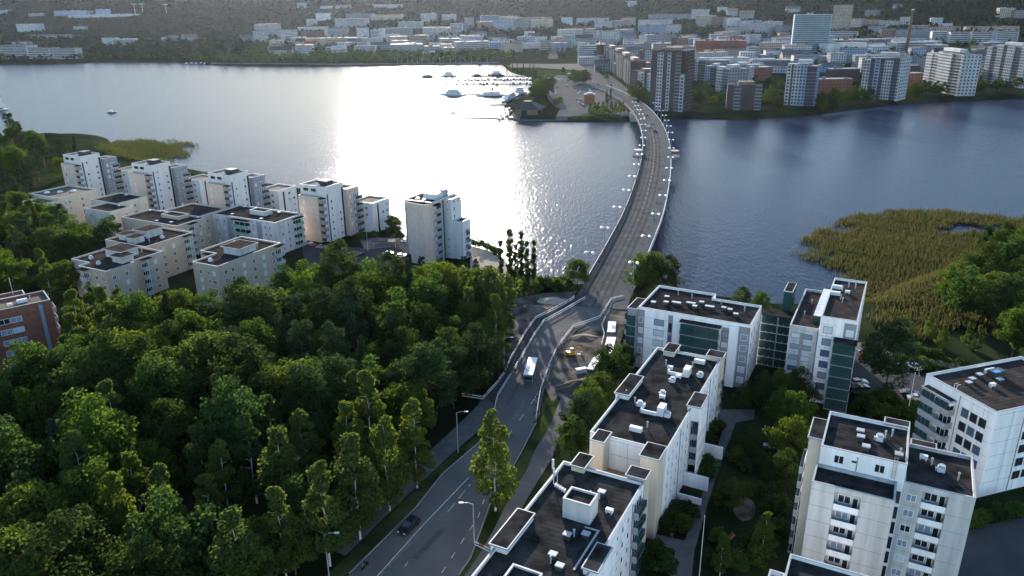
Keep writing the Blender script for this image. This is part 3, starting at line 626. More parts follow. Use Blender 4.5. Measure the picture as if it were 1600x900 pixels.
# --- pale panel house bottom right
h=House('apartment_house','pale concrete panel house with recessed balconies, in the bottom right corner',-5.6,113)
h.block(-5.5,7.1,118.6,131,29,'render_white'); h.poly_block([(-5.8,112.9),(6.1,112.9),(6.1,118.62),(-5.8,118.62)],25.6,'panel_white',notches=((-2.3,1.5,1.35),)); h.poly_block([(7.12,119.4),(17,119.4),(17,132.2),(7.12,132.2)],25.4,'panel_white',notches=((9.9,13.5,1.35),)); h.slab_roof(-7.6,-5.5,120.8,127.5,29,'cream')
h.slab_roof(3.4,6.9,131,133,29,'cream'); h.slab_roof(8,11.5,132.2,134,25.4,'cream')
zs=[22.9-FL*i for i in range(7)]
for z in zs:
    for a0,a1 in ((-5.75,-2.3),(1.5,3.8),(3.83,6.05)):
        pm=(a1-a0)
        h.part('panel',MB().box(a0+.02,a1-.02,112.82,112.92,z-1.42,z+1.42),M['panel_white'])
    for a0,a1 in ((7.2,9.9),(13.5,16.95)): h.part('panel',MB().box(a0+.02,a1-.02,119.32,119.42,z-1.42,z+1.42),M['panel_white'])
    h.balcony('F',114.25,-.4,z-1.35,3.78,1.36,slab='panel_white',front='render_white',fh=1.0,back=None); h.balcony('F',120.75,11.7,z-1.35,3.58,1.36,slab='panel_white',front='render_white',fh=1.0,back=None)
    for a_,b_ in ((-.4,114.25),(11.7,120.75)): h.win('F',b_,a_-.45,z+.1,1.9,1.5,'window_frame_white',random.choice(('glass_dark','glass_dark','glass_pale')),2); h.win('F',b_,a_+1.15,z-.25,.9,2.1,'window_frame_white','glass_dark',1)
    h.win('F',119.32,8.5,z,1.5,1.3,'window_frame_white',random.choice(('glass_dark','blind','glass_pale')),2)
    h.balcony('L',-7.8,124.1,z-1.3,6.4,.7,front='glass_green',full=0,back='glass_dark')
h.win('F',118.6,-2.6,27.2,1.5,1.5,'window_frame_white','glass_dark',2); h.win('F',118.6,3.4,27.2,1.5,1.5,'window_frame_white','glass_dark',2); h.win('F',118.6,-.3,27.4,.8,.35,'window_frame_dark','glass_dark',1)
for i in range(7): h.part('strip_window',MB().box(6.25,6.95,118.5,118.6,zs[i]-1.1,zs[i]+1.1),M['glass_dark'])
lad=MB()
for x in (5.2,5.7): lad.tube((x,118.45,26),(x,118.45,30),.04,n=4)
for i in range(10): lad.tube((5.2,118.45,26.2+i*.4),(5.7,118.45,26.2+i*.4),.03,n=4)
h.part('ladder',lad,M['grey_metal'])
for a,b,k,z in ((-.2,126,0,28.47),(0,124,0,28.47),(2.8,125.4,2,28.47),(1,121.2,0,28.47),(3.6,126.6,1,28.47),(4.6,127.6,1,28.47),(5.8,121,0,28.47),(6,121.8,1,28.47),(11,127.4,1,24.87),(12.4,126.2,2,24.87),(14.8,124.6,1,24.87),(9.8,128.6,4,24.87)): h.vent(a,b,z,k)
skin(h,'L',-5.8,113,118.5,5.2,25,2.8); skin(h,'F',118.62,-5.4,7,25.8,28.4,4.2,pipes=(.1,))
# --- roof sliver at the bottom edge
h=House('low_house','low flat grey-green roof with white edge at the bottom edge of the picture',-6.5,80)
h.block(-6.5,9,76,98.4,22,'render_white','felt'); h.block(-8.6,-6.52,84,94.5,21.4,'render_white','roof_metal')
gr=MB()
for i in range(16): gr.box(4.2+i*.36,4.42+i*.36,92,97.5,22.4,22.5)
h.part('pergola',gr,M['white_metal'])['kind']='stuff'

# ---------------------------------------------------------------- beige and white houses on the left shore
GL=('glass_dark','glass_dark','glass_blue','blind')
z4=[7.0+FL*i for i in range(4)]
def pent(h,a0,a1,b0,b1,z1,wall='panel_white'):
    h.slab_roof(a0,a1,b0,b1,z1,wall,'brown_felt',z0=17.8,ov=.7)
def low_balc(h,face,at,c,w=3.2,roof=True,front='pale_green'):
    for z in z4: h.balcony(face,at,c,z-1.2,w,1.5,slab='panel_white',front=front,back='glass_dark',bh=2)
    if roof:
        if face=='F': q=(c-w/2-.3,c+w/2+.3,at-1.9,at)
        else: q=(at,at+1.9,c-w/2-.3,c+w/2+.3)
        h.part('balcony_roof',MB().box(*q,18.0,18.2),M['felt'])
        m=MB(); 
        if face=='F': m.tube((c,at-1.55,5),(c,at-1.55,18),.09,n=5)
        else: m.tube((at+1.55,c,5),(at+1.55,c,18),.09,n=5)
        h.part('balcony_post',m,M['white_metal'])
mat('pale_green',(.3,.38,.34),.6,.06,1); mat('mint_green',(.16,.34,.25),.6,.06,1); mat('maroon',(.045,.03,.032),.6,.1,1)
# B: front block nearest the wood
h=House('apartment_house','beige L-shaped block with pale roof edge standing nearest the wood',-203.5,164)
h.poly_block([(-203.5,164),(-192,164),(-192,192.7),(-211,192.7),(-211,174),(-203.5,174)],18.5,'beige_brick','brown_felt'); pent(h,-202.4,-195,176.5,184,20.6)
h.wins('F',164,[-200,-196.4,-194],z4,1.3,1.5,'window_frame_white',GL); h.wins('R',-192,[167,170,175,179.5,184,188.5],z4,1.3,1.5,'window_frame_white',GL); low_balc(h,'F',174,-206.2); low_balc(h,'R',-192,191)
h.vent(-199.5,168,17.95,2); h.vent(-197,186.5,17.95,1); h.vent(-207,186,17.95,2)
# W: white block with mint balconies
h=House('apartment_house','white four-storey block with mint green balconies behind the beige L-shaped block',-248,212.7)
h.block(-248,-213.5,212.7,228,18.2,'panel_white','brown_felt'); h.block(-234,-226,220,224.5,19.4,'panel_white','brown_felt',z0=17.6,par=.3,name='roof_house')
h.part('cladding',MB().box(-239.4,-236.2,212.6,212.72,5,17.6),M['grey_cladding']); h.part('cladding',MB().box(-223.6,-221,212.6,212.72,5,17.6),M['grey_cladding'])
h.wins('F',212.7,[-244.8,-241],z4,1.0,1.5,'window_frame_white',GL); h.wins('F',212.7,[-225.2,-219,-216.6],z4,1.0,1.5,'window_frame_white',GL); h.wins('R',-213.5,[216,219.5],z4,1.0,1.5,'window_frame_white',GL)
for z in z4: h.balcony('F',212.7,-231.2,z-1.2,9.0,1.5,slab='panel_white',front='mint_green',back='glass_dark',bh=2); h.balcony('R',-213.5,224.4,z-1.2,5,1.5,slab='panel_white',front='mint_green',back='glass_dark',bh=2)
h.part('balcony_roof',MB().box(-236,-226.6,211,212.7,17.4,17.6),M['felt']); h.part('balcony_roof',MB().box(-213.5,-211.8,221.6,227,17.4,17.6),M['felt'])
for a,b in ((-243,226),(-237,226.6),(-238.5,215),(-222.5,214.6),(-223,225)): h.vent(a,b,17.65,0)
# C: stepped block
h=House('apartment_house','beige block with stepped corner and two grey roof huts, lowest on the left',-234,145)
h.poly_block([(-234,145),(-220.5,145),(-220.5,155.5),(-222.3,155.5),(-222.3,168),(-243,168),(-243,148.7),(-234,148.7)],18.5,'beige_brick','brown_felt'); pent(h,-236,-228,156.5,163,20.8); pent(h,-229,-224,153.6,158,20.2)
h.wins('F',145,[-225.6,-222.4],z4,1.4,1.5,'window_frame_white',GL); h.wins('R',-220.5,[147.5,152],z4,1.2,1.5,'window_frame_white',GL); h.wins('R',-222.3,[164.5],z4,1.2,1.5,'window_frame_white',GL); low_balc(h,'F',145,-230.6); low_balc(h,'R',-222.3,160.4)
h.vent(-231,150,17.95,2); h.vent(-238.4,152.6,17.95,2); h.vent(-229,165,17.95,1)
# D
h=House('apartment_house','beige block with three roof huts, between the stepped block and the twin-roofed block',-253,168.5)
h.block(-253,-231.7,168.52,189,18.5,'beige_brick','brown_felt'); pent(h,-247.5,-241.5,177,184,20.8); pent(h,-250,-246.5,172,176,20.2); pent(h,-243.6,-239.6,170.4,174.6,20.2)
h.wins('F',168.5,[-249,-245],z4,1.2,1.5,'window_frame_white',GL); h.wins('R',-231.7,[171.5,175.5,180],z4,1.2,1.5,'window_frame_white',GL); low_balc(h,'R',-231.7,186)
h.vent(-237,180,17.95,2); h.vent(-236.4,174,17.95,1)
# E
h=House('apartment_house','beige block with broad brown roof and sunken roof well, left of the white block',-275.5,192.3)
h.block(-275.5,-244,192.3,206,18.5,'beige_brick','brown_felt'); h.block(-268,-247.5,206.02,221,18.5,'beige_brick','brown_felt'); h.block(-262,-252,200.2,205.4,19.3,'beige_brick','brown_felt',z0=18,par=.3,name='roof_house')
h.wins('F',192.3,[-272,-267,-262,-250.4,-247],z4,1.1,1.5,'window_frame_white',GL); h.wins('R',-244,[195,203],z4,1.1,1.5,'window_frame_white',GL); h.wins('R',-247.5,[210,218],z4,1.1,1.5,'window_frame_white',GL); low_balc(h,'R',-244,199,roof=True)
h.part('cladding',MB().box(-259,-256.4,192.2,192.32,5,18),M['grey_cladding'])
for a,b in ((-273,204),(-268,205),(-250,195),(-246,204.6),(-257,194)): h.vent(a,b,17.95,0)
# F
h=House('apartment_house','beige twin-roofed block half hidden by the trees left of the broad brown roof',-303,195.5)
h.block(-303,-287,195.5,206.5,18.5,'cream','brown_felt'); h.block(-314.6,-297,206.52,221.5,18.5,'cream','brown_felt'); h.wins('R',-287,[198,203],z4,1.1,1.5,'window_frame_white',GL); h.wins('R',-297,[209,215],z4,1.1,1.5,'window_frame_white',GL); h.wins('F',195.5,[-299,-294,-290],z4,1.1,1.5,'window_frame_white',GL)
h.vent(-306,218,17.95,0); h.vent(-292,204,17.95,0)
# G
h=House('apartment_house','beige block with long roof and pale skylights, below the leftmost shore tower',-351,202)
h.block(-351,-330,202,221,18.5,'cream','gravel_roof'); h.block(-343,-329.9,194,201.98,17.6,'cream','gravel_roof'); h.wins('R',-330,[205,207,213],z4,1.1,1.5,'window_frame_white',GL); h.wins('F',202,[-348,-345],z4,1.1,1.5,'window_frame_white',GL)
for i in range(3): 
    b=208+i*3.5; a=-347+i*4.2; h.part('skylight',MB().tube((a,b,17.9),(a,b,18.3),1.4,1.2,10).tube((a,b,18.3),(a,b,18.6),1.2,.4,10),M['white_metal'])
# shore towers
def tower(da,db,label,mid=True):
    h=House('apartment_tower',label,-220.4+da,234+db)
    B=lambda a0,a1,b0,b1,*k,**kw: h.block(a0+da,a1+da,b0+db,b1+db,*k,**kw)
    z7=[7+FL*i for i in range(7)]
    B(-220.4,-207,235.8,246.4,28,'tower_white','gravel_roof'); B(-219.9,-209.8,233.6,235.78,24,'pink_brick','felt',cop='coping')
    h.part('brick_front',MB().box(-219.95+da,-209.78+da,233.5+db,233.62+db,4.8,23.4),M['tan_brick' if da==0 else 'pink_brick'])
    B(-207.02,-204.9,246.42,254,25,'tan_brick' if da==0 else 'grey_cladding','gravel_roof'); B(-213,-206.9,246.41,254,25,'tower_white','gravel_roof'); B(-209,-198.2,254.02,266,18,'tower_white','gravel_roof')
    h.part('roof_plant',MB().box(-214.5+da,-210+da,240+db,244+db,27.4,29.3),M['dark_metal']); h.vent(-212.6+da,238+db,27.46,2); h.vent(-216+da,243+db,27.46,1)
    h.wins('F',233.5+db,[-217.2+da],z7[:6],.9,1.7,'window_frame_white',('blind','glass_pale','blind','glass_dark'),1); h.wins('F',235.8+db,[-217.5+da,-213.5+da],[26.2],2.6,1.2,gls=('glass_dark',),mull=3)
    h.wins('R',-207+da,[238.6+db,243.6+db],z7[:7],1.1,1.3,'window_frame_white',('blind','glass_pale','glass_blue','glass_dark'),1)
    h.part('window_strip',MB().box(-207+da,-206.9+da,245.2+db,246.2+db,5.2,26),M['glass_dark']); h.part('window_strip',MB().box(-207+da,-206.9+da,236.0+db,236.7+db,5.2,25),M['glass_blue'])
    for z in z7[:6]:
        h.balcony('F',235.8+db,-208.4+da,z-1.2,2.7,2.0,slab='panel_white',front='maroon',back='glass_pale',bh=2.2); h.balcony('R',-204.9+da,251.6+db,z-1.2,4.4,1.8,slab='panel_white',front='maroon',back='glass_pale',bh=2.2)
    h.part('balcony_roof',MB().box(-209.8+da,-207+da,233.5+db,235.8+db,23.4,23.6),M['felt'])
    h.wins('R',-204.9+da,[248+db],z7[:6],1.0,1.5,'window_frame_white',('glass_dark','blind'),2)
    h.part('window_strip',MB().box(-198.2+da,-198.1+da,257+db,257.9+db,5.2,17),M['glass_dark'])
    h.wins('F',254+db,[-201.6+da],z4,1.5,1.3,'window_frame_white',GL,2); h.wins('R',-198.2+da,[261+db,264+db],z4,1.5,1.3,'window_frame_white',('blind','glass_pale','glass_dark'),2)
    for z in z4: h.balcony('K',266+db,-203+da,z-1.2,4,1.5,slab='panel_white',front='maroon',back=None)
    return h
tower(0,0,'shore tower with tan brick front and maroon balconies, beside the car park')
tower(-53.4,.5,'white and pink shore tower behind the white block with mint balconies')
tower(-104.6,1.5,'white and pink shore tower with dark balconies, second from the left shore end')
tower(-157,2.5,'leftmost white and pink shore tower, next to the reed bay')
# single tower by the sand court
h=House('apartment_tower','single pinkish-grey tower with angled front standing by the sand court',-164.7,228)
h.block(-164.7,-152.7,230,248,28.6,'pink_brick','brown_felt'); h.block(-152.68,-149.4,238.5,246,28.2,'tower_white','brown_felt'); h.block(-149.38,-145,239,245,20,'tower_white','orange_roof' if 0 else 'brown_felt')
z8=[6.8+FL*i for i in range(8)]
h.part('angled_front',MB().prism([(-162,228),(-154.2,226.9),(-152.9,228.4),(-152.72,229.98),(-164.6,229.98)],4.8,28.3),M['pink_brick']); h.part('roof',MB().prism([(-161.6,228.4),(-154.4,227.4),(-153.4,228.6),(-153.2,230.4),(-164,230.4)],28.25,28.34),M['brown_felt'])
h.part('roof_house',MB().box(-160,-154.4,236,241,28,30.3),M['white_metal']); h.part('roof_house',MB().box(-156,-154,241,244,28,31),M['grey_metal'])
for z in z8: h.balcony('R',-152.72,232.6,z-1.2,3.2,1.5,slab='panel_white',front='maroon',back='glass_pale',bh=2); h.balcony('R',-145,242,z-1.2,3.2,.7,slab='panel_white',front='glass_blue',back='glass_dark',bh=2) if z<18 else None
h.part('balcony_roof',MB().box(-152.7,-151,230.8,234.4,27.3,27.5),M['felt']); h.part('side_wall',MB().box(-152.7,-151,234.5,234.8,5,28),M['panel_white']); h.part('window_strip',MB().box(-152.72,-152.6,237.2,238.3,5.2,27.8),M['glass_green'])
h.wins('R',-149.4,[240.5,243.4],z8,1.0,1.5,'window_frame_white',('blind','glass_blue','glass_dark'),1); h.wins('L',-164.7,[232,240],z8,1.0,1.5,'window_frame_white',GL,1)
h.wins('F',238.5,[-151],z8,.8,1.2,'window_frame_white',('blind','glass_pale'),1)
hf=h.part('window_column',MB().box(-163.6,-163.1,228.6,229.2,5.3,27.5),M['glass_pale'])
for z in z8:
    o=inst('window',win_mesh(1.1,1.6,'window_frame_white',random.choice(('blind','glass_dark','glass_pale')),1)[0],h.root,(-163.2+164.7,229.0-228,z-GZ),R(-42)); inst('pane',win_mesh(1.1,1.6,'window_frame_white',random.choice(('blind','glass_dark','glass_pale')),1)[1],o)
    o=inst('window',win_mesh(1.0,.4,'window_frame_white','glass_pale',1)[0],h.root,(-158+164.7,227.4-228,z-GZ),R(-8)); inst('pane',win_mesh(1.0,.4,'window_frame_white','glass_pale',1)[1],o)
h.vent(-160.5,233,28.06,2); h.vent(-157,232,28.06,2); h.vent(-162,244,28.06,1); h.vent(-153.6,244,28.06,3)
# red brick house at the left edge
fx,fy,fz=(-125.0,194.2,23.0)
h=House('brick_house','dark red brick house with strip windows, cut by the left edge',0,0,frame=(fx,fy,R(38.8)))
h.block(-40,0,0,9.4,23,'red_brick','gravel_roof'); h.block(-40,-4.5,9.42,13.8,23,'red_brick','gravel_roof'); h.block(-22,-11,5,13,26.5,'panel_white','gravel_roof',z0=22,par=.4,name='penthouse')
zr=[7.6+3.0*i for i in range(5)]
h.wins('F',0,[-8.6,-11.4],zr,2.6,1.5,'window_frame_white',('blind','glass_pale','glass_dark'),2); h.wins('F',0,[-18,-21],zr,2.6,1.5,'window_frame_white',('blind','glass_dark'),2)
h.part('stair_glazing',MB().box(-3,-2.1,-.08,.02,6.5,22.3),M['glass_pale'])
for z in zr: h.balcony('R',0,6,z-1.2,5,1.3,slab='panel_white',front='panel_white',back='glass_dark',bh=2)
h.vent(-9,3,22.46,4); h.vent(-6,4.6,22.46,3); h.vent(-4,5,22.46,1)
h.part('flagpole',MB().tube((-7,12.8,22.5),(-7,12.8,27.5),.06,n=5),M['white_metal'])

# ---------------------------------------------------------------- trees
def leaf_mat(name,col,trans,var=.25):
    m=bpy.data.materials.new(name); m.use_nodes=True; nt=m.node_tree; nt.nodes.remove(nt.nodes['Principled BSDF']); out=nt.nodes['Material Output']
    oi=nt.nodes.new('ShaderNodeObjectInfo'); geo=nt.nodes.new('ShaderNodeNewGeometry')
    n=nt.nodes.new('ShaderNodeTexNoise'); n.inputs['Scale'].default_value=.35; n.inputs['Detail'].default_value=3; nt.links.new(geo.outputs['Position'],n.inputs['Vector'])
    ad=nt.nodes.new('ShaderNodeMath'); ad.operation='ADD'; nt.links.new(oi.outputs['Random'],ad.inputs[0]); nt.links.new(n.outputs['Fac'],ad.inputs[1])
    mr=nt.nodes.new('ShaderNodeMapRange'); mr.inputs[1].default_value=.3; mr.inputs[2].default_value=1.7; nt.links.new(ad.outputs[0],mr.inputs[0])
    cr=nt.nodes.new('ShaderNodeValToRGB'); cr.color_ramp.elements[0].color=(col[0]*(1-var),col[1]*(1-var*.8),col[2],1); cr.color_ramp.elements[1].color=(col[0]*(1+var*1.4),col[1]*(1+var),col[2]*.9,1)
    nt.links.new(mr.outputs[0],cr.inputs[0])
    d=nt.nodes.new('ShaderNodeBsdfDiffuse'); t=nt.nodes.new('ShaderNodeBsdfTranslucent'); mx=nt.nodes.new('ShaderNodeMixShader'); mx.inputs[0].default_value=trans
    hs=nt.nodes.new('ShaderNodeHueSaturation'); hs.inputs['Hue'].default_value=.485; hs.inputs['Saturation'].default_value=1.15; hs.inputs['Value'].default_value=1.75
    nt.links.new(cr.outputs[0],d.inputs[0]); nt.links.new(cr.outputs[0],hs.inputs['Color']); nt.links.new(hs.outputs[0],t.inputs[0])
    nt.links.new(d.outputs[0],mx.inputs[1]); nt.links.new(t.outputs[0],mx.inputs[2]); nt.links.new(mx.outputs[0],out.inputs['Surface'])
    M[name]=m; return m
leaf_mat('leaf_broad',(.038,.069,.019),.42,.35); leaf_mat('leaf_olive',(.05,.075,.019),.42,.3); leaf_mat('leaf_blue',(.027,.048,.018),.35,.35); leaf_mat('leaf_birch',(.058,.085,.023),.45,.25); leaf_mat('leaf_pine',(.032,.052,.026),.2); leaf_mat('leaf_spruce',(.022,.04,.02),.15); leaf_mat('leaf_dark',(.028,.045,.015),.35); leaf_mat('leaf_pale',(.085,.1,.055),.4)
mat('bark',(.06,.045,.035),.95,.3,2); mat('birch_bark',(.5,.48,.45),.9,.35,2.5,stretch=(1,1,3)); mat('pine_bark',(.17,.075,.035),.95,.3,2)
def quads_mesh(name,c,nrm,size,m,rg,asp=1.0):
    "one small leaf-shaped quad per centre, facing nrm"
    n=len(c); nrm=nrm/np.maximum(np.linalg.norm(nrm,axis=1,keepdims=True),1e-6)
    r=rg.normal(size=(n,3)); a=np.cross(nrm,r); a/=np.linalg.norm(a,axis=1,keepdims=True)+1e-9; b=np.cross(nrm,a)
    s=size.reshape(-1,1)*.5; a=a*s; b=b*s*asp
    v=np.stack([c-a,c-b*.8+a*.1,c+a,c+b*.8-a*.1],1).reshape(-1,3)
    return raw_mesh(name,v,np.arange(4*n).reshape(-1,4),m)
def raw_mesh(name,v,f,m,smooth=False):
    me=bpy.data.meshes.new(name); k=f.shape[1]
    me.vertices.add(len(v)); me.vertices.foreach_set('co',np.ascontiguousarray(v,dtype=np.float32).ravel())
    me.loops.add(f.size); me.loops.foreach_set('vertex_index',np.ascontiguousarray(f,dtype=np.int32).ravel())
    me.polygons.add(len(f)); me.polygons.foreach_set('loop_start',np.arange(0,f.size,k)); me.polygons.foreach_set('loop_total',np.full(len(f),k))
    me.materials.append(m); me.update(calc_edges=True); return me
def clumps(rg,centres,rad,per,leaf):
    C=[];N=[];S=[]
    for c,r in zip(centres,rad):
        d=rg.normal(size=(per,3)); d/=np.linalg.norm(d,axis=1,keepdims=True); rr=r*rg.uniform(.35,1.0,(per,1))**.6
        d2=d*rr; d2[:,2]*=.8; C.append(c+d2); N.append(d+rg.normal(size=(per,3))*.9+np.array([0,0,.5])); S.append(rg.uniform(.7,1.25,per)*leaf)
    return np.concatenate(C),np.concatenate(N),np.concatenate(S)
def trunk_mesh(name,hgt,r,m,rg,limbs=6,lo=.35,hi=.85,reach=2.5,lean=.3):
    mb=MB(); pts=[Vector((0,0,-.3))]; n=6
    for i in range(1,n+1): t=i/n; pts.append(Vector((rg.normal()*lean*t,rg.normal()*lean*t,hgt*t)))
    for i in range(n): mb.tube(pts[i],pts[i+1],r*(1-.9*i/n),r*(1-.9*(i+1)/n),7,cap=False)
    for k in range(limbs):
        t=lo+(hi-lo)*k/max(1,limbs-1); z=hgt*t; a=rg.uniform(0,6.28); L=reach*(1.15-t*.7)
        p=Vector((0,0,z)); q=p+Vector((math.cos(a)*L,math.sin(a)*L,L*.55)); mb.tube(p,q,r*.4*(1-t*.6),r*.1,5,cap=False)
    return mb.mesh(name,m)
PROTO={}
def proto(key,seed,kind,H,W):
    rg=np.random.default_rng(seed)
    if kind=='broad':
        n=58; d=rg.normal(size=(n,3)); d/=np.linalg.norm(d,axis=1,keepdims=True); rr=rg.uniform(.45,1.0,(n,1))**.5
        lobes=1+.3*np.sin(d[:,:1]*5+seed)*np.cos(d[:,1:2]*4+seed)+.18*rg.normal(size=(n,1))
        c=d*rr*lobes*np.array([W,W,H*.4]); c[:,2]+=H*.56; low=c[:,2]<H*.28; c[low,2]+=H*.1
        c[:,:2]*=np.clip(1.25-.75*np.maximum(0,(c[:,2:3]-H*.55)/(H*.45)),.35,1.2)
        C,N,S=clumps(rg,c,rg.uniform(1.1,1.95,n)*W/4.2,150,.44); m=M[('leaf_broad','leaf_olive','leaf_dark','leaf_broad','leaf_blue')[seed%5]]; tm=M['bark']; tr=trunk_mesh('trunk',H*.75,.22,tm,rg,7,.3,.8,W*.8)
    elif kind=='birch':
        n=54; z=rg.uniform(0,1,n)**.95; env=np.clip(z/.2,0.1,1)**.6*(1-z*.95)**.7*1.15; a=rg.uniform(0,6.28,n); r=W*env*rg.uniform(.3,1.0,n)**.6
        c=np.stack([r*np.cos(a),r*np.sin(a),H*(.12+.85*z)],1)
        C,N,S=clumps(rg,c,rg.uniform(.75,1.25,n)*np.clip(1.15-.5*z,.4,1)*W/2.6,120,.42); m=M['leaf_birch']; tm=M['birch_bark']; tr=trunk_mesh('trunk',H*.9,.17,tm,rg,6,.35,.8,W*.7,.2)
    elif kind=='pine':
        n=34; z=rg.uniform(0,1,n)**.8; env=(1-.55*z)*np.clip(z*4+.35,0,1); a=rg.uniform(0,6.28,n); r=W*env*rg.uniform(.25,1.0,n)**.5
        c=np.stack([r*np.cos(a),r*np.sin(a),H*(.34+.62*z)],1); C,N,S=clumps(rg,c,rg.uniform(.8,1.4,n)*W/3.4,90,.5); C[:,2]=C[:,2]*1.0
        m=M['leaf_pine']; tm=M['pine_bark']; tr=trunk_mesh('trunk',H*.92,.24,tm,rg,9,.35,.9,W*.9,.35)
    elif kind=='spruce':
        n=70; z=rg.uniform(0,1,n)**.75; r=W*(1-z)*rg.uniform(.45,1.0,n)+.08; a=rg.uniform(0,6.28,n); c=np.stack([r*np.cos(a),r*np.sin(a),H*(.1+.88*z)-r*.25],1)
        C,N,S=clumps(rg,c,rg.uniform(.55,.95,n)*(1.1-.65*z),50,.5); m=M['leaf_spruce']; tm=M['bark']; tr=trunk_mesh('trunk',H*.95,.2,tm,rg,0)
    elif kind=='poplar':
        n=40; z=rg.uniform(0,1,n); env=np.sin(np.pi*np.clip(z*.88+.1,0,1))**.55; a=rg.uniform(0,6.28,n); r=W*env*rg.uniform(.1,1,n)**.5; c=np.stack([r*np.cos(a),r*np.sin(a),H*(.1+.86*z)],1)
        C,N,S=clumps(rg,c,rg.uniform(.45,.75,n),70,.4); m=M['leaf_dark']; tm=M['bark']; tr=trunk_mesh('trunk',H*.85,.2,tm,rg,5,.2,.7,W*.5,.15)
    elif kind=='bush':
        n=16; d=rg.normal(size=(n,3)); d/=np.linalg.norm(d,axis=1,keepdims=True); c=d*rg.uniform(.3,1,(n,1))*np.array([W,W,H*.42]); c[:,2]+=H*.5
        C,N,S=clumps(rg,c,rg.uniform(.4,.7,n)*W/1.5,60,.34); C[:,2]=np.maximum(C[:,2],.06); m=M['leaf_dark'] if seed%2 else M['leaf_broad']; tm=M['bark']; tr=trunk_mesh('stem',H*.6,.06,tm,rg,4,.2,.7,W*.7,.1)
    PROTO[key]=(tr,quads_mesh('crown',C,N,S,m,rg),H,W,kind)
for i in range(5): proto('broad%d'%i,10+i,'broad',13.5+i*.9,4.0+.25*(i%3))
for i in range(4): proto('birch%d'%i,30+i,'birch',15+i*.7,3.0+.3*(i%2))
for i in range(3): proto('pine%d'%i,50+i,'pine',14+i*1.3,3.2+.2*i)
for i in range(2): proto('spruce%d'%i,60+i,'spruce',14+i*2,2.6)
for i in range(2): proto('poplar%d'%i,70+i,'poplar',15+i,.55)
for i in range(3): proto('bush%d'%i,80+i,'bush',1.9+i*.4,1.3+.2*i)
KIND={'broad':('broadleaf_tree','tree'),'birch':('birch_tree','birch'),'pine':('pine_tree','pine'),'spruce':('spruce_tree','spruce'),'poplar':('poplar_tree','poplar'),'bush':('bush','bush')}
def plant(key,x,y,z,label,group=None,s=1.0,rz=None,sz=None):
    tr,cr,H,W,kind=PROTO[key]; nm,cat=KIND[kind]
    if kind=='broad' and y>450: nm='shore_tree'
    o=empty(nm,(x,y,z),random.uniform(0,6.28) if rz is None else rz,label,cat,group); o.scale=(s,s,s*(sz or 1))
    inst('stem' if kind=='bush' else 'trunk',tr,o); inst('crown',cr,o); return o
def inside(x,y,poly): return float(seg_dist(np.array([x]),np.array([y]),[p[:2] for p in poly])[0])
def scatter(poly,gap,n,keep=None,seed=1):
    rd=random.Random(seed); xs=[p[0] for p in poly]; ys=[p[1] for p in poly]; out=[]
    for _ in range(n*40):
        x,y=rd.uniform(min(xs),max(xs)),rd.uniform(min(ys),max(ys))
        if inside(x,y,poly)<0: continue
        if any((x-p)**2+(y-q)**2<gap*gap for p,q in out): continue
        out.append((x,y))
        if len(out)>=n: break
    return out
ONES=['','first','second','third','fourth','fifth','sixth','seventh','eighth','ninth','tenth','eleventh','twelfth','thirteenth','fourteenth','fifteenth','sixteenth','seventeenth','eighteenth','nineteenth']
def nth(n):
    if n<20: return ONES[n]
    t=('twenty','thirty','forty','fifty')[n//10-2]; return (t[:-1]+'ieth') if n%10==0 else t+'-'+ONES[n%10]
def plant_group(items,tmpl,group):
    "items (key,x,y,z,scale); labelled in order from the left of the picture"
    items=sorted(items,key=lambda q:q[1]/q[2])
    for i,(k,x,y,z,s) in enumerate(items): plant(k,x,y,z,tmpl%nth(i+1),group,s)
# the wood on the left
WOOD=[(-2.8,204.7,5.0),(-5.1,187.8,5.0),(-9.6,169.3,5.0),(-19.8,148.0,5.0),(-27.9,128.6,5.0),(-34.9,112.3,5.0),(-39.9,100.0,5.0),(-49.7,91.4,5.0),(-79.5,91.9,5.0),(-99.3,107.7,5.0),(-143.2,166.8,5.0),(-130.0,163.4,5.0),(-111.4,152.8,5.0),(-105.7,159.8,5.0),(-114.9,183.2,5.0),(-125.2,208.3,5.0),(-111.5,203.4,5.0),(-94.2,206.5,5.0),(-73.1,211.4,5.0),(-68.0,229.1,5.0),(-54.2,232.5,5.0),(-41.0,227.7,5.0),(-32.1,222.1,5.0),(-19.7,216.6,5.0),(-7.9,213.3,5.0)]
rd=random.Random(5); wood=[]
for x,y in scatter(WOOD,6.9,290,seed=3):
    t=math.sin(x*.045+1)*math.cos(y*.05)+rd.uniform(-.5,.5); u=rd.random()
    if t>.7: key='pine%d'%rd.randrange(3); s=rd.uniform(1.0,1.35)
    elif t<-.62: key='birch%d'%rd.randrange(4); s=rd.uniform(1.05,1.4)
    elif u<.06: key='spruce%d'%rd.randrange(2); s=rd.uniform(1.0,1.4)
    else: key='broad%d'%rd.randrange(5); s=rd.choice((rd.uniform(.8,1.15),rd.uniform(1.1,1.6)))
    wood.append((key,x,y,s))
KW={'broad':'round broadleaf tree','birch':'pale birch','pine':'dark pine','spruce':'narrow dark spruce'}
rows={}
for w in wood: rows.setdefault(int((w[2]-60)//11),[]).append(w)
for ri,rk in enumerate(sorted(rows)):
    for i,(key,x,y,s) in enumerate(sorted(rows[rk],key=lambda q:q[1])):
        k=key[:-1]; plant(key,x,y,GZ,'%s, %s tree from the left in the %s row of the big wood'%(KW[k],nth(i+1),nth(ri+1)),'trees of the big wood',s)
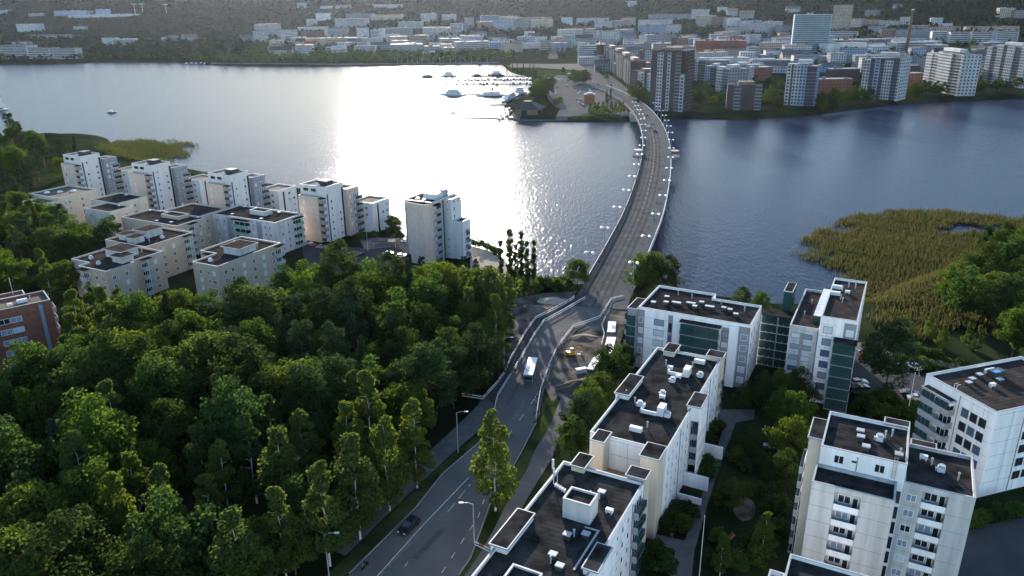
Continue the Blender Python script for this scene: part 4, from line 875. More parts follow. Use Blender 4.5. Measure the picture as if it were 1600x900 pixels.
# single trees that stand out
for p,key,s,lab in (((-32.4,109.1,5.0),'birch0',1.42,"tall birch with bare white trunk beside the lamp at the wood's edge"),((-28.4,116.2,5.0),'birch1',1.4,"pointed birch at the roadside, second along the wood's edge"),((-24.2,124.5,5.0),'birch3',1.25,"bushy birch at the roadside, third along the wood's edge"),((-19.7,131.9,5.0),'birch2',1.25,"birch at the roadside, last before the cycle path"),((-3.7,124.1,5.0),'birch3',1.3,"big leaning birch alone between road and white houses"),((-43.5,97.9,5.0),'birch1',1.3,"pointed sunlit birch at the bottom edge by the wood"),((-39.1,105.9,5.0),'birch2',1.15,"short birch at the wood's edge near the bottom")):
    plant(key,p[0],p[1],GZ,lab,None,s)
# poplars on the shore by the sand court
for i,p in enumerate(((-3.7,244.4,5.0),(-0.7,246.1,5.0),(1.3,244.2,5.0),(3.3,247.3,5.0),(5.2,245.3,5.0),(7.4,245.9,5.0))): plant('poplar%d'%(i%2),p[0],p[1],GZ,['leftmost poplar','second poplar','third poplar','fourth poplar','fifth poplar','rightmost poplar'][i]+' in the shore clump by the sand court','shore poplars',(1.25,1.4,1.15,1.32,1.2,1.15)[i])
p=(22.5,247.9,5.0); plant('broad1',p[0],p[1],4,'round tree standing by the near left end of the bridge',None,.82)
for i,p in enumerate(((43.7,245.8,5.0),(48.0,247.6,5.0),(52.6,244.3,5.0))): plant('broad%d'%i,p[0],p[1],4,['left','middle','right'][i]+' one of three trees behind the green-glass house','trees by the bridge end',(1.0,1.0,.85)[i])
for i,p in enumerate(((71.4,222.8,4.0),(76.8,220.5,4.0))): plant('broad%d'%(i+2),p[0],p[1],4,'small tree on the shore behind the roof, %s of the pair'%('left','right')[i],'pair of shore trees',(.62,.6)[i])
# row between the building site and the white houses
ROWT=[((36.0,211.9,5.0),'poplar0',.62),((33.2,199.2,5.0),'birch0',.45),((30.2,190.0,5.0),'spruce0',.55),((26.3,175.8,5.0),'broad0',.62),((23.5,171.8,5.0),'broad2',.66),((20.8,162.2,5.0),'broad1',.62),((18.0,154.5,5.0),'broad3',.6),((15.0,148.6,5.0),'broad4',.6),((12.4,142.9,5.0),'broad0',.58),((28.7,181.2,5.0),'broad4',.45),((17.7,162.2,5.0),'broad1',.45)]
for i,(p,k,s) in enumerate(ROWT): plant(k,p[0],p[1],GZ,'%s tree counted from the bridge in the row beside the white houses'%ordn[i],'row beside the white houses',s*1.22)
# trees by the right-hand car park and behind
p=(91.9,168.7,5.0); plant('broad4',p[0],p[1],GZ,'large airy yellow-green tree by the right-hand car park',None,1.2)
RW=[(143.6,235.6,3.0),(158.7,247.2,3.0),(175.0,259.8,3.0),(192.9,273.7,3.0),(197.6,266.1,3.0),(136.0,214.7,5.0),(147.5,219.5,5.0),(162.9,229.8,5.0),(169.4,224.1,5.0),(141.8,204.9,5.0),(150.9,204.6,5.0),(154.2,195.6,5.0),(189.0,234.7,5.0),(135.1,187.9,5.0),(134.7,176.5,5.0),(197.7,253.3,5.0),(181.6,213.3,5.0),(154.0,235.9,5.0),(166.9,241.5,5.0),(176.7,270.5,3.0)]
plant_group([('broad%d'%(i%5),p[0],p[1],2.5 if p[2]<4 else 4.5,random.uniform(.95,1.3)) for i,p in enumerate(RW)],'dense green tree, %s from the left in the grove on the right shore','grove on the right shore')
for i,p in enumerate(((127.7,196.4,5.0),(119.5,194.5,5.0),(128.4,193.0,5.0),(119.2,201.0,5.0))): plant('birch%d'%i,p[0],p[1],4.5,('%s thin birch from the left along the shore path')%ordn[i],'birches along the shore path',.5)
# left shore wood behind the towers
LW=[(-294.7,405.5,5.0),(-357.0,498.8,5.0),(-393.3,589.8,5.0),(-242.6,467.1,5.0),(-266.7,493.0,5.0),(-238.2,402.5,5.0),(-228.5,361.9,5.0),(-227.0,339.0,5.0),(-243.8,329.2,5.0)]
plant_group([(random.choice(['pine0','pine1','broad1','broad3','spruce1','pine2']),x,y,GZ,random.uniform(.95,1.35)) for x,y in scatter(LW,9.5,36,seed=9)],'%s tree from the left in the dark wood on the far left shore','left shore wood')
LW2=[(-233.0,339.2,5.0),(-218.2,344.0,5.0),(-176.4,298.3,5.0),(-155.1,289.0,5.0),(-159.6,266.5,5.0),(-148.0,240.3,5.0),(-146.0,228.9,5.0),(-178.6,241.3,5.0),(-230.5,309.4,5.0)]
plant_group([(random.choice(['birch0','broad1','broad3','birch2','broad0','pine2']),x,y,GZ,random.uniform(1.0,1.3)) for x,y in scatter(LW2,7.5,34,seed=10)],'%s tree from the left in the belt left of the beige blocks','belt left of the beige blocks')
# dark shrubs under the single tower and conifers by the shore tower
for i,p in enumerate(((-37.4,265.5,5.0),(-32.2,260.4,5.0),(-25.9,254.8,5.0),(-21.4,254.6,5.0),(-17.2,259.8,5.0),(-12.4,254.3,5.0))): plant('pine%d'%(i%3),p[0],p[1],GZ,'%s dark pine from the left at the foot of the single tower'%ordn[i],'pines under the single tower',.5)
for i,p in enumerate(((-54.9,310.3,5.0),(-52.2,308.3,5.0))): plant('spruce%d'%i,p[0],p[1],GZ,'%s clipped cone conifer by the tan brick tower'%('left','right')[i],'cone conifers',.34)
for i,p in enumerate(((-48.2,314.8,5.0),(-50.7,318.8,5.0))): plant('broad%d'%i,p[0],p[1],GZ,'%s shore tree between the two towers, dark against the glitter'%('right-hand','left-hand')[i],'trees between the towers',.55)

CITY=[
(-1009,1595,-949,1585,3.2,25.3,30,'cwhite','cgrey','bands','banded white office at the far left shore, widest wing'),
(-949,1585,-896,1568,3.1,20.6,26,'cwhite','cgrey','bands','banded white office at the far left shore, middle wing'),
(-890,1567,-845,1569,3.1,19.3,26,'cwhite','cgrey','bands','banded white office at the far left shore, right wing with slanted roof end'),
(-920,1709,-909,1723,5.1,11.0,20,'cwhite','cgrey','plain','small white annex right of the banded lakeside office'),
(-1211,1947,-1135,1940,11.5,8.8,30,'cwhite','cgrey','plain','white upper storey rising behind the banded lakeside office'),
(-1578,2605,-1503,2597,19.6,30.9,30,'cwhite','cgrey','plain','white slab-sided hall with slanted ends on the far left'),
(-1303,2195,-1175,2189,17.1,11.5,26,'cwhite','cgrey','bands','long low white school below the white slab-sided hall'),
(-960,1905,-932,1900,11.1,18.6,24,'cwhite','cgrey','plain','white box end of the far left lakeside hall'),
(-932,1900,-884,1914,11.1,14.4,30,'cgrey','cpale','plain','grey lakeside hall with pale roof on the far left'),
(-1392,2597,-1355,2601,22.2,18.4,18,'cwhite','cgrey','grid','small white house among trees, far left'),
(-1884,3029,-1855,3027,77.7,13.3,30,'cblue','cpale','plain','pale blue shed at the left edge under the hill'),
(-1733,2948,-1672,2944,68.7,9.8,30,'cgrey','cpale','plain','low grey shed under the left hill'),
(-1633,2936,-1514,2928,69.9,16.2,50,'cblue','cpale','plain','long pale blue factory shed under the left hill'),
(-1485,2940,-1440,2953,72.5,17.3,30,'cblue','cpale','plain','blue-grey block beside the long factory shed'),
(-1557,2886,-1317,2924,63.4,9.6,60,'cwhite','cpale','plain','very long low white factory with bright roof under the left hill'),
(-890,1977,-878,1994,14.2,9.7,10,'cwhite','cbrown','gable','small white villa by the left shore woods'),
(-868,2015,-849,2016,15.0,10.6,10,'cbeige','cpale','gable','small beige villa with bright roof in the left shore woods'),
(-838,1997,-821,2020,14.2,15.8,12,'cgrey','cbrown','gable','grey gabled house in the left shore woods'),
(-792,1962,-764,1984,12.3,21.5,12,'cwhite','cbrown','gable','tall white gabled house in the left shore woods'),
(-657,1995,-643,2037,12.2,16.7,14,'cgrey','cgrey','gable','grey house left of the terraced white block'),
(-618,1971,-591,1986,11.4,27.5,30,'cwhite','cgrey','grid','terraced white block at the left end of the town, lower part'),
(-663,2180,-628,2240,16.8,32.2,30,'cwhite','cred','grid','terraced white block at the left end of the town, upper part'),
(-571,2032,-537,2057,14.1,24.5,26,'cwhite','cgrey','grid','white corner block left of the brick block'),
(-608,2335,-522,2333,20.5,15.7,16,'cwhite','cbrown','grid','long white block behind the brick corner'),
(-520,2070,-489,2105,16.5,15.7,20,'cbrick','cgrey','grid','small red-brick and white block in the left town'),
(-537,1977,-504,2002,11.6,12.0,18,'cwhite','cgrey','grid','low white block above the shore trees, left town'),
(-473,2107,-423,2144,17.1,22.3,20,'cwhite','cgrey','bands','white office with blue window bands in the left town'),
(-444,1871,-356,1882,9.7,14.2,24,'cbeige','cdark','bands','low beige office with dark roof above the shore trees'),
(-627,2518,-597,2516,36.8,17.8,16,'cwhite','cpale','grid','small white house with bright roof, left town'),
(-611,2581,-565,2579,48.4,22.9,16,'cpale','cpale','plain','brightest sunlit roof stepping uphill in the left town'),
(-514,2403,-480,2396,31.4,25.9,16,'cwhite','cpale','grid','white block with bright roof edge, left town'),
(-478,2385,-414,2361,31.5,25.6,18,'cwhite','cpale','bands','white banded block beside the bright-roofed one'),
(-510,2553,-422,2501,51.6,17.8,20,'cgrey','cgrey','grid','grey-white block on the slope above the left town'),
(-419,2477,-318,2451,50.2,14.6,20,'cbeige','cred','grid','long red-roofed block on the slope above the left town'),
(-386,2052,-359,2047,15.6,25.4,16,'cwhite','cgrey','plain','windowless white tower block in the left town'),
(-318,1860,-297,1847,11.7,29.3,14,'cwhite','cpale','bands','narrow white block with bands, end of the long grey block'),
(-322,2008,-307,2011,13.4,25.7,20,'cpale','cpale','plain','pale stair block beside the narrow banded end'),
(-312,2050,-245,2069,14.9,24.0,18,'cgrey','cpale','grid','long grey block with bright roof edge, left centre'),
(-263,1797,-228,1812,11.3,17.0,20,'cbeige','cred','grid','low red-roofed block in front of the long grey one'),
(-241,1631,-177,1635,6.9,12.4,26,'cgrey','cdark','plain','low dark-roofed hall above the shore trees, left centre'),
(-309,2263,-239,2257,29.8,19.4,18,'cgreen','cpale','grid','greenish block with bright roof, left centre'),
(-740,2863,-709,2855,86.1,17.8,16,'cwhite','cgrey','grid','white tower block alone on the left hill'),
(-641,2781,-599,2788,83.4,9.2,16,'cwhite','cgrey','grid','first of three tiny white blocks on the left hill'),
(-588,2788,-564,2800,84.8,9.2,16,'cwhite','cgrey','grid','second of three tiny white blocks on the left hill'),
(-557,2794,-538,2801,85.5,8.7,16,'cwhite','cgrey','grid','third of three tiny white blocks on the left hill'),
(-461,2770,-350,2753,83.5,12.2,24,'cwhite','cgrey','grid','long white building high on the hill above the left centre'),
(-254,2388,-213,2402,46.6,22.2,18,'cwhite','cpale','grid','white block with bright roof edge left of centre, at the hill foot'),
(-194,2389,-153,2397,45.9,19.5,16,'cwhite','cpale','grid','white block standing alone against the dark hill'),
(-115,2232,-96,2247,31.8,27.5,12,'cgrey','cgrey','plain','narrow grey tower block at the hill foot, centre'),
(-81,2331,-26,2337,42.4,19.1,20,'cblue','cpale','bands','pale blue office with bright roof at the hill foot'),
(-26,2328,26,2331,41.9,17.3,18,'cbeige','cred','grid','red-roofed block right of the pale blue office'),
(-82,2208,-39,2219,28.9,19.0,18,'cbrown','cred','grid','brown block with reddish roof in front of the blue office'),
(-39,2160,14,2167,26.6,25.0,18,'cblue','cblue','grid','light blue block in front of the red-roofed one'),
(14,2184,62,2188,28.5,24.5,18,'cgrey','cgrey','grid','plain grey block between the light blue and the beige'),
(61,2162,118,2165,27.0,25.0,18,'cbeige','cred','grid','beige town hall-like block with red roof beside the street'),
(26,2351,124,2347,46.0,9.6,14,'cgrey','cred','grid','row of grey roofs behind the beige block'),
(-225,2104,-151,2087,18.0,20.4,18,'cwhite','cred','grid','long white block with red roof, centre'),
(-146,2025,-116,2024,17.1,31.1,18,'cwhite','cpale','bands','white corner block with rounded bands, centre'),
(-123,2153,-108,2165,24.6,21.8,18,'cgrey','cgrey','grid','grey wing behind the banded corner block'),
(-96,1953,-54,1950,15.0,19.1,16,'cgrey','cgrey','gable','grey villa among trees in the park, centre'),
(-106,1597,-39,1619,6.0,18.3,16,'cwhite','cdark','bands','long white office with dark roof above the harbour trees'),
(6,1705,38,1713,8.8,11.7,18,'cbrown','cgrey','plain','low brown hall left of the modern white church'),
(25,1811,84,1804,12.8,11.6,20,'cwhite','cgrey','plain','modern white church, low nave'),
(36,1892,58,1887,17.4,14.9,12,'cwhite','cdark','plain','modern white church, tower with dark opening'),
(16,1640,72,1659,7.1,10.7,16,'cwhite','cpale','plain','low pale building in front of the modern church'),
(-163,1532,-137,1543,4.6,6.5,14,'cwhite','cpale','gable','small pale harbour shed, left of the masts'),
(112,1807,174,1815,14.7,23.9,20,'cwhite','cbrown','grid','white corner house with brown roof at the avenue'),
(173,1799,195,1811,15.7,24.5,18,'cbeige','cbrown','grid','ochre house beside the white corner house'),
(100,1653,138,1658,7.9,20.1,16,'cgreen','cgrey','grid','grey-green school with small turret above the square'),
(133,1629,178,1645,7.6,18.0,16,'cwhite','cgrey','bands','white office with blue bands above the square'),
(148,2232,176,2237,35.5,20.0,16,'cwhite','cwhite','plain','white block with a rounded roof at the hill foot'),
(186,2247,275,2236,38.0,15.8,16,'cwhite','cgrey','grid','long white terrace at the foot of the ridge'),
(227,2133,278,2133,30.8,16.7,16,'cwhite','cdark','grid','white block with dark roof, right of the rounded one'),
(193,1782,208,1795,14.9,22.2,16,'cwhite','cgrey','grid','narrow white house between ochre house and banded office'),
(203,1752,242,1761,13.4,23.2,18,'cwhite','cgrey','grid','tall white office left of the shopping street'),
(188,1671,224,1670,9.7,10.8,14,'cwhite','cgrey','bands','low white shop below the tall office'),
(277,2122,321,2142,30.6,18.3,16,'cgrey','cbrown','grid','grey block behind the shopping street'),
(310,2142,339,2168,32.8,21.7,16,'cbeige','cred','grid','beige block closing the view of the street'),
(249,1813,288,1864,15.5,20.8,18,'cblue','cred','grid','bluish shop block on the left of the street'),
(332,2050,415,2058,25.9,26.1,20,'cwhite','cgrey','grid','white block on the right of the street, back row'),
(316,1906,375,1933,16.5,24.5,20,'cblue','cgrey','grid','bluish white block on the right of the street, second row'),
(375,1933,416,1954,17.6,24.8,20,'cwhite','cgrey','grid','white block beside the bluish one, second row'),
(269,1575,293,1595,8.9,24.6,20,'cwhite','cdark','bands','white gable-end office at the street corner'),
(293,1595,331,1593,10.0,22.3,20,'cgrey','cgrey','grid','glass-fronted office right of the street corner'),
(329,1578,361,1594,10.4,17.4,18,'cbrown','cdark','grid','dark block right of the glass-fronted office'),
(393,2280,509,2267,44.9,16.0,20,'cgrey','cgrey','grid','long grey terrace under the ridge, right of centre'),
(167,1208,197,1210,3.9,21.9,14,'cwhite','cgrey','grid','white house behind the brown balcony row'),
(195,1199,200,1197,4.3,23.0,14,'cbrick','cdark','plain','thin brick stair tower between two white houses'),
(202,1208,259,1220,4.4,21.4,14,'cwhite','cgrey','grid','long white house behind the brown tower'),
(133,1219,143,1216,3.4,31.8,16,'cdbrick','cdark','plain','dark brick end house left of the balcony row'),
(303,1306,377,1280,7.0,28.1,16,'cred','cdark','grid','dark red brick slab with many windows, right of the brown tower'),
(278,1144,341,1135,5.7,13.2,34,'cwhite','croof','plain','low pale shopping hall with grey roof in front of the brick slab'),
(397,1239,439,1232,9.4,13.3,24,'cwhite','cgrey','plain','white hall with a brick-red door panel'),
(269,1267,295,1267,6.1,18.9,18,'cwhite','cgrey','grid','white block left of the dark red brick slab'),
(263,946,317,958,4.6,15.6,14,'cred','croof','grid','red brick apartment row with grey metal roof'),
(368,1228,491,1215,8.6,7.5,30,'cgrey','croof','plain','grey roofs of the long shopping centre'),
(341,1135,405,1136,7.4,7.9,26,'cgrey','croof','plain','lower grey shopping hall behind the lakeside blocks'),
(462,1314,517,1299,12.6,60.1,18,'cglass','cpale','glass','big pale green glass office slab, tallest on the right'),
(755,1895,778,1864,23.3,59.5,16,'cbeige','cgrey','grid','slender beige tower with slanted top behind the glass slab'),
(640,1623,692,1599,16.8,18.2,20,'cwhite','cgrey','bands','white block with dark strips under the slender tower'),
(498,1259,565,1268,11.7,18.3,24,'cpale','cpale','plain','windowless pale mall block right of the glass slab'),
(570,1276,604,1291,12.7,16.6,24,'cpale','cgrey','plain','second windowless pale block beside the brown roof'),
(614,1504,784,1504,17.8,6.3,30,'cgreen','cpale','plain','long low hall with bright flat roof in the right town'),
(631,1310,709,1331,13.8,14.1,20,'cwhite','cpale','bands','long white office with dark bands behind the chimney'),
(720,1559,748,1560,21.1,19.4,16,'cbrown','cgrey','grid','brown gable-end block, right town'),
(743,1550,809,1540,21.2,17.5,16,'cgrey','cgrey','grid','long grey apartment row left of the four white wings'),
(778,1482,802,1476,19.2,18.4,16,'cwhite','cpale','bands','first of four white wings in the right town, with bright roof'),
(797,1455,826,1450,19.1,18.1,16,'cwhite','cdark','bands','second of four white wings in the right town'),
(826,1440,862,1437,19.5,17.9,16,'cwhite','cdark','bands','third of four white wings in the right town'),
(865,1429,918,1451,19.6,19.6,16,'cwhite','cdark','bands','fourth of four white wings in the right town'),
(904,1598,1001,1584,29.3,11.9,14,'cbeige','cred','grid','long beige row with red roof on the right slope'),
(852,1640,909,1626,28.4,11.6,14,'cbeige','cred','grid','shorter beige row with brownish roof on the right slope'),
(861,1786,877,1775,39.2,17.9,14,'cwhite','cgrey','grid','white villa block left of the chimney top'),
(901,1732,923,1725,38.9,16.1,14,'cwhite','cpale','grid','white balcony block on the right wooded slope'),
(904,1702,928,1693,35.8,9.5,14,'cbeige','cpale','gable','low pale house below the wooded slope'),
(1038,1722,1068,1717,54.3,19.1,16,'cbeige','cpale','grid','pale building high in the right wood'),
(1062,1706,1086,1706,53.0,15.8,16,'cgrey','cgrey','grid','grey building at the right edge high in the wood'),
(942,2004,958,1992,72.6,11.0,14,'cwhite','cgrey','gable','white house on the hill above the chimney'),
(762,2239,798,2231,61.5,17.3,14,'cwhite','cgrey','gable','white school-like house on the hill left of the slender tower'),
(604,2250,632,2249,53.2,22.5,18,'cwhite','cbrown','gable','white gabled church-like hall on the slope'),
(623,2203,661,2191,47.2,22.0,16,'cgreen','cbrown','gable','pale green gabled house on the slope'),
(509,2267,551,2248,47.3,25.9,18,'cwhite','cgrey','grid','white stepped block on the slope, left of the gabled hall'),
(601,2340,626,2337,63.9,12.9,16,'cwhite','cbrown','grid','small white house under the ridge right of centre'),
(377,2595,409,2606,77.0,20.0,16,'cwhite','cgrey','grid','white block alone on the far ridge'),
(493,2094,540,2114,28.9,29.8,18,'cbeige','cpale','grid','cream round-ended block in the dense right centre'),
(534,2091,564,2107,28.5,26.6,18,'cbrown','cgrey','grid','brown block beside the cream round-ended one'),
(558,2084,596,2090,28.5,24.9,18,'cwhite','cdark','plain','white windowless block with dark side'),
(567,1983,626,2004,22.4,25.4,18,'cwhite','cblue','grid','white block with blue roof in the dense right centre'),
(518,1885,575,1923,17.8,18.6,18,'cwhite','cgrey','grid','white hotel-like block, dense right centre'),
(578,1893,609,1915,16.8,29.3,16,'cwhite','cgrey','grid','tall white block with balconies, left of the pair'),
(590,1854,641,1894,15.4,32.3,16,'cwhite','cpale','grid','tall white block with balconies, right of the pair'),
(623,1838,660,1886,15.7,23.8,16,'cgrey','cgrey','grid','grey block squeezed left of the glass slab'),
(449,1708,491,1743,12.6,19.5,18,'cbeige','cbrown','grid','beige block with brown hipped roof, dense right centre'),
(491,1743,520,1746,13.1,12.5,18,'cwhite','cpale','gable','white house with bright pitched roof, dense right centre'),
(498,1661,583,1679,14.2,9.5,24,'cbrown','cgrey','plain','low brown market hall left of the glass slab'),
(793,1909,818,1880,31.0,21.2,14,'cwhite','cgrey','grid','white house right of the slender tower'),
(824,1895,845,1853,36.7,12.6,14,'cbeige','cred','grid','beige house with red roof, right of the slender tower'),
(867,1983,882,1954,54.5,15.3,14,'cgrey','cgrey','grid','grey block with small spire on the right slope'),
(748,1684,765,1660,23.0,18.9,14,'cblue','cgrey','grid','bluish block between slender tower and chimney'),
(823,1804,846,1768,33.7,15.4,14,'cwhite','cbrown','grid','white block with brown roof left of the chimney'),
(812,1628,846,1628,26.9,16.5,14,'cgrey','cbrown','grid','grey block right of the chimney, behind'),
(325,831,362,834,3.0,14.1,12,'cred','croof','grid','long red-brown brick house between the two right-hand lakeside towers'),
(382,940,417,944,3.9,14.3,14,'cdbrick','croof','grid','dark brick house with pale flat roof behind the lakeside towers'),
(440,895,470,899,3.2,13.0,14,'corange','croof','grid','orange brick house between the second and third lakeside towers'),
(495,1002,521,1007,4.7,11.3,14,'cdbrick','croof','grid','dark house with grey roof behind the orange brick house'),
(529,927,554,932,3.4,15.5,14,'corange','croof','grid','orange brick house between the third and last lakeside towers'),
(457,1152,509,1165,8.3,9.8,20,'cgrey','croof','plain','grey mall wing behind the dark brick house'),
(506,1147,585,1166,8.0,11.1,20,'cblue','croof','plain','blue-grey mall roof behind the second lakeside tower'),
(634,1171,666,1177,8.4,11.3,16,'cwhite','cgrey','grid','white block behind the third lakeside tower'),
(704,1203,742,1210,9.1,18.0,16,'cbeige','cgrey','grid','pale block left of the last lakeside tower')]

# ---------------------------------------------------------------- the town across the lake
for n,c in (('cwhite',(.36,.36,.365)),('cpale',(.44,.43,.41)),('cgrey',(.2,.21,.22)),('cbeige',(.36,.3,.24)),('cblue',(.22,.28,.36)),('cgreen',(.24,.29,.27)),('cbrown',(.2,.14,.11)),('cdark',(.05,.045,.045)),('cbrick',(.13,.07,.058)),('cred',(.2,.07,.05)),('cdbrick',(.075,.045,.038)),('corange',(.27,.1,.055)),('croof',(.13,.14,.16)),('cglass',(.2,.29,.33)),('rgrey',(.09,.092,.1)),('rpale',(.34,.34,.34)),('rblue',(.12,.18,.3)),('rwhite',(.3,.3,.3))): mat(n,c,.8,.14,.12,spec=.1 if n[0]=='c' else 0)
glass('far_window',(.03,.045,.07),.3,.3)
def win_grid(mb,p,q,z0,z1,style,out=.12,fl=3.0):
    "window quads on the wall from p to q (outward to its right-hand side)"
    d=Vector((q[0]-p[0],q[1]-p[1],0)); L=d.length; d.normalize(); n=Vector((d.y,-d.x,0))*out
    k=max(1,int((z1-z0-1.0)/fl)); fh=(z1-z0-.8)/k
    for i in range(k):
        za=z0+.6+i*fh+fh*.28; zb=za+fh*.5
        if style in('bands','glass'): spans=[(L*.03,L*.97)]
        else:
            m=max(1,int(L/3.4)); spans=[(L*(j+.25)/m,L*(j+.75)/m) for j in range(m)]
        for s,e in spans:
            a=Vector((p[0],p[1],0))+d*s+n; b=Vector((p[0],p[1],0))+d*e+n
            mb.quad((a.x,a.y,za),(b.x,b.y,za),(b.x,b.y,zb),(a.x,a.y,zb))
def far_house(x0,y0,x1,y1,z,hgt,dep,wall,roof,style,label,name='town_building',group='town across the lake'):
    o=empty(name,(x0,y0,z),math.atan2(y1-y0,x1-x0),label,'building',group); L=math.hypot(x1-x0,y1-y0); rz=random.Random(int(x0*7+y0))
    mb=MB(); r=MB()
    if style=='gable':
        e=hgt*.6; mb.box(0,L,0,dep,-3,e,False); mb.quad((0,0,e),(0,dep,e),(0,dep/2,hgt)); mb.quad((L,dep,e),(L,0,e),(L,dep/2,hgt))
        r.quad((-.4,-.5,e-.2),(L+.4,-.5,e-.2),(L+.4,dep/2,hgt+.15),(-.4,dep/2,hgt+.15)).quad((L+.4,dep+.5,e-.2),(-.4,dep+.5,e-.2),(-.4,dep/2,hgt+.15),(L+.4,dep/2,hgt+.15)).box(L*.6,L*.6+.9,dep*.4,dep*.4+.9,hgt-1,hgt+1.2); top=e
    else:
        mb.box(0,L,0,dep,-3,hgt,False); top=hgt
        r.box(-.3,L+.3,-.3,dep+.3,hgt,hgt+.6)
        if hgt>7:
            for _ in range(max(1,int(L/12))):
                a=rz.uniform(.1,.8)*L; b=rz.uniform(.2,.7)*dep; r.box(a,a+rz.uniform(1.5,4),b,b+rz.uniform(1.5,3.5),hgt+.6,hgt+rz.uniform(1.4,3.2))
    mb.build('wall',M[wall],o); r.build('roof',M['r'+roof[1:]] if 'r'+roof[1:] in M else M[roof],o)
    if style!='plain':
        w=MB(); win_grid(w,(0,0),(L,0),0,top,style); 
        if style=='grid': win_grid(w,(L,0),(L,dep),0,top,'grid'); win_grid(w,(0,dep),(0,0),0,top,'grid')
        k=w.build('windows',M['far_window'],o); k['kind']='stuff'
    return o
for row in CITY: far_house(*row)
# infill blocks of the dense centre, set out row by row
rf=random.Random(31); taken=[((r[0]+r[2])/2,(r[1]+r[3])/2,math.hypot(r[2]-r[0],r[3]-r[1])/2) for r in CITY]; infill=[]
for row in range(22):
    y=1000+row*44
    for k in range(46):
        az=rf.uniform(-.30,.62); x=az*y; L=rf.uniform(18,46)
        if az<.1 and y<1545: continue
        if y<1010+(.2-az)*900 and az<.2: continue
        if any(abs(x-a)<r+L/2+5 and abs(y-b)<23 for a,b,r in taken): continue
        if y>np.interp(az,[-.3,-.13,.04,.23,.38,.46,.62],[2250,1980,1830,1780,1680,1430,1260]): continue
        taken.append((x,y,L/2)); infill.append((az,x,y,L))
names={}
for az,x,y,L in sorted(infill):
    w,wn=rf.choice((('cwhite','white'),('cwhite','white'),('cgrey','grey'),('cbeige','beige'),('cpale','pale'),('cblue','bluish'))); rr,rn=rf.choice((('cgrey','grey'),('cdark','dark'),('cred','red'),('cpale','bright'))); st=rf.choice(('grid','grid','bands','gable')); n=names[(wn,rn)]=names.get((wn,rn),0)+1
    g=float(ground_z(np.array([x]),np.array([y]))[0]); t=rf.uniform(-.25,.25); far_house(x-L/2,y,x-L/2+L*math.cos(t),y+L*math.sin(t),g,rf.uniform(9,19),rf.uniform(12,18),w,rr,st,'%s block with %s roof, %s of its colours from the left in the dense town'%(wn,rn,nth(n)),group='dense town blocks')
# lakeside towers: bays of white frames, dark balconies and grey piers
def bay_tower(p,q,h,dep,cols,label,z=3,top=None):
    L=math.hypot(q[0]-p[0],q[1]-p[1]); o=empty('lakeside_tower',(p[0],p[1],z),math.atan2(q[1]-p[1],q[0]-p[0]),label,'tower','towers along the far shore')
    x=0; tot=sum(c[1] for c in cols); fl=2.95
    for kind,w,hh,fwd in cols:
        w=w/tot*L; H=h*hh
        wallm={'w':'cwhite','g':'cgrey','d':'cdbrick','b':'cblue','k':'cdark','p':'cpale','n':'cbrown'}[kind]
        MB().box(x,x+w-.02,-fwd,dep,-2,H,False).build('wall',M[wallm],o)
        MB().box(x-.1,x+w+.1,-fwd-.15,dep+.15,H,H+.5).build('roof',M['rgrey' if kind in 'dn' else 'croof'],o)
        n=int(H/fl); wm=MB(); bm_=MB()
        for i in range(n):
            z0=.8+i*fl
            if kind in 'kgn': wm.box(x+.25,x+w-.25,-fwd-.1,-fwd,z0+.9,z0+2.5); bm_.box(x+.1,x+w-.1,-fwd-1.2,-fwd,z0-.25,z0+(.0 if kind in 'kg' else .35))
            else:
                m=max(1,int(w/2.6))
                for j in range(m): wm.box(x+w*(j+.2)/m,x+w*(j+.8)/m,-fwd-.1,-fwd,z0+.6,z0+2.3)
        k=wm.build('windows',M['far_window'],o); k['kind']='stuff'
        if bm_.v: k=bm_.build('balcony_fronts',M['cgrey'],o); k['kind']='stuff'
        x+=w
    sw=MB(); H=h*cols[0][2]
    win_grid(sw,(0,dep),(0,0),0,H,'grid'); win_grid(sw,(L,0),(L,dep),0,h*cols[-1][2],'grid'); k=sw.build('windows',M['far_window'],o); k['kind']='stuff'
    MB().box(L*.3,L*.75,dep*.3,dep*.7,h,h+3).build('roof_house',M['cbrown' if cols[0][0]=='d' else 'cwhite'],o); return o
bay_tower((259.1,741.0,3.0),(283.7,729.0,3.0),38,16,[('p',.9,.97,.3),('k',.5,.97,0),('w',1.4,.97,1),('b',1.4,.97,1),('k',2.0,.93,0),('b',.3,.95,.2)],'white lakeside tower with dark balconies, the leftmost of the four right-hand towers')
bay_tower((353.8,793.8,3.0),(376.7,763.9,2.5),41,18,[('w',1.3,.88,.6),('k',1,.93,0),('b',1,.94,.8),('k',1,.93,0),('w',1.6,.9,1.4),('k',1.2,.95,0),('w',.4,.97,.5)],'white and grey lakeside tower, second of the four right-hand towers')
bay_tower((457.1,874.1,3.1),(452.1,794.7,3.0),41,18,[('w',1.1,.9,.5),('g',1,.93,0),('w',.7,.98,.8),('w',1.6,.96,1.2),('k',1.3,.95,0),('w',.25,.96,.2)],'white lakeside tower with wide glazed bays, third of the four right-hand towers')
bay_tower((553.2,925.1,3.3),(554.3,856.9,3.0),43,18,[('w',1,.92,.6),('k',1,.95,0),('w',1.2,1,.6),('k',.9,.98,0),('w',1.4,.98,1.2),('k',1.2,.97,0),('w',.9,1,.4)],'tall white lakeside tower at the right edge of the picture')
bay_tower((594.2,920.9,3.3),(585.3,853.2,3.0),45,18,[('w',1.5,.92,.6),('k',1,.95,0),('w',1.2,1,.6)],'lakeside tower cut off by the right edge of the picture')
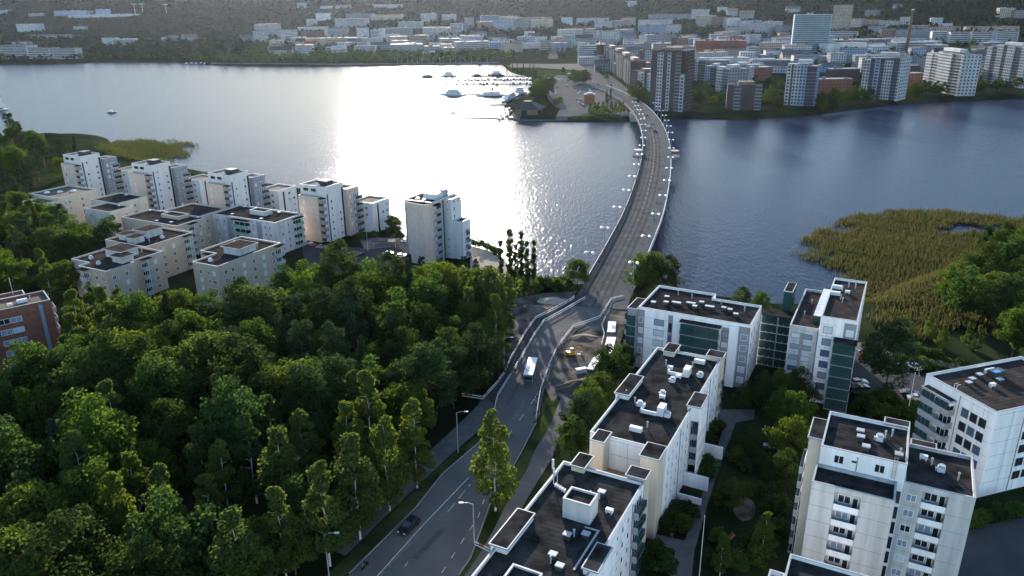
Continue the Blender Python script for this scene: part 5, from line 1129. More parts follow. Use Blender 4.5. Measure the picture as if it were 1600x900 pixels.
# brown tower and brown houses right of the bridge
bay_tower((127.6,716.3,3.0),(157.0,700.5,3.0),52,20,[('d',1.3,1,0),('w',1.2,.97,.5),('d',.9,1,0),('w',.7,.97,.5),('d',1,1,0),('n',1.1,.98,0),('w',.9,.62,.6),('d',.5,1,0)],'dark brown brick tower with white window bays right of the bridge')
bay_tower((196.3,710.0,3.0),(225.5,702.8,3.0),22,16,[('d',1,1,0),('n',1,.96,0),('d',2,1,0),('n',1,.96,0)],'dark brown brick block on the shore right of the brown tower')
bay_tower((219.0,974.1,4.2),(234.3,952.6,4.5),26,16,[('n',1,1,0),('p',.3,1,.3),('n',1,.95,0)],'brown balcony block just behind the brown tower')
bay_tower((227.4,923.8,4.4),(237.0,914.2,4.5),22,22,[('b',1,1,0),('k',1,.96,0)],'narrow blue-grey block right of the brown balcony block')
bay_tower((224.2,860.4,3.8),(231.4,837.4,3.5),26,24,[('p',1,1,0),('g',1,.96,0)],'pale green-white lakeside block, left of the pair')
bay_tower((244.3,883.4,4.0),(261.5,870.8,3.7),26,20,[('p',1,1,.4),('g',1,.96,0),('w',1,.9,.4)],'pale lakeside block with white corner, right of the pair')
for i,(p,q,h) in enumerate((((142.0,1216.8,3.5),(144.6,1158.5,3.4),30),((143.3,1148.0,3.4),(145.7,1095.5,3.3),29),((144.5,1085.7,3.3),(143.8,1011.6,3.2),28),((143.5,1003.1,3.2),(142.9,938.8,3.2),27))): bay_tower(p,q,h,18,[('d',1,1,0),('p',.1,.98,.9),('d',.8,.98,0),('p',.1,.97,.9),('d',.8,1,0)],'%s brown brick house in the balcony row beside the bridge road'%('farthest','second farthest','third farthest','nearest')[i])
bay_tower((139.1,903.1,3.2),(144.8,874.7,3.3),20,24,[('d',1,1,0),('p',.4,.97,.4)],'low brown house with white roof box beside the bridge end')
bay_tower((147.5,887.6,3.3),(152.2,860.0,3.4),20,24,[('d',1,1,0),('p',.4,.97,.4)],'low brown house tucked left of the brown tower')
# factory chimney
p=(649.2,1308.6,13.8); o=empty('chimney',(p[0],p[1],p[2]),0,'tall tapering red brick factory chimney in the right town','chimney'); MB().tube((0,0,-1),(0,0,64),3.1,1.7,14).build('shaft',M['cbrick'],o); MB().tube((0,0,64),(0,0,66),2.1,2.1,14).build('crown_ring',M['cpale'],o)
# floodlight masts under the left hill
for i,p in enumerate(((-1338.1,2929.3,68.8),(-1306.1,2919.1,68.5),(-1203.0,2873.9,65.9))):
    o=empty('floodlight_mast',p,0,'%s floodlight mast of three under the left hill'%('left','middle','right')[i],'floodlight mast','floodlight masts'); MB().tube((0,0,0),(0,0,38),.9,.6,6).build('mast',M['cpale'],o)
    mb=MB().box(-9,9,-.5,.5,37,38); MB().box(-8,8,-.8,.2,38,39.4).build('lamp_row',M['cpale'],o); mb.build('crossbeam',M['cpale'],o)
# draped paving on the far shore
def drape(name,pts,m,dz=.15,step=12):
    bm=bmesh.new(); bm.faces.new([bm.verts.new((p[0],p[1],0)) for p in pts]); bmesh.ops.triangulate(bm,faces=bm.faces)
    xs=[p[0] for p in pts]; ys=[p[1] for p in pts]
    for ax,lo,hi in ((0,min(xs),max(xs)),(1,min(ys),max(ys))):
        t=lo+step
        while t<hi:
            co=[0,0,0];co[ax]=t;no=[0,0,0];no[ax]=1
            bmesh.ops.bisect_plane(bm,geom=bm.verts[:]+bm.edges[:]+bm.faces[:],plane_co=co,plane_no=no); t+=step
    X=np.array([v.co.x for v in bm.verts]); Y=np.array([v.co.y for v in bm.verts]); Z=ground_z(X,Y)+dz
    for v,z in zip(bm.verts,Z): v.co.z=max(z,.6)
    bmesh.ops.recalc_face_normals(bm,faces=bm.faces)
    if sum(f.normal.z for f in bm.faces)<0: bmesh.ops.reverse_faces(bm,faces=bm.faces)
    me=bpy.data.meshes.new(name); bm.to_mesh(me); bm.free(); me.materials.append(m); o=bpy.data.objects.new(name,me); link(o); o['kind']='structure'
drape('harbour_paving',[(8.5,676.6,1.4),(39.4,673.5,1.4),(53.3,781.5,3.0),(73.8,835.1,3.0),(103.5,855.8,3.1),(110.4,818.2,3.1),(111.5,764.8,3.1),(103.7,670.0,1.7),(98.0,668.5,1.4),(87.5,720.0,3.0),(74.0,703.7,3.0),(48.7,671.7,1.0),(26.7,672.7,0.6),(8.4,673.8,0.4),(-0.4,691.0,-0.0),(1.9,713.0,1.5),(15.7,754.9,3.0),(27.1,840.1,3.0)],M['path_paving'],.1)
drape('car_park_far',[(40.9,902.7,3.0),(62.8,1080.3,3.0),(95.3,1137.1,3.0),(114.0,1053.7,3.0),(108.7,894.5,3.0),(110.5,829.9,3.1),(80.7,739.0,3.0),(54.3,709.9,3.0),(43.4,742.6,3.0),(39.3,809.9,3.0)],M['asphalt_light'],.16)
drape('avenue',[(108.6,881.1,3.0),(112.0,1035.6,3.0),(112.9,1177.6,3.2),(112.0,1277.2,3.3),(136.8,1269.6,3.5),(135.5,1128.7,3.2),(135.6,963.5,3.2),(133.4,870.3,3.2),(120.4,828.2,3.2)],M['asphalt_light'],.3)
drape('square',[(-8.1,1309.5,1.3),(76.6,1286.0,3.0),(138.2,1282.7,3.6),(131.3,1173.1,3.3),(101.7,1157.7,3.1),(70.7,1186.1,3.0),(41.2,1214.5,3.0),(4.1,1225.0,2.6)],M['gravel_path'],.22)
drape('park_lawn',[(40.4,1190.6,3.0),(67.5,1163.5,3.0),(95.3,1137.1,3.0),(88.6,1076.7,3.0),(63.3,1090.1,3.0),(44.4,1018.3,3.0),(38.5,1083.6,3.0)],M['lawn'],.3)
drape('shore_lawn',[(49.6,676.1,2.6),(73.2,695.3,3.0),(86.5,711.2,3.0),(98.5,676.7,3.0),(96.4,668.7,1.4),(50.4,671.6,1.0)],M['lawn'],.3)
drape('quay_road_left',[(-522.1,1399.5,0.8),(-294.8,1333.3,1.4),(-165.7,1326.3,1.4),(-16.8,1330.5,1.4),(-16.9,1344.8,3.0),(-168.2,1348.0,3.0),(-299.3,1354.9,3.0),(-527.3,1414.9,3.0)],M['path_paving'],.2)
drape('shopping_street',[(248.1,1643.3,10.4),(266.4,1634.9,10.7),(333.1,2140.9,32.6),(326.4,2141.5,32.6)],M['asphalt_light'],.3,30)
drape('church_street',[(67.9,1404.9,3.2),(85.6,1400.4,3.3),(124.7,2163.1,27.9),(116.3,2165.7,27.9)],M['asphalt_light'],.3,30)
# harbour pavilion with hipped dark roof
p=(1.9,698.9,1.1); q=(25.7,691.3,3.0); L=math.hypot(q[0]-p[0],q[1]-p[1]); o=empty('harbour_pavilion',(p[0],p[1],1.5),math.atan2(q[1]-p[1],q[0]-p[0]),'dark-roofed harbour restaurant pavilion on the quay point','pavilion')
MB().box(-1,L+2,-9,22,-2,0).build('terrace',M['wood_deck'],o); MB().box(3,L-2,0,18,0,7,False).build('wall',M['cbrown'],o)
MB().box(9,14,-.1,.05,.5,5.5).build('glazing',M['glass_dark'],o); MB().box(L-1.9,L-1.8,3,15,.5,5).build('glazing',M['glass_dark'],o)
r=MB(); c=[(0,-3,6.6),(L+1,-3,6.6),(L+1,21,6.6),(0,21,6.6)]; t=[(L*.35,7,12.5),(L*.62,7,12.5),(L*.62,11,12.5),(L*.35,11,12.5)]
for i in range(4): r.quad(c[i],c[(i+1)%4],t[(i+1)%4],t[i])
r.quad(*t); r.build('roof',M['cdark'],o)
p=(1.8,672.0,1.0); 
# orange cube kiosk
p=(78.1,768.4,3.0); o=empty('kiosk',p,R(-8),'orange-brown timber kiosk cube in the far car park','kiosk'); MB().box(-5,5,-5,5,0,9,False).build('wall',M['orange_brick'],o); MB().box(-5.2,5.2,-5.2,5.2,9,9.4).build('roof',M['croof'],o); MB().tube((0,0,9.4),(0,0,11),3.4,2.8,12).build('roof_dome',M['cpale'],o)

# ---------------------------------------------------------------- far woods, far trees, reeds
def far_tree_mass(name,pts,hs,ws,m,quads,seed,label,spread=1.0):
    rg=np.random.default_rng(seed); n=len(pts); base=np.repeat(pts,quads,0); H=np.repeat(hs,quads)[:,None]; W=np.repeat(ws,quads)[:,None]
    d=rg.normal(size=(n*quads,3)); d/=np.linalg.norm(d,axis=1,keepdims=True); r=rg.uniform(.5,1,(n*quads,1))
    c=base+np.concatenate([d[:,:2]*r*W,d[:,2:]*r*H*.42+H*.55],1); c[:,:2]-= (c[:,:2]-base[:,:2])*np.clip((c[:,2:]-base[:,2:]-H*.6)/(H*.5),0,.8)
    me=quads_mesh(name,c,d+rg.normal(size=d.shape)*.4+np.array([0,0,.4]),(W[:,0]*rg.uniform(.75,1.2,n*quads)*spread),m,rg)
    o=bpy.data.objects.new(name,me); link(o); tag(o,label,'wood',None,'stuff'); return o
BOXES=[]
for row in CITY:
    cx,cy=(row[0]+row[2])/2,(row[1]+row[3])/2; BOXES.append((cx,cy,math.hypot(row[2]-row[0],row[3]-row[1])/2+4,row[6]))
for az_,x_,y_,L_ in infill: BOXES.append((x_,y_,L_/2+3,16))
BX=np.array([b[0] for b in BOXES]); BY=np.array([b[1] for b in BOXES]); BR=np.array([b[2] for b in BOXES]); BD=np.array([float(b[3]) for b in BOXES])
def clear_of_houses(x,y,front=0):
    ok=np.ones(len(x),bool)
    for a,b,r,d in zip(BX,BY,BR,BD): ok&=~((np.abs(x-a)<r)&(y>b-6-front)&(y<b+d+6))
    return ok
def field(n,seed,y0,y1,azlo,azhi):
    rg=np.random.default_rng(seed); y=rg.uniform(y0**2,y1**2,n)**.5; az=rg.uniform(azlo,azhi,n); return az*y,y,rg
# hill woods: everything beyond the town and on the slopes
leaf_mat('leaf_far',(.026,.043,.016),.25,.4); leaf_mat('leaf_far_dark',(.011,.025,.014),.12,.4)
x,y,rg=field(62000,101,1500,5200,-.78,.78)
az=x/y; hs=np.interp(az,[-.75,-.45,-.33,-.13,.04,.23,.38,.46,.6,.75],[2500,2450,2350,2050,1900,1850,1750,1500,1330,1250])
town=np.interp(az,[-.75,-.33,-.31,.75],[0,0,1,1])
keep=(y>hs-60-(1-town)*900)&clear_of_houses(x,y,60)&(seg_dist(x,y,FAR_SHORE)>25)
x,y=x[keep],y[keep]; far_tree_mass('hill_woods',np.stack([x,y,ground_z(x,y)],1),rg.uniform(11,19,len(x)),rg.uniform(4.5,8,len(x))*(1+np.maximum(0,(y-2200)/2200)),M['leaf_far_dark'],10,7,'dark forest covering the hills behind the town',1.1)
# trees of the far shore belt and between the town's houses
x,y,rg=field(15000,102,620,2400,-.78,.78); sf=seg_dist(x,y,FAR_SHORE); az=x/y
dens=np.where(az<-.33,.9,np.where(az<-.02,np.where(sf<240,.95,.4),np.where(az<.3,.22,.35)))
keep=(sf>14)&(rg.uniform(size=len(x))<dens)&clear_of_houses(x,y,25)&~((az>-.01)&(az<.19)&(y<1400))&~((az>.16)&(y<780))
x,y=x[keep],y[keep]; far_tree_mass('town_trees',np.stack([x,y,ground_z(x,y)],1),rg.uniform(8,15,len(x)),rg.uniform(3.6,6.2,len(x)),M['leaf_far'],15,8,'mass of green trees between the far houses and along the far shore',.9)
# individual trees on the far shore
def far_plant(key,p,lab,grp,s): plant(key,p[0],p[1],p[2]-.2,lab,grp,s)
for i,p in enumerate(((-3.7,1177.3,-0.0),(4.8,1165.0,0.0),(11.3,1156.1,1.6),(20.1,1128.6,2.0),(29.1,1125.5,3.0),(33.9,1104.2,3.0),(37.2,1046.2,3.0))): far_plant('poplar%d'%(i%2),p,'%s clipped tree from the left on the harbour promenade'%ordn[i],'promenade trees',1.0)
for i,p in enumerate(((27.1,840.1,3.0),(32.8,864.1,3.0),(37.5,827.2,3.0),(32.5,805.0,3.0),(42.1,838.5,3.0),(24.0,805.9,3.0))): far_plant('broad%d'%(i%5),p,'%s tree in the dark clump behind the harbour pavilion'%ordn[i],'trees behind the pavilion',1.2)
for i,p in enumerate(((81.7,971.9,3.0),(89.4,987.2,3.0),(91.2,955.1,3.0),(82.2,941.0,3.0),(77.4,956.8,3.0))): far_plant('broad%d'%(i%5),p,'%s tree in the round clump in the middle of the far car park'%ordn[i],'car park clump',1.1)
for i,p in enumerate(((43.9,752.2,3.0),(48.8,761.5,3.0),(31.1,725.3,3.0),(53.4,944.4,3.0),(74.4,1098.5,3.0))): far_plant('broad%d'%(i%5),p,'%s small tree from the left in the far car park'%ordn[i],'small car park trees',.6)
for i in range(9):
    p=((70.7,687.2,3.0),(74.6,686.9,3.0),(77.9,686.6,3.0),(82.3,690.3,3.0),(86.2,694.2,3.0),(90.1,693.8,3.0),(93.5,689.4,3.0),(97.4,693.1,3.0),(100.8,697.0,3.0))[i]; far_plant(('birch%d'%(i%4)),p,'slender tree number %s from the left along the shore by the bridge end'%ordn[i],'shore trees at the far bridge end',.72)
for i,p in enumerate(((96.0,776.1,3.1),(101.0,785.9,3.1))): far_plant('spruce%d'%i,p,'dark conifer beside the orange kiosk, %s of two'%('left','right')[i],'conifers by the kiosk',.85)
for i,p in enumerate(((124.9,1174.7,3.3),(125.8,1130.9,3.2),(124.8,1090.2,3.1),(124.8,1051.6,3.1),(122.7,998.8,3.1))): far_plant('broad%d'%i,p,'%s avenue tree from the far end beside the bridge road'%ordn[i],'avenue trees',.55)
for i,p in enumerate(((127.0,827.0,3.3),(125.0,783.3,3.2),(124.6,749.1,3.0),(132.2,772.7,3.1),(135.5,825.4,3.3),(129.5,734.4,3.0))): far_plant('broad%d'%(i%5),p,'%s tree in the dark strip between bridge and brown tower'%ordn[i],'trees between bridge and brown tower',.95)
SH=[(239.7,733.3,3.0),(244.9,723.5,3.0),(289.5,728.5,3.0),(291.7,719.0,3.0),(302.2,732.0,3.0),(305.5,727.0,3.0),(318.9,744.9,3.0),(329.9,753.7,3.0),(337.6,753.0,3.0),(341.6,743.8,2.3),(396.3,789.3,3.0),(406.4,799.5,3.0),(406.1,788.2,3.0),(416.3,798.4,3.0),(429.3,808.6,3.0),(475.3,815.4,3.0),(486.8,826.2,3.0),(486.6,814.2,3.0),(506.2,836.5,3.0),(510.4,829.8,3.0),(526.1,847.0,3.0),(281.4,700.5,0.9),(288.1,702.6,0.0),(177.9,768.2,3.1),(180.8,748.5,3.0),(190.1,766.9,3.1),(192.2,737.8,3.0),(199.9,746.6,3.0),(254.1,761.3,3.0),(243.7,705.5,3.0),(540.0,858.5,3.0),(547.9,851.0,3.0),(432.4,796.7,3.0),(444.3,807.0,3.0)]
plant_group([('broad%d'%(i%5),p[0],p[1],max(p[2],1)-.2,.7+.35*random.random()) for i,p in enumerate(SH)],'%s tree from the left on the far shore among the lakeside towers','trees among the lakeside towers')
AV=[(-401.2,1409.4,3.0),(-391.3,1423.0,3.0),(-372.9,1404.6,3.0),(-356.5,1401.8,3.0),(-346.3,1415.4,3.0),(-327.3,1396.9,3.0),(-312.2,1394.3,3.0),(-299.3,1407.5,3.0),(-284.8,1420.1,3.1),(-267.3,1417.2,3.1),(-254.7,1429.9,3.1),(-239.5,1427.5,3.1),(-227.7,1440.3,3.2),(-213.6,1438.0,3.2),(-199.4,1435.7,3.2),(-185.4,1433.5,3.2),(-171.3,1431.2,3.2),(-157.4,1428.9,3.2),(-143.4,1426.9,3.1),(-129.7,1439.6,3.2),(-114.6,1437.4,3.2),(-98.3,1434.9,3.2),(-84.4,1432.8,3.1),(-70.1,1445.6,3.2),(-55.0,1443.3,3.2),(-41.1,1441.1,3.2),(-27.4,1454.0,3.3),(-10.9,1420.8,3.1),(-0.7,1419.0,3.1)]
plant_group([('broad%d'%(i%5),p[0],p[1],p[2]-.2,.95) for i,p in enumerate(AV)],'%s round tree from the left in the long row behind the far harbour road','harbour road trees')
# reed beds
POOLS=[((206.9,328.8,0.0)[0],(206.9,328.8,0.0)[1],13,7),((195.6,325.2,0.0)[0],(195.6,325.2,0.0)[1],9,4)]
def reeds(name,poly,n,m,hgt,seed,label,z=.2):
    rg=np.random.default_rng(seed); xs=[p[0] for p in poly]; ys=[p[1] for p in poly]
    x=rg.uniform(min(xs),max(xs),n); y=rg.uniform(min(ys),max(ys),n); d=seg_dist(x,y,poly); pat=wav(x,y,14,5)+.6*wav(x,y,5,2)
    k=(d+rg.normal(size=n)*3.0+wav(x,y,9,4)*9+wav(x,y,3.3,1)*4>1.5)&((pat>-.8)|(rg.uniform(size=n)<.3))
    for px_,py_,rx_,ry_ in POOLS: k&=((x-px_)/rx_)**2+((y-py_)/ry_)**2+.9*wav(x,y,3.5,3)+.4*wav(x,y,1.7,6)>.8
    x,y,pat=x[k],y[k],pat[k]; g=np.maximum(ground_z(x,y),-.1); n=len(x)
    h=rg.uniform(.5,1.15,n)*hgt*(1+.15*pat); a=rg.uniform(0,3.14,n); w=rg.uniform(.14,.34,n); lx,ly=rg.normal(size=n)*.35,rg.normal(size=n)*.35
    dx,dy=np.cos(a)*w/2,np.sin(a)*w/2
    v=np.stack([np.stack([x-dx,y-dy,g-.1],1),np.stack([x+dx,y+dy,g-.1],1),np.stack([x+dx*.6+lx,y+dy*.6+ly,g+h],1),np.stack([x-dx*.6+lx,y-dy*.6+ly,g+h],1)],1).reshape(-1,3)
    o=bpy.data.objects.new(name,raw_mesh(name,v,np.arange(4*n).reshape(-1,4),m)); link(o); tag(o,label,'reeds',None,'stuff')
def reed_mat(name,c1,c2):
    m=leaf_mat(name,c1,.35,.3); nt=m.node_tree; cr=[q for q in nt.nodes if q.type=='VALTORGB'][0]; cr.color_ramp.elements[0].color=(*c1,1); cr.color_ramp.elements[1].color=(*c2,1)
    for q in nt.nodes:
        if q.type=='TEX_NOISE': q.inputs['Scale'].default_value=.03; q.inputs['Detail'].default_value=6
    return m
reed_mat('reed',(.022,.046,.012),(.056,.052,.023)); 
reeds('reed_bed',MARSH,165000,M['reed'],1.9,21,'broad green and brown reed bed on the right shore')
reeds('reed_bed',LMARSH,22000,M['reed'],1.9,22,'small green reed bed on the left shore behind the towers')

# ---------------------------------------------------------------- vehicles
for n,c in (('car_black',(.012,.013,.015)),('car_white',(.65,.65,.65)),('car_silver',(.3,.31,.33)),('car_red',(.3,.02,.018)),('car_blue',(.03,.06,.16)),('car_green',(.02,.09,.05)),('car_maroon',(.09,.02,.025))): mat(n,c,.25,0,spec=.6)
mat('tyre',(.012,.012,.012),.9,0); mat('yellow_paint',(.55,.28,.02),.5,.1,2); mat('bus_body',(.16,.17,.18),.4,.05,1); mat('barrier_red',(.45,.06,.03),.6,0); mat('barrier_white',(.6,.6,.6),.6,0); mat('orange_plastic',(.6,.14,.02),.6,0); mat('lamp_glass',(.7,.65,.55),.2,0); mat('tail_red',(.25,.01,.01),.3,0)
def car_meshes(estate):
    L,Wd=4.5,1.8; d={}
    prof=[(-2.2,.35),(-2.25,.75),(-1.6,.98 if not estate else 1.0),(1.1,.95),(2.1,.78),(2.25,.5),(2.2,.3)]
    def ext(profile,w0,w1):
        mb=MB(); n=len(profile); zs=[p[1] for p in profile]; zm,zM=min(zs),max(zs)
        for s in (-1,1):
            for x,z in profile: t=(z-zm)/(zM-zm+1e-6); mb.v.append((x,s*(w0+(w1-w0)*t),z))
        mb.f=[tuple(range(n-1,-1,-1)),tuple(range(n,2*n))]+[(i,(i+1)%n,n+(i+1)%n,n+i) for i in range(n)]; mb.m=[0]*len(mb.f); return mb
    d['body']=ext(prof,.9,.86)
    cab=[(-2.0,.97),(-1.7,1.42),(.1,1.45),(1.05,.94)] if estate else [(-1.55,.97),(-.95,1.38),(.15,1.42),(1.05,.94)]
    d['glass']=ext(cab,.84,.66); rf=[(cab[1][0]+.08,cab[1][1]-.02),(cab[1][0]+.1,cab[1][1]+.05),(cab[2][0]-.1,cab[2][1]+.05),(cab[2][0]-.05,cab[2][1]-.02)]; d['roof']=ext(rf,.68,.66)
    w=MB().tube((0,-.12,0),(0,.12,0),.32,n=12); d['wheel']=w
    return d
CM={}
for e in (0,1):
    for k,v in car_meshes(e).items(): CM[(e,k)]=v
CMESH={}
def cm(e,k,m):
    if (e,k,m) not in CMESH: CMESH[(e,k,m)]=CM[(e,k)].mesh({'body':'body','glass':'window','roof':'roof','wheel':'wheel'}[k],M[m])
    return CMESH[(e,k,m)]
def lamp_box(m): 
    if ('lb',m) not in CMESH: CMESH[('lb',m)]=MB().box(-.05,.05,-.18,.18,-.07,.07).mesh('headlight',M[m])
    return CMESH[('lb',m)]
def car(p,rz,colour,label,estate=0,group=None,detail=True,s=1):
    o=empty('car',(p[0],p[1],p[2]),rz,label,'car',group); o.scale=(s,s,s)
    inst('body',cm(estate,'body',colour),o); inst('window',cm(estate,'glass','glass_dark'),o); inst('roof',cm(estate,'roof',colour),o)
    if detail:
        for x in (-1.35,1.4):
            for y in (-.82,.82): inst('wheel',cm(0,'wheel','tyre'),o,(x,y,.32))
        for y in (-.6,.6): inst('headlight',lamp_box('lamp_glass'),o,(2.2,y,.62)); inst('tail_light',lamp_box('tail_red'),o,(-2.22,y,.72))
    return o
RZ=GZ+.05
p=(-19.8,119.0,5.0); car((p[0],p[1],RZ),R(-118),'car_black','black estate car with roof rails driving down the dark near road',1,s=1.12)
for px,rz,c,l in (((106.0,182.9,5.0),R(100),'car_white','white pickup-like car parked alone in the right-hand car park'),((87.9,174.2,5.0),R(8),'car_silver','silver car parked against the tall grey and white house'),((87.1,171.5,5.0),R(8),'car_black','black car parked just in front of the silver one'),((97.7,168.2,5.0),R(-12),'car_black','black car parked at the hedge of the right-hand car park'),((98.3,165.6,5.0),R(-12),'car_silver','silver car half hidden by the hedge, beside the black one'),((95.8,190.6,5.0),R(80),'car_maroon','dark maroon car behind the big airy tree'),((55.1,144.0,5.0),R(-18),'car_black','dark car parked in the shaded garden drive'),((-83.7,301.5,5.0),R(-5),'car_white','white car at the left end of the shore tower car park'),((-79.7,297.8,5.0),R(-5),'car_red','red car in the shore tower car park'),((-76.4,295.9,5.0),R(-5),'car_silver','silver car next to the red car'),((-72.1,294.0,5.0),R(5),'car_green','green car left of the bright white car'),((-69.2,292.2,5.0),R(8),'car_white','bright white car in the middle of the shore tower car park'),((-62.1,287.0,5.0),R(60),'car_black','black car, left of the dark pair under the trees'),((-59.4,286.1,5.0),R(60),'car_blue','dark blue car, right of the dark pair under the trees'),((-48.4,286.4,5.0),R(20),'car_silver','silver car by the carport roof'),((-42.5,283.0,5.0),R(20),'car_white','white car at the foot of the single tower'),((-43.5,303.4,5.0),R(30),'car_white','white car on the shore drive near the single tower'),((41.7,254.2,6.0),R(60),'car_silver','silver car near the near end of the bridge')):
    car((px[0],px[1],RZ if px[2]<6 else 6.1),rz,c,l,random.randrange(2),'parked cars')
p=(-50.7,298.3,5.0); o=empty('carport',(p[0],p[1],GZ),R(-10),'flat pale carport roof beside the shore tower car park','carport'); MB().box(-5,5,-2.6,2.6,2.3,2.6).build('roof',M['gravel_roof'],o)
for x in (-4.6,4.6):
    for y in (-2.3,2.3): MB().box(x-.1,x+.1,y-.1,y+.1,0,2.3).build('post',M['grey_metal'],o)
# bus
bx=(4.6,180.6); o=empty('bus',(bx[0],bx[1],RZ),math.atan2(8.6,1.4),'grey city bus with white roof driving towards the bridge','bus')
mb=MB(); mb.box(-5.2,5.2,-1.25,1.25,.35,2.95); b=mb.build('body',M['bus_body'],o); bv=b.modifiers.new('b','BEVEL'); bv.width=.12; bv.segments=2
MB().box(-5.1,5.1,-1.2,1.2,2.96,3.12).build('roof',M['white_metal'],o)
for s in (-1,1):
    for i in range(6): MB().box(-4.7+i*1.6,-3.25+i*1.6,s*1.255-.01,s*1.255+.01,1.35,2.5).build('side_window',M['glass_dark'],o)
MB().box(-5.23,-5.2,-1.05,1.05,1.6,2.6).build('rear_window',M['glass_dark'],o); MB().box(5.2,5.23,-1.1,1.1,1.2,2.7).build('windscreen',M['glass_dark'],o); MB().box(-5.24,-5.2,-.9,.9,.6,1.2).build('engine_grille',M['dark_metal'],o)
for s in (-1,1): MB().box(-5.25,-5.21,s*1.0-.12,s*1.0+.12,.9,1.3).build('tail_light',M['tail_red'],o); MB().box(-2.5,.5,s*.6-.3,s*.6+.3,3.12,3.4).build('roof_unit',M['white_metal'],o) if s>0 else None
for x in (-3.2,3.3):
    for s in (-1,1): MB().tube((x,s*1.0,.5),(x,s*1.27,.5),.5,n=14).build('wheel',M['tyre'],o)
# motorcycle with rider
p=(-26.2,108.5,5.0)
def person_mesh(name,J,E,rad,cols):
    me=bpy.data.meshes.new(name); me.from_pydata([tuple(v) for v in J],E,[]); o=bpy.data.objects.new(name,me); link(o)
    m=o.modifiers.new('skin','SKIN'); 
    for i,r in enumerate(rad): me.skin_vertices[0].data[i].radius=(r,r)
    me.skin_vertices[0].data[0].use_root=True
    s=o.modifiers.new('sub','SUBSURF'); s.levels=1; s.render_levels=1
    dg=bpy.context.evaluated_depsgraph_get(); me2=bpy.data.meshes.new_from_object(o.evaluated_get(dg)); bpy.data.objects.remove(o)
    for c,_ in cols: me2.materials.append(c)
    for f in me2.polygons:
        z=f.center.z; k=0
        for i,(c,lim) in enumerate(cols):
            if z>=lim: k=i
        f.material_index=k
    me2.update(); return me2
mat('skin_tone',(.45,.28,.2),.6,0); mat('hair',(.06,.04,.025),.7,0); mat('jeans',(.03,.045,.09),.8,0); mat('jacket_dark',(.03,.03,.035),.8,0); mat('shirt_light',(.45,.42,.4),.8,0); mat('jacket_red',(.3,.05,.04),.8,0)
J=[(0,0,.95),(0,0,1.2),(0,.02,1.42),(0,.03,1.52),(0,.06,1.64),(0,.05,1.72),(.1,0,.9),(.11,.12,.5),(.11,.0,.08),(.11,.14,.04),(-.1,0,.9),(-.11,-.05,.5),(-.11,-.28,.12),(-.11,-.16,.06),(.18,.02,1.4),(.24,-.1,1.14),(.25,.02,.9),(.26,.08,.82),(-.18,.02,1.4),(-.24,.1,1.15),(-.25,.28,.95),(-.25,.34,.88)]
E=[(0,1),(1,2),(2,3),(3,4),(4,5),(0,6),(6,7),(7,8),(8,9),(0,10),(10,11),(11,12),(12,13),(2,14),(14,15),(15,16),(16,17),(2,18),(18,19),(19,20),(20,21)]
RAD=[.15,.15,.15,.06,.1,.09,.09,.07,.05,.04,.09,.07,.05,.04,.07,.05,.04,.035,.07,.05,.04,.035]
def walker(p,rz,shirt,label,z=GZ+.05):
    key=('person',shirt)
    if key not in WMESH: WMESH[key]=person_mesh('person',J,E,RAD,[(M['jeans'],-9),(M[shirt],.93),(M['skin_tone'],1.5),(M['hair'],1.7)])
    o=inst('person',WMESH[key],None,(p[0],p[1],z),rz); tag(o,label,'person'); return o
walker((109.7,189.8,5.0),R(70),'shirt_light','person in light shirt walking on the shore path above the right car park')
pt,r,d=bridge_at(38); q=pt-r*7.4; walker((q.x,q.y),R(-20),'jacket_dark','person in dark jacket walking on the bridge\'s left footway, nearer of two',q.z+.17)
pt,r,d=bridge_at(44); q=pt-r*7.1; walker((q.x,q.y),R(-20),'jacket_red','person in reddish jacket walking on the bridge\'s left footway, farther of two',q.z+.17)
pt,r,d=bridge_at(21); q=pt+r*7.6; walker((q.x,q.y),R(160),'jacket_dark','person in dark jacket at the near end of the bridge\'s right footway',q.z+.18)
o=empty('motorcycle',(p[0],p[1],RZ),R(-118),'dark motorcycle at the bottom of the near road','motorcycle')
for x in (-.7,.72): MB().tube((x,-.07,.32),(x,.07,.32),.32,n=14).build('wheel',M['tyre'],o)
MB().box(-.75,.45,-.16,.16,.4,.72).box(-.2,.35,-.2,.2,.72,.95).build('body',M['car_black'],o); MB().box(-.75,-.15,-.15,.15,.74,.86).build('seat',M['tyre'],o); MB().tube((.72,0,.32),(.42,0,1.05),.05).tube((.42,-.38,1.08),(.42,.38,1.08),.03).build('handlebar',M['grey_metal'],o)
J2=[(-.25,0,.95),(-.15,0,1.2),(0,0,1.42),(.05,0,1.5),(.1,0,1.62),(.1,0,1.7),(-.2,.12,.92),(.15,.2,.72),(0,.2,.36),(.12,.2,.33),(-.2,-.12,.92),(.15,-.2,.72),(0,-.2,.36),(.12,-.2,.33),(0,.19,1.38),(.18,.3,1.2),(.38,.32,1.1),(.42,.3,1.1),(0,-.19,1.38),(.18,-.3,1.2),(.38,-.32,1.1),(.42,-.3,1.1)]
rd_=inst('person',person_mesh('person',J2,E,RAD,[(M['jeans'],-9),(M['jacket_dark'],.9),(M['car_black'],1.52)]),None,(p[0],p[1],RZ),R(-118)); tag(rd_,'person in dark clothes and helmet sitting on the motorcycle','person')
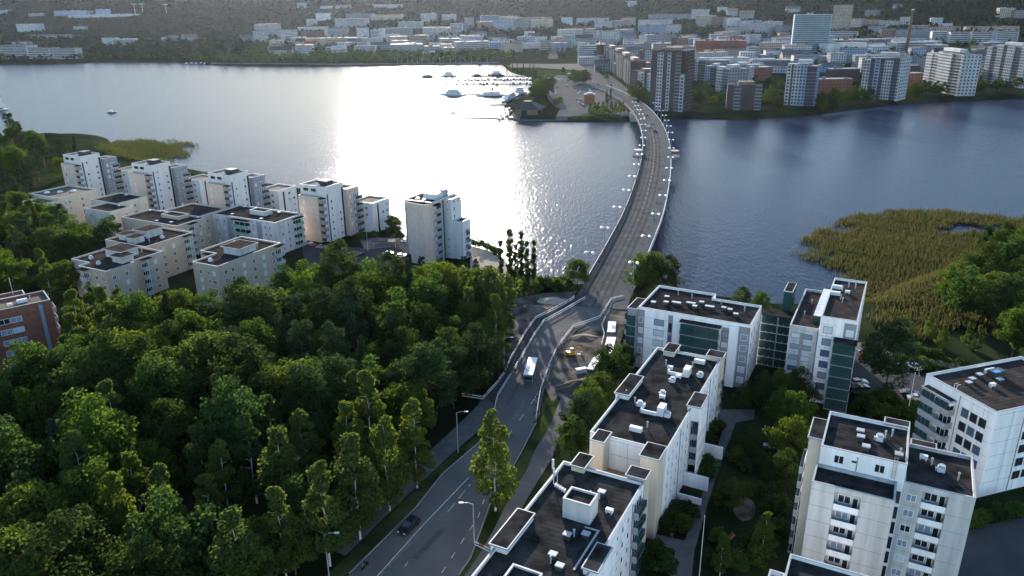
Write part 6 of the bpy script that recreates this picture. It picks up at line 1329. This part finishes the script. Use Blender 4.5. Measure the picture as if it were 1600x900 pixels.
# excavator
p=(16.1,192.9,5.0); o=empty('excavator',(p[0],p[1],GZ+.02),R(25),'yellow crawler excavator on the building site','excavator'); o.scale=(.64,.64,.64)
for y in (-1.1,1.1): t=MB().box(-1.9,1.9,y-.28,y+.28,.05,.85).build('track',M['dark_metal'],o); bv=t.modifiers.new('b','BEVEL'); bv.width=.3; bv.segments=3
MB().box(-1.8,1.3,-1.25,1.25,1.0,2.0).box(-2.1,-.9,-1.2,1.2,1.2,2.3).build('body',M['yellow_paint'],o); cb=MB().box(.1,1.4,-.1,1.2,2.0,3.2).build('cab',M['white_metal'],o); MB().box(.3,1.43,-.13,1.23,2.3,3.0).build('window',M['glass_dark'],cb)
MB().box(-.9,.9,-.9,.9,.8,1.05).build('turntable',M['dark_metal'],o)
def bar(mb,a,b,w,hh):
    a=Vector(a);b=Vector(b);d=(b-a).normalized();u=Vector((-d.z,0,d.x))*hh;s=Vector((0,w,0)); k=len(mb.v)
    for q in (a,b):
        for e in (u+s,u-s,-u-s,-u+s): w_=q+e; mb.v.append((w_.x,w_.y,w_.z))
    for f in ((0,1,2,3),(7,6,5,4),(0,4,5,1),(1,5,6,2),(2,6,7,3),(3,7,4,0)): mb.f.append(tuple(k+i for i in f)); mb.m.append(mb.k)
    return mb
bar(bar(MB(),(1.2,-.5,1.9),(3.2,-.5,3.8),.2,.25),(3.2,-.5,3.8),(4.6,-.5,3.0),.18,.22).build('boom',M['yellow_paint'],o); bar(MB(),(4.6,-.5,3.0),(4.9,-.5,1.0),.15,.16).build('stick',M['yellow_paint'],o)
MB().prism([(4.4,-1.0),(5.3,-1.0),(5.4,0),(4.4,0)],.3,1.0,True).build('bucket',M['dark_metal'],o)
# site container, white covers, earth heaps
def flat_cover(pts,label):
    cx=sum(p[0] for p in pts)/len(pts); cy=sum(p[1] for p in pts)/len(pts); o=empty('white_cover',(cx,cy,GZ),0,label,'cover','white covers on the site')
    poly=[(p[0]-cx,p[1]-cy) for p in pts]
    a=sum(poly[i][0]*poly[(i+1)%len(poly)][1]-poly[(i+1)%len(poly)][0]*poly[i][1] for i in range(len(poly)))
    if a<0: poly=poly[::-1]
    MB().prism(poly,.02,.45).build('base',M['concrete'],o); MB().prism([(x*1.02,y*1.02) for x,y in poly],.45,.56,True).build('sheet',M['white_metal'],o)
flat_cover([(29.3,215.9,5.5),(31.5,215.3,5.5),(30.3,207.8,5.5),(27.9,207.9,5.5)],'small white sheet cover nearest the bridge on the building site')
flat_cover([(27.4,204.0,5.5),(29.9,203.7,5.5),(27.7,194.0,5.5),(23.6,189.2,5.5),(21.3,183.4,5.5),(19.7,183.8,5.5),(22.2,190.8,5.5),(25.3,194.0,5.5)],'large bent white sheet cover beside the trees on the building site')
p=(18.0,182.6,5.0); o=empty('site_container',(p[0],p[1],GZ),R(18),'small white site container below the white covers','container'); o.scale=(.5,.5,.5); MB().box(-3,3,-1.2,1.2,.1,2.5).build('body',M['white_metal'],o)
for i in range(9):
    for s in (-1,1): MB().box(-2.9+i*.65,-2.6+i*.65,s*1.2-.03,s*1.2+.03,.2,2.4).build('rib',M['white_metal'],o)
MB().box(3.0,3.04,-.9,.9,.2,2.3).build('door',M['cgrey'],o)
def heap(p,r,hh,m,label,name='earth_heap'):
    rg=np.random.default_rng(int(p[0]*10)); n=18; mb=MB(); rings=[]
    for k in range(5):
        t=k/4; rings.append([(r*(1-t*.92)*math.cos(2*math.pi*i/n)*(1+.15*math.sin(i*2.1+k)),r*.7*(1-t*.92)*math.sin(2*math.pi*i/n)*(1+.12*math.cos(i*1.7)),hh*t**.8-.05) for i in range(n)])
    for k in range(4):
        for i in range(n): mb.quad(rings[k][i],rings[k][(i+1)%n],rings[k+1][(i+1)%n],rings[k+1][i])
    mb.quad(*rings[4]); o=mb.build(name,m); o.location=(p[0],p[1],GZ); tag(o,label,'heap')
heap((16.9,174.0,5.0),6.5,2.2,M['site_earth'],'grey earth heap below the white container'); heap((19.8,176.7,5.0),4,1.6,M['site_earth'],'smaller earth heap right of the white container'); heap((20.7,204.9,5.0),4.5,.9,M['gravel_roof'],'flat pale rubble heap above the excavator')
heap((6.0,226.7,5.0),7,1.2,M['site_earth'],'low grey earth mound on the dirt lot left of the fences'); heap((13.0,234.9,5.0),5,1.0,M['sand'],'low sandy mound on the dirt lot near the bridge')
# site fences: every section a thing
FM={}
def fence_line(pts,zs,labels,red):
    out=[]
    for i in range(len(pts)-1):
        a=Vector(pts[i]); b=Vector(pts[i+1]); L=(b-a).length; n=max(1,round(L/3.4))
        for k in range(n): out.append((a.lerp(b,k/n),a.lerp(b,(k+1)/n)))
    for i,(a,b) in enumerate(out):
        L=(b-a).length; o=empty('fence_section',(a.x,a.y,a.z),math.atan2(b.y-a.y,b.x-a.x),labels%nth(i+1),'fence','site fence sections')
        key=round(L,1)
        if key not in FM:
            fr=MB().tube((0.05,0,.1),(.05,0,1.15),.035,n=5).tube((key-.05,0,.1),(key-.05,0,1.15),.035,n=5)
            pr=MB()
            for j in range(int(key/.12)): pr.box(.1+j*.12,.13+j*.12,-.01,.01,.35,.75)
            FM[key]=(fr.mesh('frame',M['grey_metal']),MB().box(0.05,key-.05,-.03,.03,.82,1.1).mesh('top_board',M['barrier_white']),MB().box(.05,key-.05,-.03,.03,.25,.45).mesh('lower_board',M['barrier_white']),MB().box(key*.3,key*.62,-.035,.035,.815,1.105).mesh('red_stripe',M['barrier_red']),MB().box(-.1,.2,-.3,.3,0,.12).mesh('foot',M['tyre']))
        f=FM[key]; inst('frame',f[0],o); inst('top_board',f[1],o); inst('lower_board',f[2],o); inst('foot',f[4],o)
        if red and i%2==0: inst('red_stripe',f[3],o)
fence_line([(-12.8,170.0,5.0),(-7.5,168.2,5.0),(-4.4,175.6,5.0),(-2.1,182.4,5.0),(-0.8,189.7,5.0),(1.4,198.8,5.0),(4.0,209.1,5.0),(7.2,219.3,5.0),(12.0,224.9,5.0),(17.6,231.9,5.0),(20.7,236.9,5.0)],5,'site fence section, %s from the near end of the leftmost fence line',True)
fence_line([(-4.7,158.6,5.0),(-4.3,165.9,5.0),(-3.8,169.8,5.0),(-0.3,182.0,5.0),(3.2,194.5,5.0),(6.4,206.7,5.0),(9.7,216.7,5.0),(16.1,224.8,5.0),(24.0,235.7,5.0)],5,'site fence section, %s from the near end of the middle fence line',False)
fence_line([(5.2,157.7,5.0),(6.1,165.7,5.0),(7.0,173.2,5.0),(9.5,185.5,5.0),(12.5,197.6,5.0),(18.3,212.5,5.0),(22.3,215.3,5.0),(27.0,219.2,5.0),(32.4,234.2,5.0),(36.7,236.4,5.0)],5,'site fence section, %s from the near end of the right fence line',False)
fence_line([(25.3,199.4,5.0),(26.9,206.1,5.0),(26.9,213.2,5.0),(28.8,219.1,5.0)],5,'site fence section, %s along the white covers',True)
fence_line([(-7.3,113.9,5.0),(-4.6,111.9,5.0)],5,'red and white barrier section, %s at the verge by the near road',True)
BM=None
for i,p in enumerate(((4.9,157.4,5.0),(5.1,161.3,5.0),(5.4,165.7,5.0),(6.0,169.9,5.0),(6.7,175.7,5.0),(7.8,181.0,5.0),(9.1,186.7,5.0),(10.6,193.0,5.0),(12.2,198.5,5.0),(13.4,201.0,5.0),(15.3,206.9,5.0),(17.5,212.0,5.0),(26.5,220.2,5.0))):
    o=empty('traffic_beacon',(p[0],p[1],GZ+.03),R(-30),'yellow and black traffic beacon, %s from the near end beside the right fence'%nth(i+1),'beacon','traffic beacons')
    if BM is None: BM=(MB().box(-.12,.12,-.03,.03,.1,1.1).mesh('board',M['yellow_paint']),MB().box(-.125,.125,-.035,.035,.5,.75).mesh('stripe',M['dark_metal']),MB().box(-.3,.3,-.2,.2,0,.12).mesh('foot',M['tyre']))
    inst('board',BM[0],o); inst('stripe',BM[1],o); inst('foot',BM[2],o)
for i,p in enumerate(((28.4,243.6,5.8),(18.1,213.9,5.0))):
    o=empty('traffic_cone',(p[0],p[1],p[2]+.05 if i else 6.0),0,('orange traffic cone on the near end of the bridge','orange traffic cone at the bend of the right fence')[i],'cone'); MB().tube((0,0,.04),(0,0,.9),.22,.04,10).build('body',M['orange_plastic'],o); MB().box(-.3,.3,-.3,.3,0,.05).build('base',M['tyre'],o)
# ---------------------------------------------------------------- lamps and poles on the near side
def road_lamp(p,side,hh,label,rz=0):
    o=empty('street_lamp',(p[0],p[1],GZ),rz,label,'street lamp','road lamps'); MB().tube((0,0,0),(0,0,hh),.11,.07,8).build('pole',M['grey_metal'],o)
    MB().tube((0,0,hh),(side*.9,0,hh+.35),.06,n=6).tube((side*.9,0,hh+.35),(side*1.9,0,hh+.35),.05,n=6).build('arm',M['grey_metal'],o); MB().box(min(side*1.7,side*2.5),max(side*1.7,side*2.5),-.16,.16,hh+.28,hh+.45).build('lamp_head',M['white_metal'],o)
road_lamp((-7.4,114.4,5.0),-1,8.6,'road lamp on the right verge of the dark near road'); road_lamp((-31.8,105.8,5.0),1,9.2,'road lamp beside the tall bare-trunked birch'); road_lamp((-12.2,144.7,5.0),1,9.8,'road lamp between cycle path and road'); road_lamp((18.5,172.9,5.0),-1,9.6,'lamp pole standing in the earth by the site container'); road_lamp((-2.3,183.9,5.0),1,9.5,'lamp pole at the wood\'s edge beside the leftmost fence line')
def pole(p,hh,label,m='white_metal'):
    o=empty('flagpole',(p[0],p[1],GZ),0,label,'flagpole'); MB().tube((0,0,0),(0,0,hh),.09,.04,8).build('pole',M[m],o); MB().tube((0,0,hh),(0,0,hh+.2),.1,.02,8).build('finial',M[m],o); MB().tube((0,0,0),(0,0,.5),.18,.15,8).build('base',M['concrete'],o)
pole((92.1,157.7,5.0),11.4,'bare white flagpole in front of the right-hand car park'); pole((31.1,104.7,5.0),12.8,'bare white flagpole in the shaded garden'); pole((-57.1,291.7,5.0),9,'thin white flagpole at the shore tower car park')
# road paint
def stripe(a,b,w,name,parent=None):
    a=Vector((a[0],a[1],0));b=Vector((b[0],b[1],0));d=(b-a).normalized();n=Vector((-d.y,d.x,0))*w/2
    return [(a-n),(a+n),(b+n),(b-n)]
def paint(name,segs,w=.14,z=GZ+.034):
    mb=MB()
    for a,b in segs: mb.quad(*[(v.x,v.y,z) for v in stripe(a,b,w,name)])
    for f in range(len(mb.f)): pass
    o=mb.build(name,M['lane_paint']); o['kind']='structure'
    bmx=bmesh.new(); bmx.from_mesh(o.data); bmesh.ops.recalc_face_normals(bmx,faces=bmx.faces)
    for f in bmx.faces:
        if f.normal.z<0: f.normal_flip()
    bmx.to_mesh(o.data); bmx.free()
def dashes(pts,on,off):
    out=[];
    for i in range(len(pts)-1):
        a=Vector(pts[i][:2]);b=Vector(pts[i+1][:2]);L=(b-a).length;t=0
        while t<L: out.append((a.lerp(b,t/L),a.lerp(b,min(1,(t+on)/L)))); t+=on+off
    return out
paint('road_centre_line',[((-23.7,106.4,5.0)[:2],(-17.4,119.7,5.0)[:2]),((-17.4,119.7,5.0)[:2],(-9.5,135.1,5.0)[:2])],.16)
paint('road_dashes',dashes([(-12.7,107.0,5.0),(-7.0,122.2,5.0),(-5.6,129.9,5.0)],1.6,2.4)+dashes([(-19.3,108.7,5.0),(-17.1,114.1,5.0)],1.2,9))
paint('road_edge_line',dashes([(-12.9,123.9,5.0),(-9.0,132.8,5.0)],3,1.5),.12)
paint('stop_line',[((26.2,234.4,5.0)[:2],(31.3,233.1,5.0)[:2])],.5,GZ+.05)
paint('lane_line',dashes([(-4.3,143.3,5.0),(5.4,168.9,5.0),(10.6,189.0,5.0)],3,5))
paint('parking_lines',[((105.8,184.8,5.0)[:2],(102.9,179.2,5.0)[:2]),((108.1,183.9,5.0)[:2],(105.2,178.1,5.0)[:2]),((103.8,186.4,5.0)[:2],(101.0,181.1,5.0)[:2])],.12)
# repairs in the asphalt
rp=random.Random(4); mat('asphalt_patch',(.085,.082,.079),.95,.15,.8,spec=0); mat('asphalt_old',(.135,.128,.12),.95,.15,.8,spec=0)
for i,(p,L,w,a,mm) in enumerate((((-15.7,114.6,5.0),9,1.2,-118,0),((-12.9,123.9,5.0),6,2.2,-120,1),((-21.0,111.2,5.0),14,.7,-118,1),((-1.8,148.9,5.0),7,1.5,-112,0),((1.5,163.3,5.0),10,.9,-108,1),((7.9,176.3,5.0),4,3,-105,0),((0.5,173.0,5.0),16,.6,-105,0),((5.2,185.6,5.0),18,.5,-100,0),((12.7,208.8,5.0),9,2.4,-125,1),((19.8,221.0,5.0),6,3,-130,0),((-7.8,136.6,5.0),12,.5,-120,0))):
    c,s_=math.cos(R(a)),math.sin(R(a)); q=[(p[0]+c*u*L/2-s_*v*w/2+rp.uniform(-.1,.1),p[1]+s_*u*L/2+c*v*w/2+rp.uniform(-.1,.1)) for u,v in ((-1,-1),(1,-1),(1,1),(-1,1))]
    sheet('road_patch',q,GZ+.027,M[('asphalt_patch','asphalt_old')[mm]])
# kerbs along the near road
def kerb(pts,label):
    fr=frames([Vector((p[0],p[1],GZ+.02)) for p in pts]); o=sweep(fr,[(-.12,0),(-.12,.13),(.12,.13),(.12,0)]).build('kerb',M['concrete']); o['kind']='structure'
kerb([(-28.7,107.0,5.0),(-24.0,116.1,5.0),(-19.2,125.6,5.0),(-14.9,136.8,5.0),(-9.6,145.7,5.0),(-6.2,151.2,5.0)],''); kerb([(-9.8,106.3,5.0),(-7.9,110.7,5.0),(-6.5,117.6,5.0),(-4.9,125.7,5.0),(-1.8,134.2,5.0),(1.7,144.9,5.0),(5.3,157.1,5.0)],'')
# ---------------------------------------------------------------- garden between the white houses
def bush_group(pts,tmpl,grp,s=1.0):
    plant_group([('bush%d'%random.randrange(3),p[0],p[1],GZ,s*random.uniform(.8,1.3)) for p in pts],tmpl,grp)
bush_group([(44.3,153.9,5.0),(45.9,155.6,5.0),(46.6,153.9,5.0),(44.6,151.7,5.0),(42.6,150.6,5.0),(45.9,151.1,5.0),(43.0,148.5,5.0),(44.0,147.9,5.0)],'%s bush from the left in the bed beside the white house end','bushes at the house end',1.15)
bush_group([(36.7,136.8,5.0),(38.1,136.1,5.0),(39.9,136.8,5.0),(38.4,133.8,5.0),(36.9,134.3,5.0),(40.1,134.5,5.0)],'%s bush from the left between the two tall garden walls','bushes between the garden walls',1.1)
bush_group([(28.9,123.0,5.0),(30.9,123.4,5.0),(32.5,122.4,5.0),(31.0,120.1,5.0),(29.2,119.6,5.0),(27.4,118.8,5.0),(32.8,120.6,5.0),(30.8,117.7,5.0),(28.3,117.3,5.0)],'%s bush from the left below the low garden wall','bushes below the low wall',1.2)
bush_group([(23.4,111.8,5.0),(25.1,112.1,5.0),(26.2,110.0,5.0),(24.0,109.1,5.0),(24.8,107.1,5.0),(22.7,108.0,5.0),(25.7,106.3,5.0)],'%s bush from the left in the round bed at the bottom','bushes in the round bed',1.2)
bush_group([(50.0,145.1,5.0),(52.9,147.7,5.0),(47.2,140.2,5.0),(48.2,136.6,5.0),(51.4,138.2,5.0),(43.1,130.0,5.0),(52.1,134.2,5.0),(40.5,124.8,5.0),(45.7,127.8,5.0),(48.8,127.7,5.0),(36.6,114.5,5.0),(37.2,110.2,5.0),(40.5,111.8,5.0),(43.8,113.5,5.0),(34.0,108.6,5.0),(38.0,106.9,5.0),(41.5,107.6,5.0),(49.1,122.6,5.0),(48.4,117.0,5.0),(45.0,111.7,5.0),(51.5,122.6,5.0)],'%s bush from the left in the middle of the shaded garden','garden bushes',1.35)
for i,(p,k,s) in enumerate((((60.9,153.5,5.0),'broad0',.72),((62.0,147.5,5.0),'broad3',.8),((57.5,137.6,5.0),'broad1',.85),((67.7,161.6,5.0),'broad2',.7),((59.4,161.8,5.0),'broad4',.6),((54.8,161.9,5.0),'broad0',.5),((53.6,128.7,5.0),'broad2',.62),((41.2,122.8,5.0),'broad1',.5),((43.4,110.1,5.0),'birch1',.6),((34.8,105.4,5.0),'birch2',.55),((50.6,140.1,5.0),'broad4',.42),((63.2,161.7,5.0),'broad3',.7))): plant(k,p[0],p[1],GZ,'%s small shaded tree of the garden, counted from the glass link'%nth(i+1),'garden trees',s)
bush_group([(85.2,164.9,5.0),(86.2,163.0,5.0),(88.6,164.2,5.0),(90.5,163.6,5.0),(91.1,161.0,5.0),(93.0,161.0,5.0),(94.0,159.5,5.0),(95.4,158.5,5.0),(82.1,161.3,5.0),(83.8,158.2,5.0),(89.0,156.6,5.0),(86.1,156.7,5.0),(91.3,155.1,5.0)],'%s bush from the left in the hedge below the right-hand car park','hedge bushes',1.3)
bush_group([(98.7,196.0,5.0),(109.9,193.1,5.0),(111.3,191.8,5.0),(112.6,190.1,5.0),(114.1,188.9,5.0),(115.5,187.6,5.0),(116.5,185.7,5.0),(118.2,183.7,5.0),(108.4,183.2,5.0),(109.8,182.0,5.0),(111.3,180.8,5.0),(112.5,179.3,5.0),(107.1,184.7,5.0),(104.8,186.4,5.0)],'%s bush from the left along the shore path above the right car park','shore path bushes',1.0)
bush_group([(-2.2,246.2,5.0),(-0.0,240.0,5.0),(9.3,249.6,5.0),(10.9,245.7,5.0),(12.8,248.2,5.0),(14.3,243.8,5.0),(16.2,246.8,5.0),(17.7,243.0,5.0),(8.2,243.4,5.0),(19.7,246.7,5.0),(4.3,242.3,5.0),(17.7,249.3,5.0)],'%s bush from the left on the bank near the bridge','bank bushes',1.5)
bush_group([(-15.3,296.6,4.0),(-12.6,294.0,4.0),(-10.0,291.3,4.0),(-7.9,288.7,4.0),(-5.8,284.6,4.0),(-57.5,309.5,5.0),(-59.8,307.7,5.0),(-62.2,306.0,5.0),(-50.2,312.9,5.0),(-46.7,309.0,5.0)],'%s bush from the left along the shore by the towers','shore bushes',1.3)
bush_group([(-2.0,202.4,5.0),(-0.9,204.6,5.0),(-1.7,196.7,5.0)],'%s light green bush at the wood edge by the fences','wood edge bushes',1.0)
bush_group([(88.9,119.5,5.0),(91.2,120.3,5.0),(93.2,120.6,5.0),(86.5,118.5,5.0),(95.3,121.1,5.0),(84.5,117.0,5.0)],'%s bush from the left at the foot of the house cut by the right edge','bushes at the right edge',1.1)
bush_group([(61.8,169.8,5.0),(62.7,167.5,5.0),(66.1,170.7,5.0),(66.3,166.4,5.0),(69.1,167.9,5.0),(58.8,165.0,5.0),(69.6,164.7,5.0)],'%s bush from the left at the foot of the glass link','link bushes',1.4)
def bench(p,rz,label):
    o=empty('bench',(p[0],p[1],GZ+.02),rz,label,'bench'); 
    for i in range(3): MB().box(-.9,.9,-.25+i*.17,-.11+i*.17,.42,.47).build('seat_slat',M['bench_wood'],o)
    for i in range(2): MB().box(-.9,.9,.28,.32,.6+i*.18,.73+i*.18).build('back_slat',M['bench_wood'],o)
    for x in (-.7,.7): MB().box(x-.05,x+.05,-.25,.3,0,.42).build('leg',M['dark_metal'],o)
bench((28.9,116.2,5.0),R(60),'orange wooden bench beside the low bed near the white house'); bench((39.5,115.0,5.0),R(50),'pale wooden bench alone on the garden grass'); bench((49.4,138.2,5.0),R(-15),'orange wooden bench at the garden court')
# ---------------------------------------------------------------- harbour: jetties and boats
mat('hull_white',(.62,.62,.62),.4,.05,.5); mat('hull_blue',(.05,.1,.25),.4,0); mat('hull_dark',(.06,.06,.065),.5,0); mat('jetty_wood',(.16,.13,.11),.85,.15,.5)
def hull(L,W,Hh):
    mb=MB(); st=[(-.5,.8,1),(-.25,1,.95),(.1,1,.95),(.35,.62,1.05),(.5,.04,1.2)]; rings=[]
    for t,w,hh in st: rings.append([(t*L,-w*W/2,hh*Hh),(t*L,-w*W*.32,-.25),(t*L,w*W*.32,-.25),(t*L,w*W/2,hh*Hh)])
    for i in range(4):
        for j in range(3): mb.quad(rings[i][j],rings[i+1][j],rings[i+1][j+1],rings[i][j+1])
        mb.quad(rings[i][3],rings[i+1][3],rings[i+1][0],rings[i][0])
    mb.quad(*rings[0][::-1]); return mb
HB={'small':(hull(6.5,2.3,.8).mesh('hull',M['hull_white']),MB().box(-.6,1.4,-.8,.8,.7,1.6).mesh('cabin',M['glass_dark'])),'dark':(hull(6.5,2.3,.8).mesh('hull',M['hull_dark']),MB().box(-.6,1.4,-.8,.8,.7,1.7).mesh('cabin',M['hull_white'])),'blue':(hull(6.5,2.3,.8).mesh('hull',M['hull_blue']),MB().box(-.6,1.4,-.8,.8,.7,1.7).mesh('cabin',M['hull_white']))}
def boat(p,rz,kind,label,grp,s=1.0):
    o=empty('boat',(p[0],p[1],.05),rz,label,'boat',grp); o.scale=(s,s,s); inst('hull',HB[kind][0],o); inst('cabin',HB[kind][1],o); return o
mast=MB().tube((.3,0,.8),(.3,0,9.5),.09,.06,5).tube((.3,0,2),(-2.4,0,2),.06,n=5).mesh('mast',M['white_metal'])
def jetty(a,b,w,label,z=.5):
    a=Vector(a[:2]+(0,));b=Vector(b[:2]+(0,));L=(b-a).length; o=empty('jetty',(a.x,a.y,0),math.atan2(b.y-a.y,b.x-a.x),label,'jetty'); MB().box(0,L,-w/2,w/2,.1,z+.3).build('deck',M['jetty_wood'],o)
    mb=MB()
    for i in range(int(L/12)+1): mb=MB().tube((min(i*12+.5,L-.3),w/2+.15,-1),(min(i*12+.5,L-.3),w/2+.15,1.4),.15,n=6); mb.build('pile',M['jetty_wood'],o)
for y,nm in ((126,'back'),(132,'front')):
    a=(-99.4,1060.5,0.0) if y==126 else (-97.7,1004.9,0.0); b=(30.7,1057.2,0.0) if y==126 else (29.1,1001.6,0.0); jetty(a,b,2.2,'long thin %s boat jetty of the marina'%nm)
    va=Vector(a[:2]);vb=Vector(b[:2]); n=30; c=0
    for i in range(n):
        if random.random()<.22: continue
        q=va.lerp(vb,(i+.3)/n); c+=1
        boat((q.x,q.y-4.6 if i%2 else q.y+4.6),R(90 if i%2 else -90),random.choice(('small','dark','dark','blue')),'%s boat from the left moored at the %s marina jetty'%(nth(c),nm),'moored marina boats',random.uniform(1.4,1.9))
jetty((-121.0,1120.0,0.0),(35.8,1108.7,0.0),2.4,'outer pier with large boats in the marina'); jetty((-76.7,887.6,0.0),(2.7,885.3,0.0),3.5,'pier with the two passenger ships'); jetty((-21.0,790.2,0.0),(6.2,795.3,0.0),3,'short dark jetty beside the harbour pavilion'); jetty((-56.9,701.9,0.0),(-46.2,767.7,0.0),3,'floating plank pier standing out in the glitter'); jetty((-51.4,697.3,0.0),(-15.3,695.4,0.0),1.6,'thin floating boom left of the pavilion'); jetty((-156.6,965.4,0.0),(-144.8,1108.4,0.0),3,'lone slanting pier in the sun glitter'); jetty((-10.7,691.8,0.0),(4.1,780.1,0.0),9,'broad wooden boat deck left of the pavilion')
jetty((-527.5,1414.2,0.0),(-387.1,1357.1,0.0),3,'long jetty along the far left shore')
def ship(a,b,label,tiers,funnel=True,wid=7,hm='hull_white'):
    a=Vector(a[:2]);b=Vector(b[:2]);L=(b-a).length; c=(a+b)/2; o=empty('ship',(c.x,c.y,.1),math.atan2(b.y-a.y,b.x-a.x),label,'ship','harbour ships'); hull(L,wid,2.4).build('hull',M[hm],o); z=2.3
    for i in range(tiers):
        l=L*(.33-.09*i); d=MB().box(-l,l*.8,-wid*.36,wid*.36,z,z+2.4).build('deck_house',M['hull_white'],o)
        w=MB()
        for k in range(int(l*1.7/2.2)): w.box(-l+.5+k*2.2,-l+1.8+k*2.2,-wid*.36-.05,wid*.36+.05,z+.9,z+1.8)
        q=w.build('window_row',M['glass_dark'],d); q['kind']='stuff'; z+=2.4
    if funnel: MB().tube((-L*.05,0,z),(-L*.07,0,z+4),.9,.8,10).build('funnel',M['hull_dark'],o)
    MB().tube((L*.2,0,z),(L*.2,0,z+6),.12,.08,5).build('mast',M['white_metal'],o)
ship((-49.5,878.3,0.0),(-78.9,887.8,0.0),'grey-white passenger ship, left of the two at the long pier',2); ship((-5.2,873.5,0.0),(-37.2,873.9,0.0),'white and blue steamship with dark funnel at the long pier',1); ship((6.8,869.1,0.0),(-8.2,802.0,0.0),'white ferry lying slanted behind the pavilion',2,False,8); ship((-105.4,1108.0,0.0),(-124.5,1110.6,0.0),'dark low boat at the left tip of the outer pier',1,False,6,'hull_dark'); ship((-74.8,1118.7,0.0),(-98.5,1121.9,0.0),'grey cabin ship on the outer pier',2,False,7); ship((-7.2,1119.6,0.0),(-30.7,1122.8,0.0),'grey cabin ship at the inner end of the outer pier',2,False,7,'hull_dark'); ship((18.7,893.3,0.0),(2.7,888.6,0.0),'small white ship by the quay behind the ferry',2,False,7); ship((-39.6,1115.9,0.0),(-52.2,1117.7,0.0),'brown houseboat in the middle of the outer pier',1,False,7,'hull_dark')
for i in range(26):
    x=556+i*8.2+random.uniform(-2,2)
    t=[(-261.4,1359.8,0.0),(-168.0,1344.9,0.0),(-27.7,1342.2,0.0)]; f=(x-556)/214
    q=Vector(t[0][:2]).lerp(Vector(t[2][:2]),f); o=boat((q.x,q.y-8),R(90+random.uniform(-15,15)),'small','%s white sailing boat from the left along the far quay'%nth(i+1),'boats along the far quay',1.35)
    if i>7: inst('mast',mast,o)
for i,p in enumerate(((-576.6,1426.7,0.0),(-570.0,1433.2,0.0),(-559.6,1426.9,0.0),(-551.7,1430.2,0.0),(-540.8,1419.4,0.0))): boat(p,R(20*i),'blue','%s blue and white boat from the left at the far left jetty'%nth(i+1),'boats at the far left jetty',1.5)
for i,p in enumerate(((-151.1,1003.3,0.0),(-149.4,1031.9,0.0),(-147.8,1057.7,0.0),(-140.1,1030.8,0.0))): boat(p,R(40),'dark','%s boat from the left at the lone slanting pier'%nth(i+1),'boats at the slanting pier',1.4)
boat((-389.5,766.2,0.0),R(200),'blue','small blue motor boat alone on the left water',None,1.25); boat((-54.3,731.4,0.0),R(60),'dark','rounded boat beside the floating plank pier',None,1.6)
o=boat((-517.9,799.6,0.0),R(180),'small','white sailing boat at the left edge of the picture',None,1.7); inst('mast',mast,o); MB().quad((.25,0.03,2.1),(-2.4,.03,2.2),(.25,.03,9.3)).quad((.4,0.03,1.2),(2.6,.03,1.2),(.35,.03,8.5)).build('sail',M['hull_white'],o)
for i in range(9):
    pts=[(-7.9,703.8,0.0),(-4.0,724.7,0.0),(-0.4,751.4,0.0),(-6.1,691.4,0.0),(-2.2,707.4,0.0),(1.4,733.0,0.0),(-5.2,742.6,0.0),(-9.4,683.8,0.0),(3.4,760.6,0.0)]; boat((pts[i][0],pts[i][1]),R(100),random.choice(('small','dark')),'%s rental boat from the left at the deck beside the pavilion'%nth(i+1),'boats beside the pavilion',1.0).location.z=.55
# cars in the far car park and on the far road
cc=['car_black','car_white','car_silver','car_silver','car_black','car_red','car_blue']
FC=[(52.2,1026.0,3.0),(54.6,1008.4,3.0),(57.3,999.5,3.0),(61.5,1016.0,3.0),(62.4,990.6,3.0),(51.2,975.7,3.0),(54.7,967.3,3.0),(65.1,1007.0,3.0),(68.0,989.9,3.0),(74.1,997.4,3.0),(80.6,1040.2,3.0),(80.4,1005.1,3.0),(67.6,927.9,3.0),(75.0,898.8,3.0),(76.2,878.5,3.0),(74.7,853.2,3.0),(77.2,865.5,3.0),(87.4,883.9,3.0),(89.6,877.0,3.0),(68.5,795.8,3.0),(71.2,790.1,3.0),(68.2,769.5,3.0),(69.4,754.5,3.0),(70.3,744.7,3.0),(48.5,881.7,3.0),(49.9,855.9,3.0),(43.4,838.3,3.0),(105.1,985.0,3.0),(104.1,953.4,3.0),(105.5,938.0,3.0),(119.5,928.3,3.1),(119.2,886.1,3.1),(114.1,873.7,3.1),(117.1,853.6,3.1),(116.6,835.0,3.2),(112.5,829.6,3.2),(114.5,800.2,3.2),(47.2,1044.7,3.0),(83.2,1097.4,3.0),(87.2,1048.6,3.0)]
FC=sorted(FC,key=lambda q:q[0]/q[1])
for i,p in enumerate(FC): car((p[0],p[1],p[2]+.35),R(random.choice((75,80,85,170))),cc[i%7],'%s car from the left in the far car park and road'%nth(i+1),i%2,'cars across the lake',False,1.3)
for i,s in enumerate((330,352,372,398,420,440)):
    pt,r,d=bridge_at(s); q=pt+r*(-2.8 if i%2 else 1.2); car((q.x,q.y,q.z+.08),math.atan2(d.y,d.x),cc[i%7],'%s car on the bridge counted from its middle towards the town'%nth(i+1),i%2,'cars on the bridge',False,1.1)

# ---------------------------------------------------------------- air
def build_haze():
    m=bpy.data.materials.new('haze'); m.use_nodes=True; nt=m.node_tree; nt.nodes.remove(nt.nodes['Principled BSDF'])
    v=nt.nodes.new('ShaderNodeVolumePrincipled'); v.inputs['Color'].default_value=(.74,.82,1,1); v.inputs['Density'].default_value=.0000065; v.inputs['Anisotropy'].default_value=.65
    nt.links.new(v.outputs[0],nt.nodes['Material Output'].inputs['Volume'])
    o=MB().box(-9200,9200,-320,9200,-4.3,262).build('haze',m); o['kind']='stuff'; tag(o,'thin pale summer haze over the lake and the far hills','haze')
build_haze()
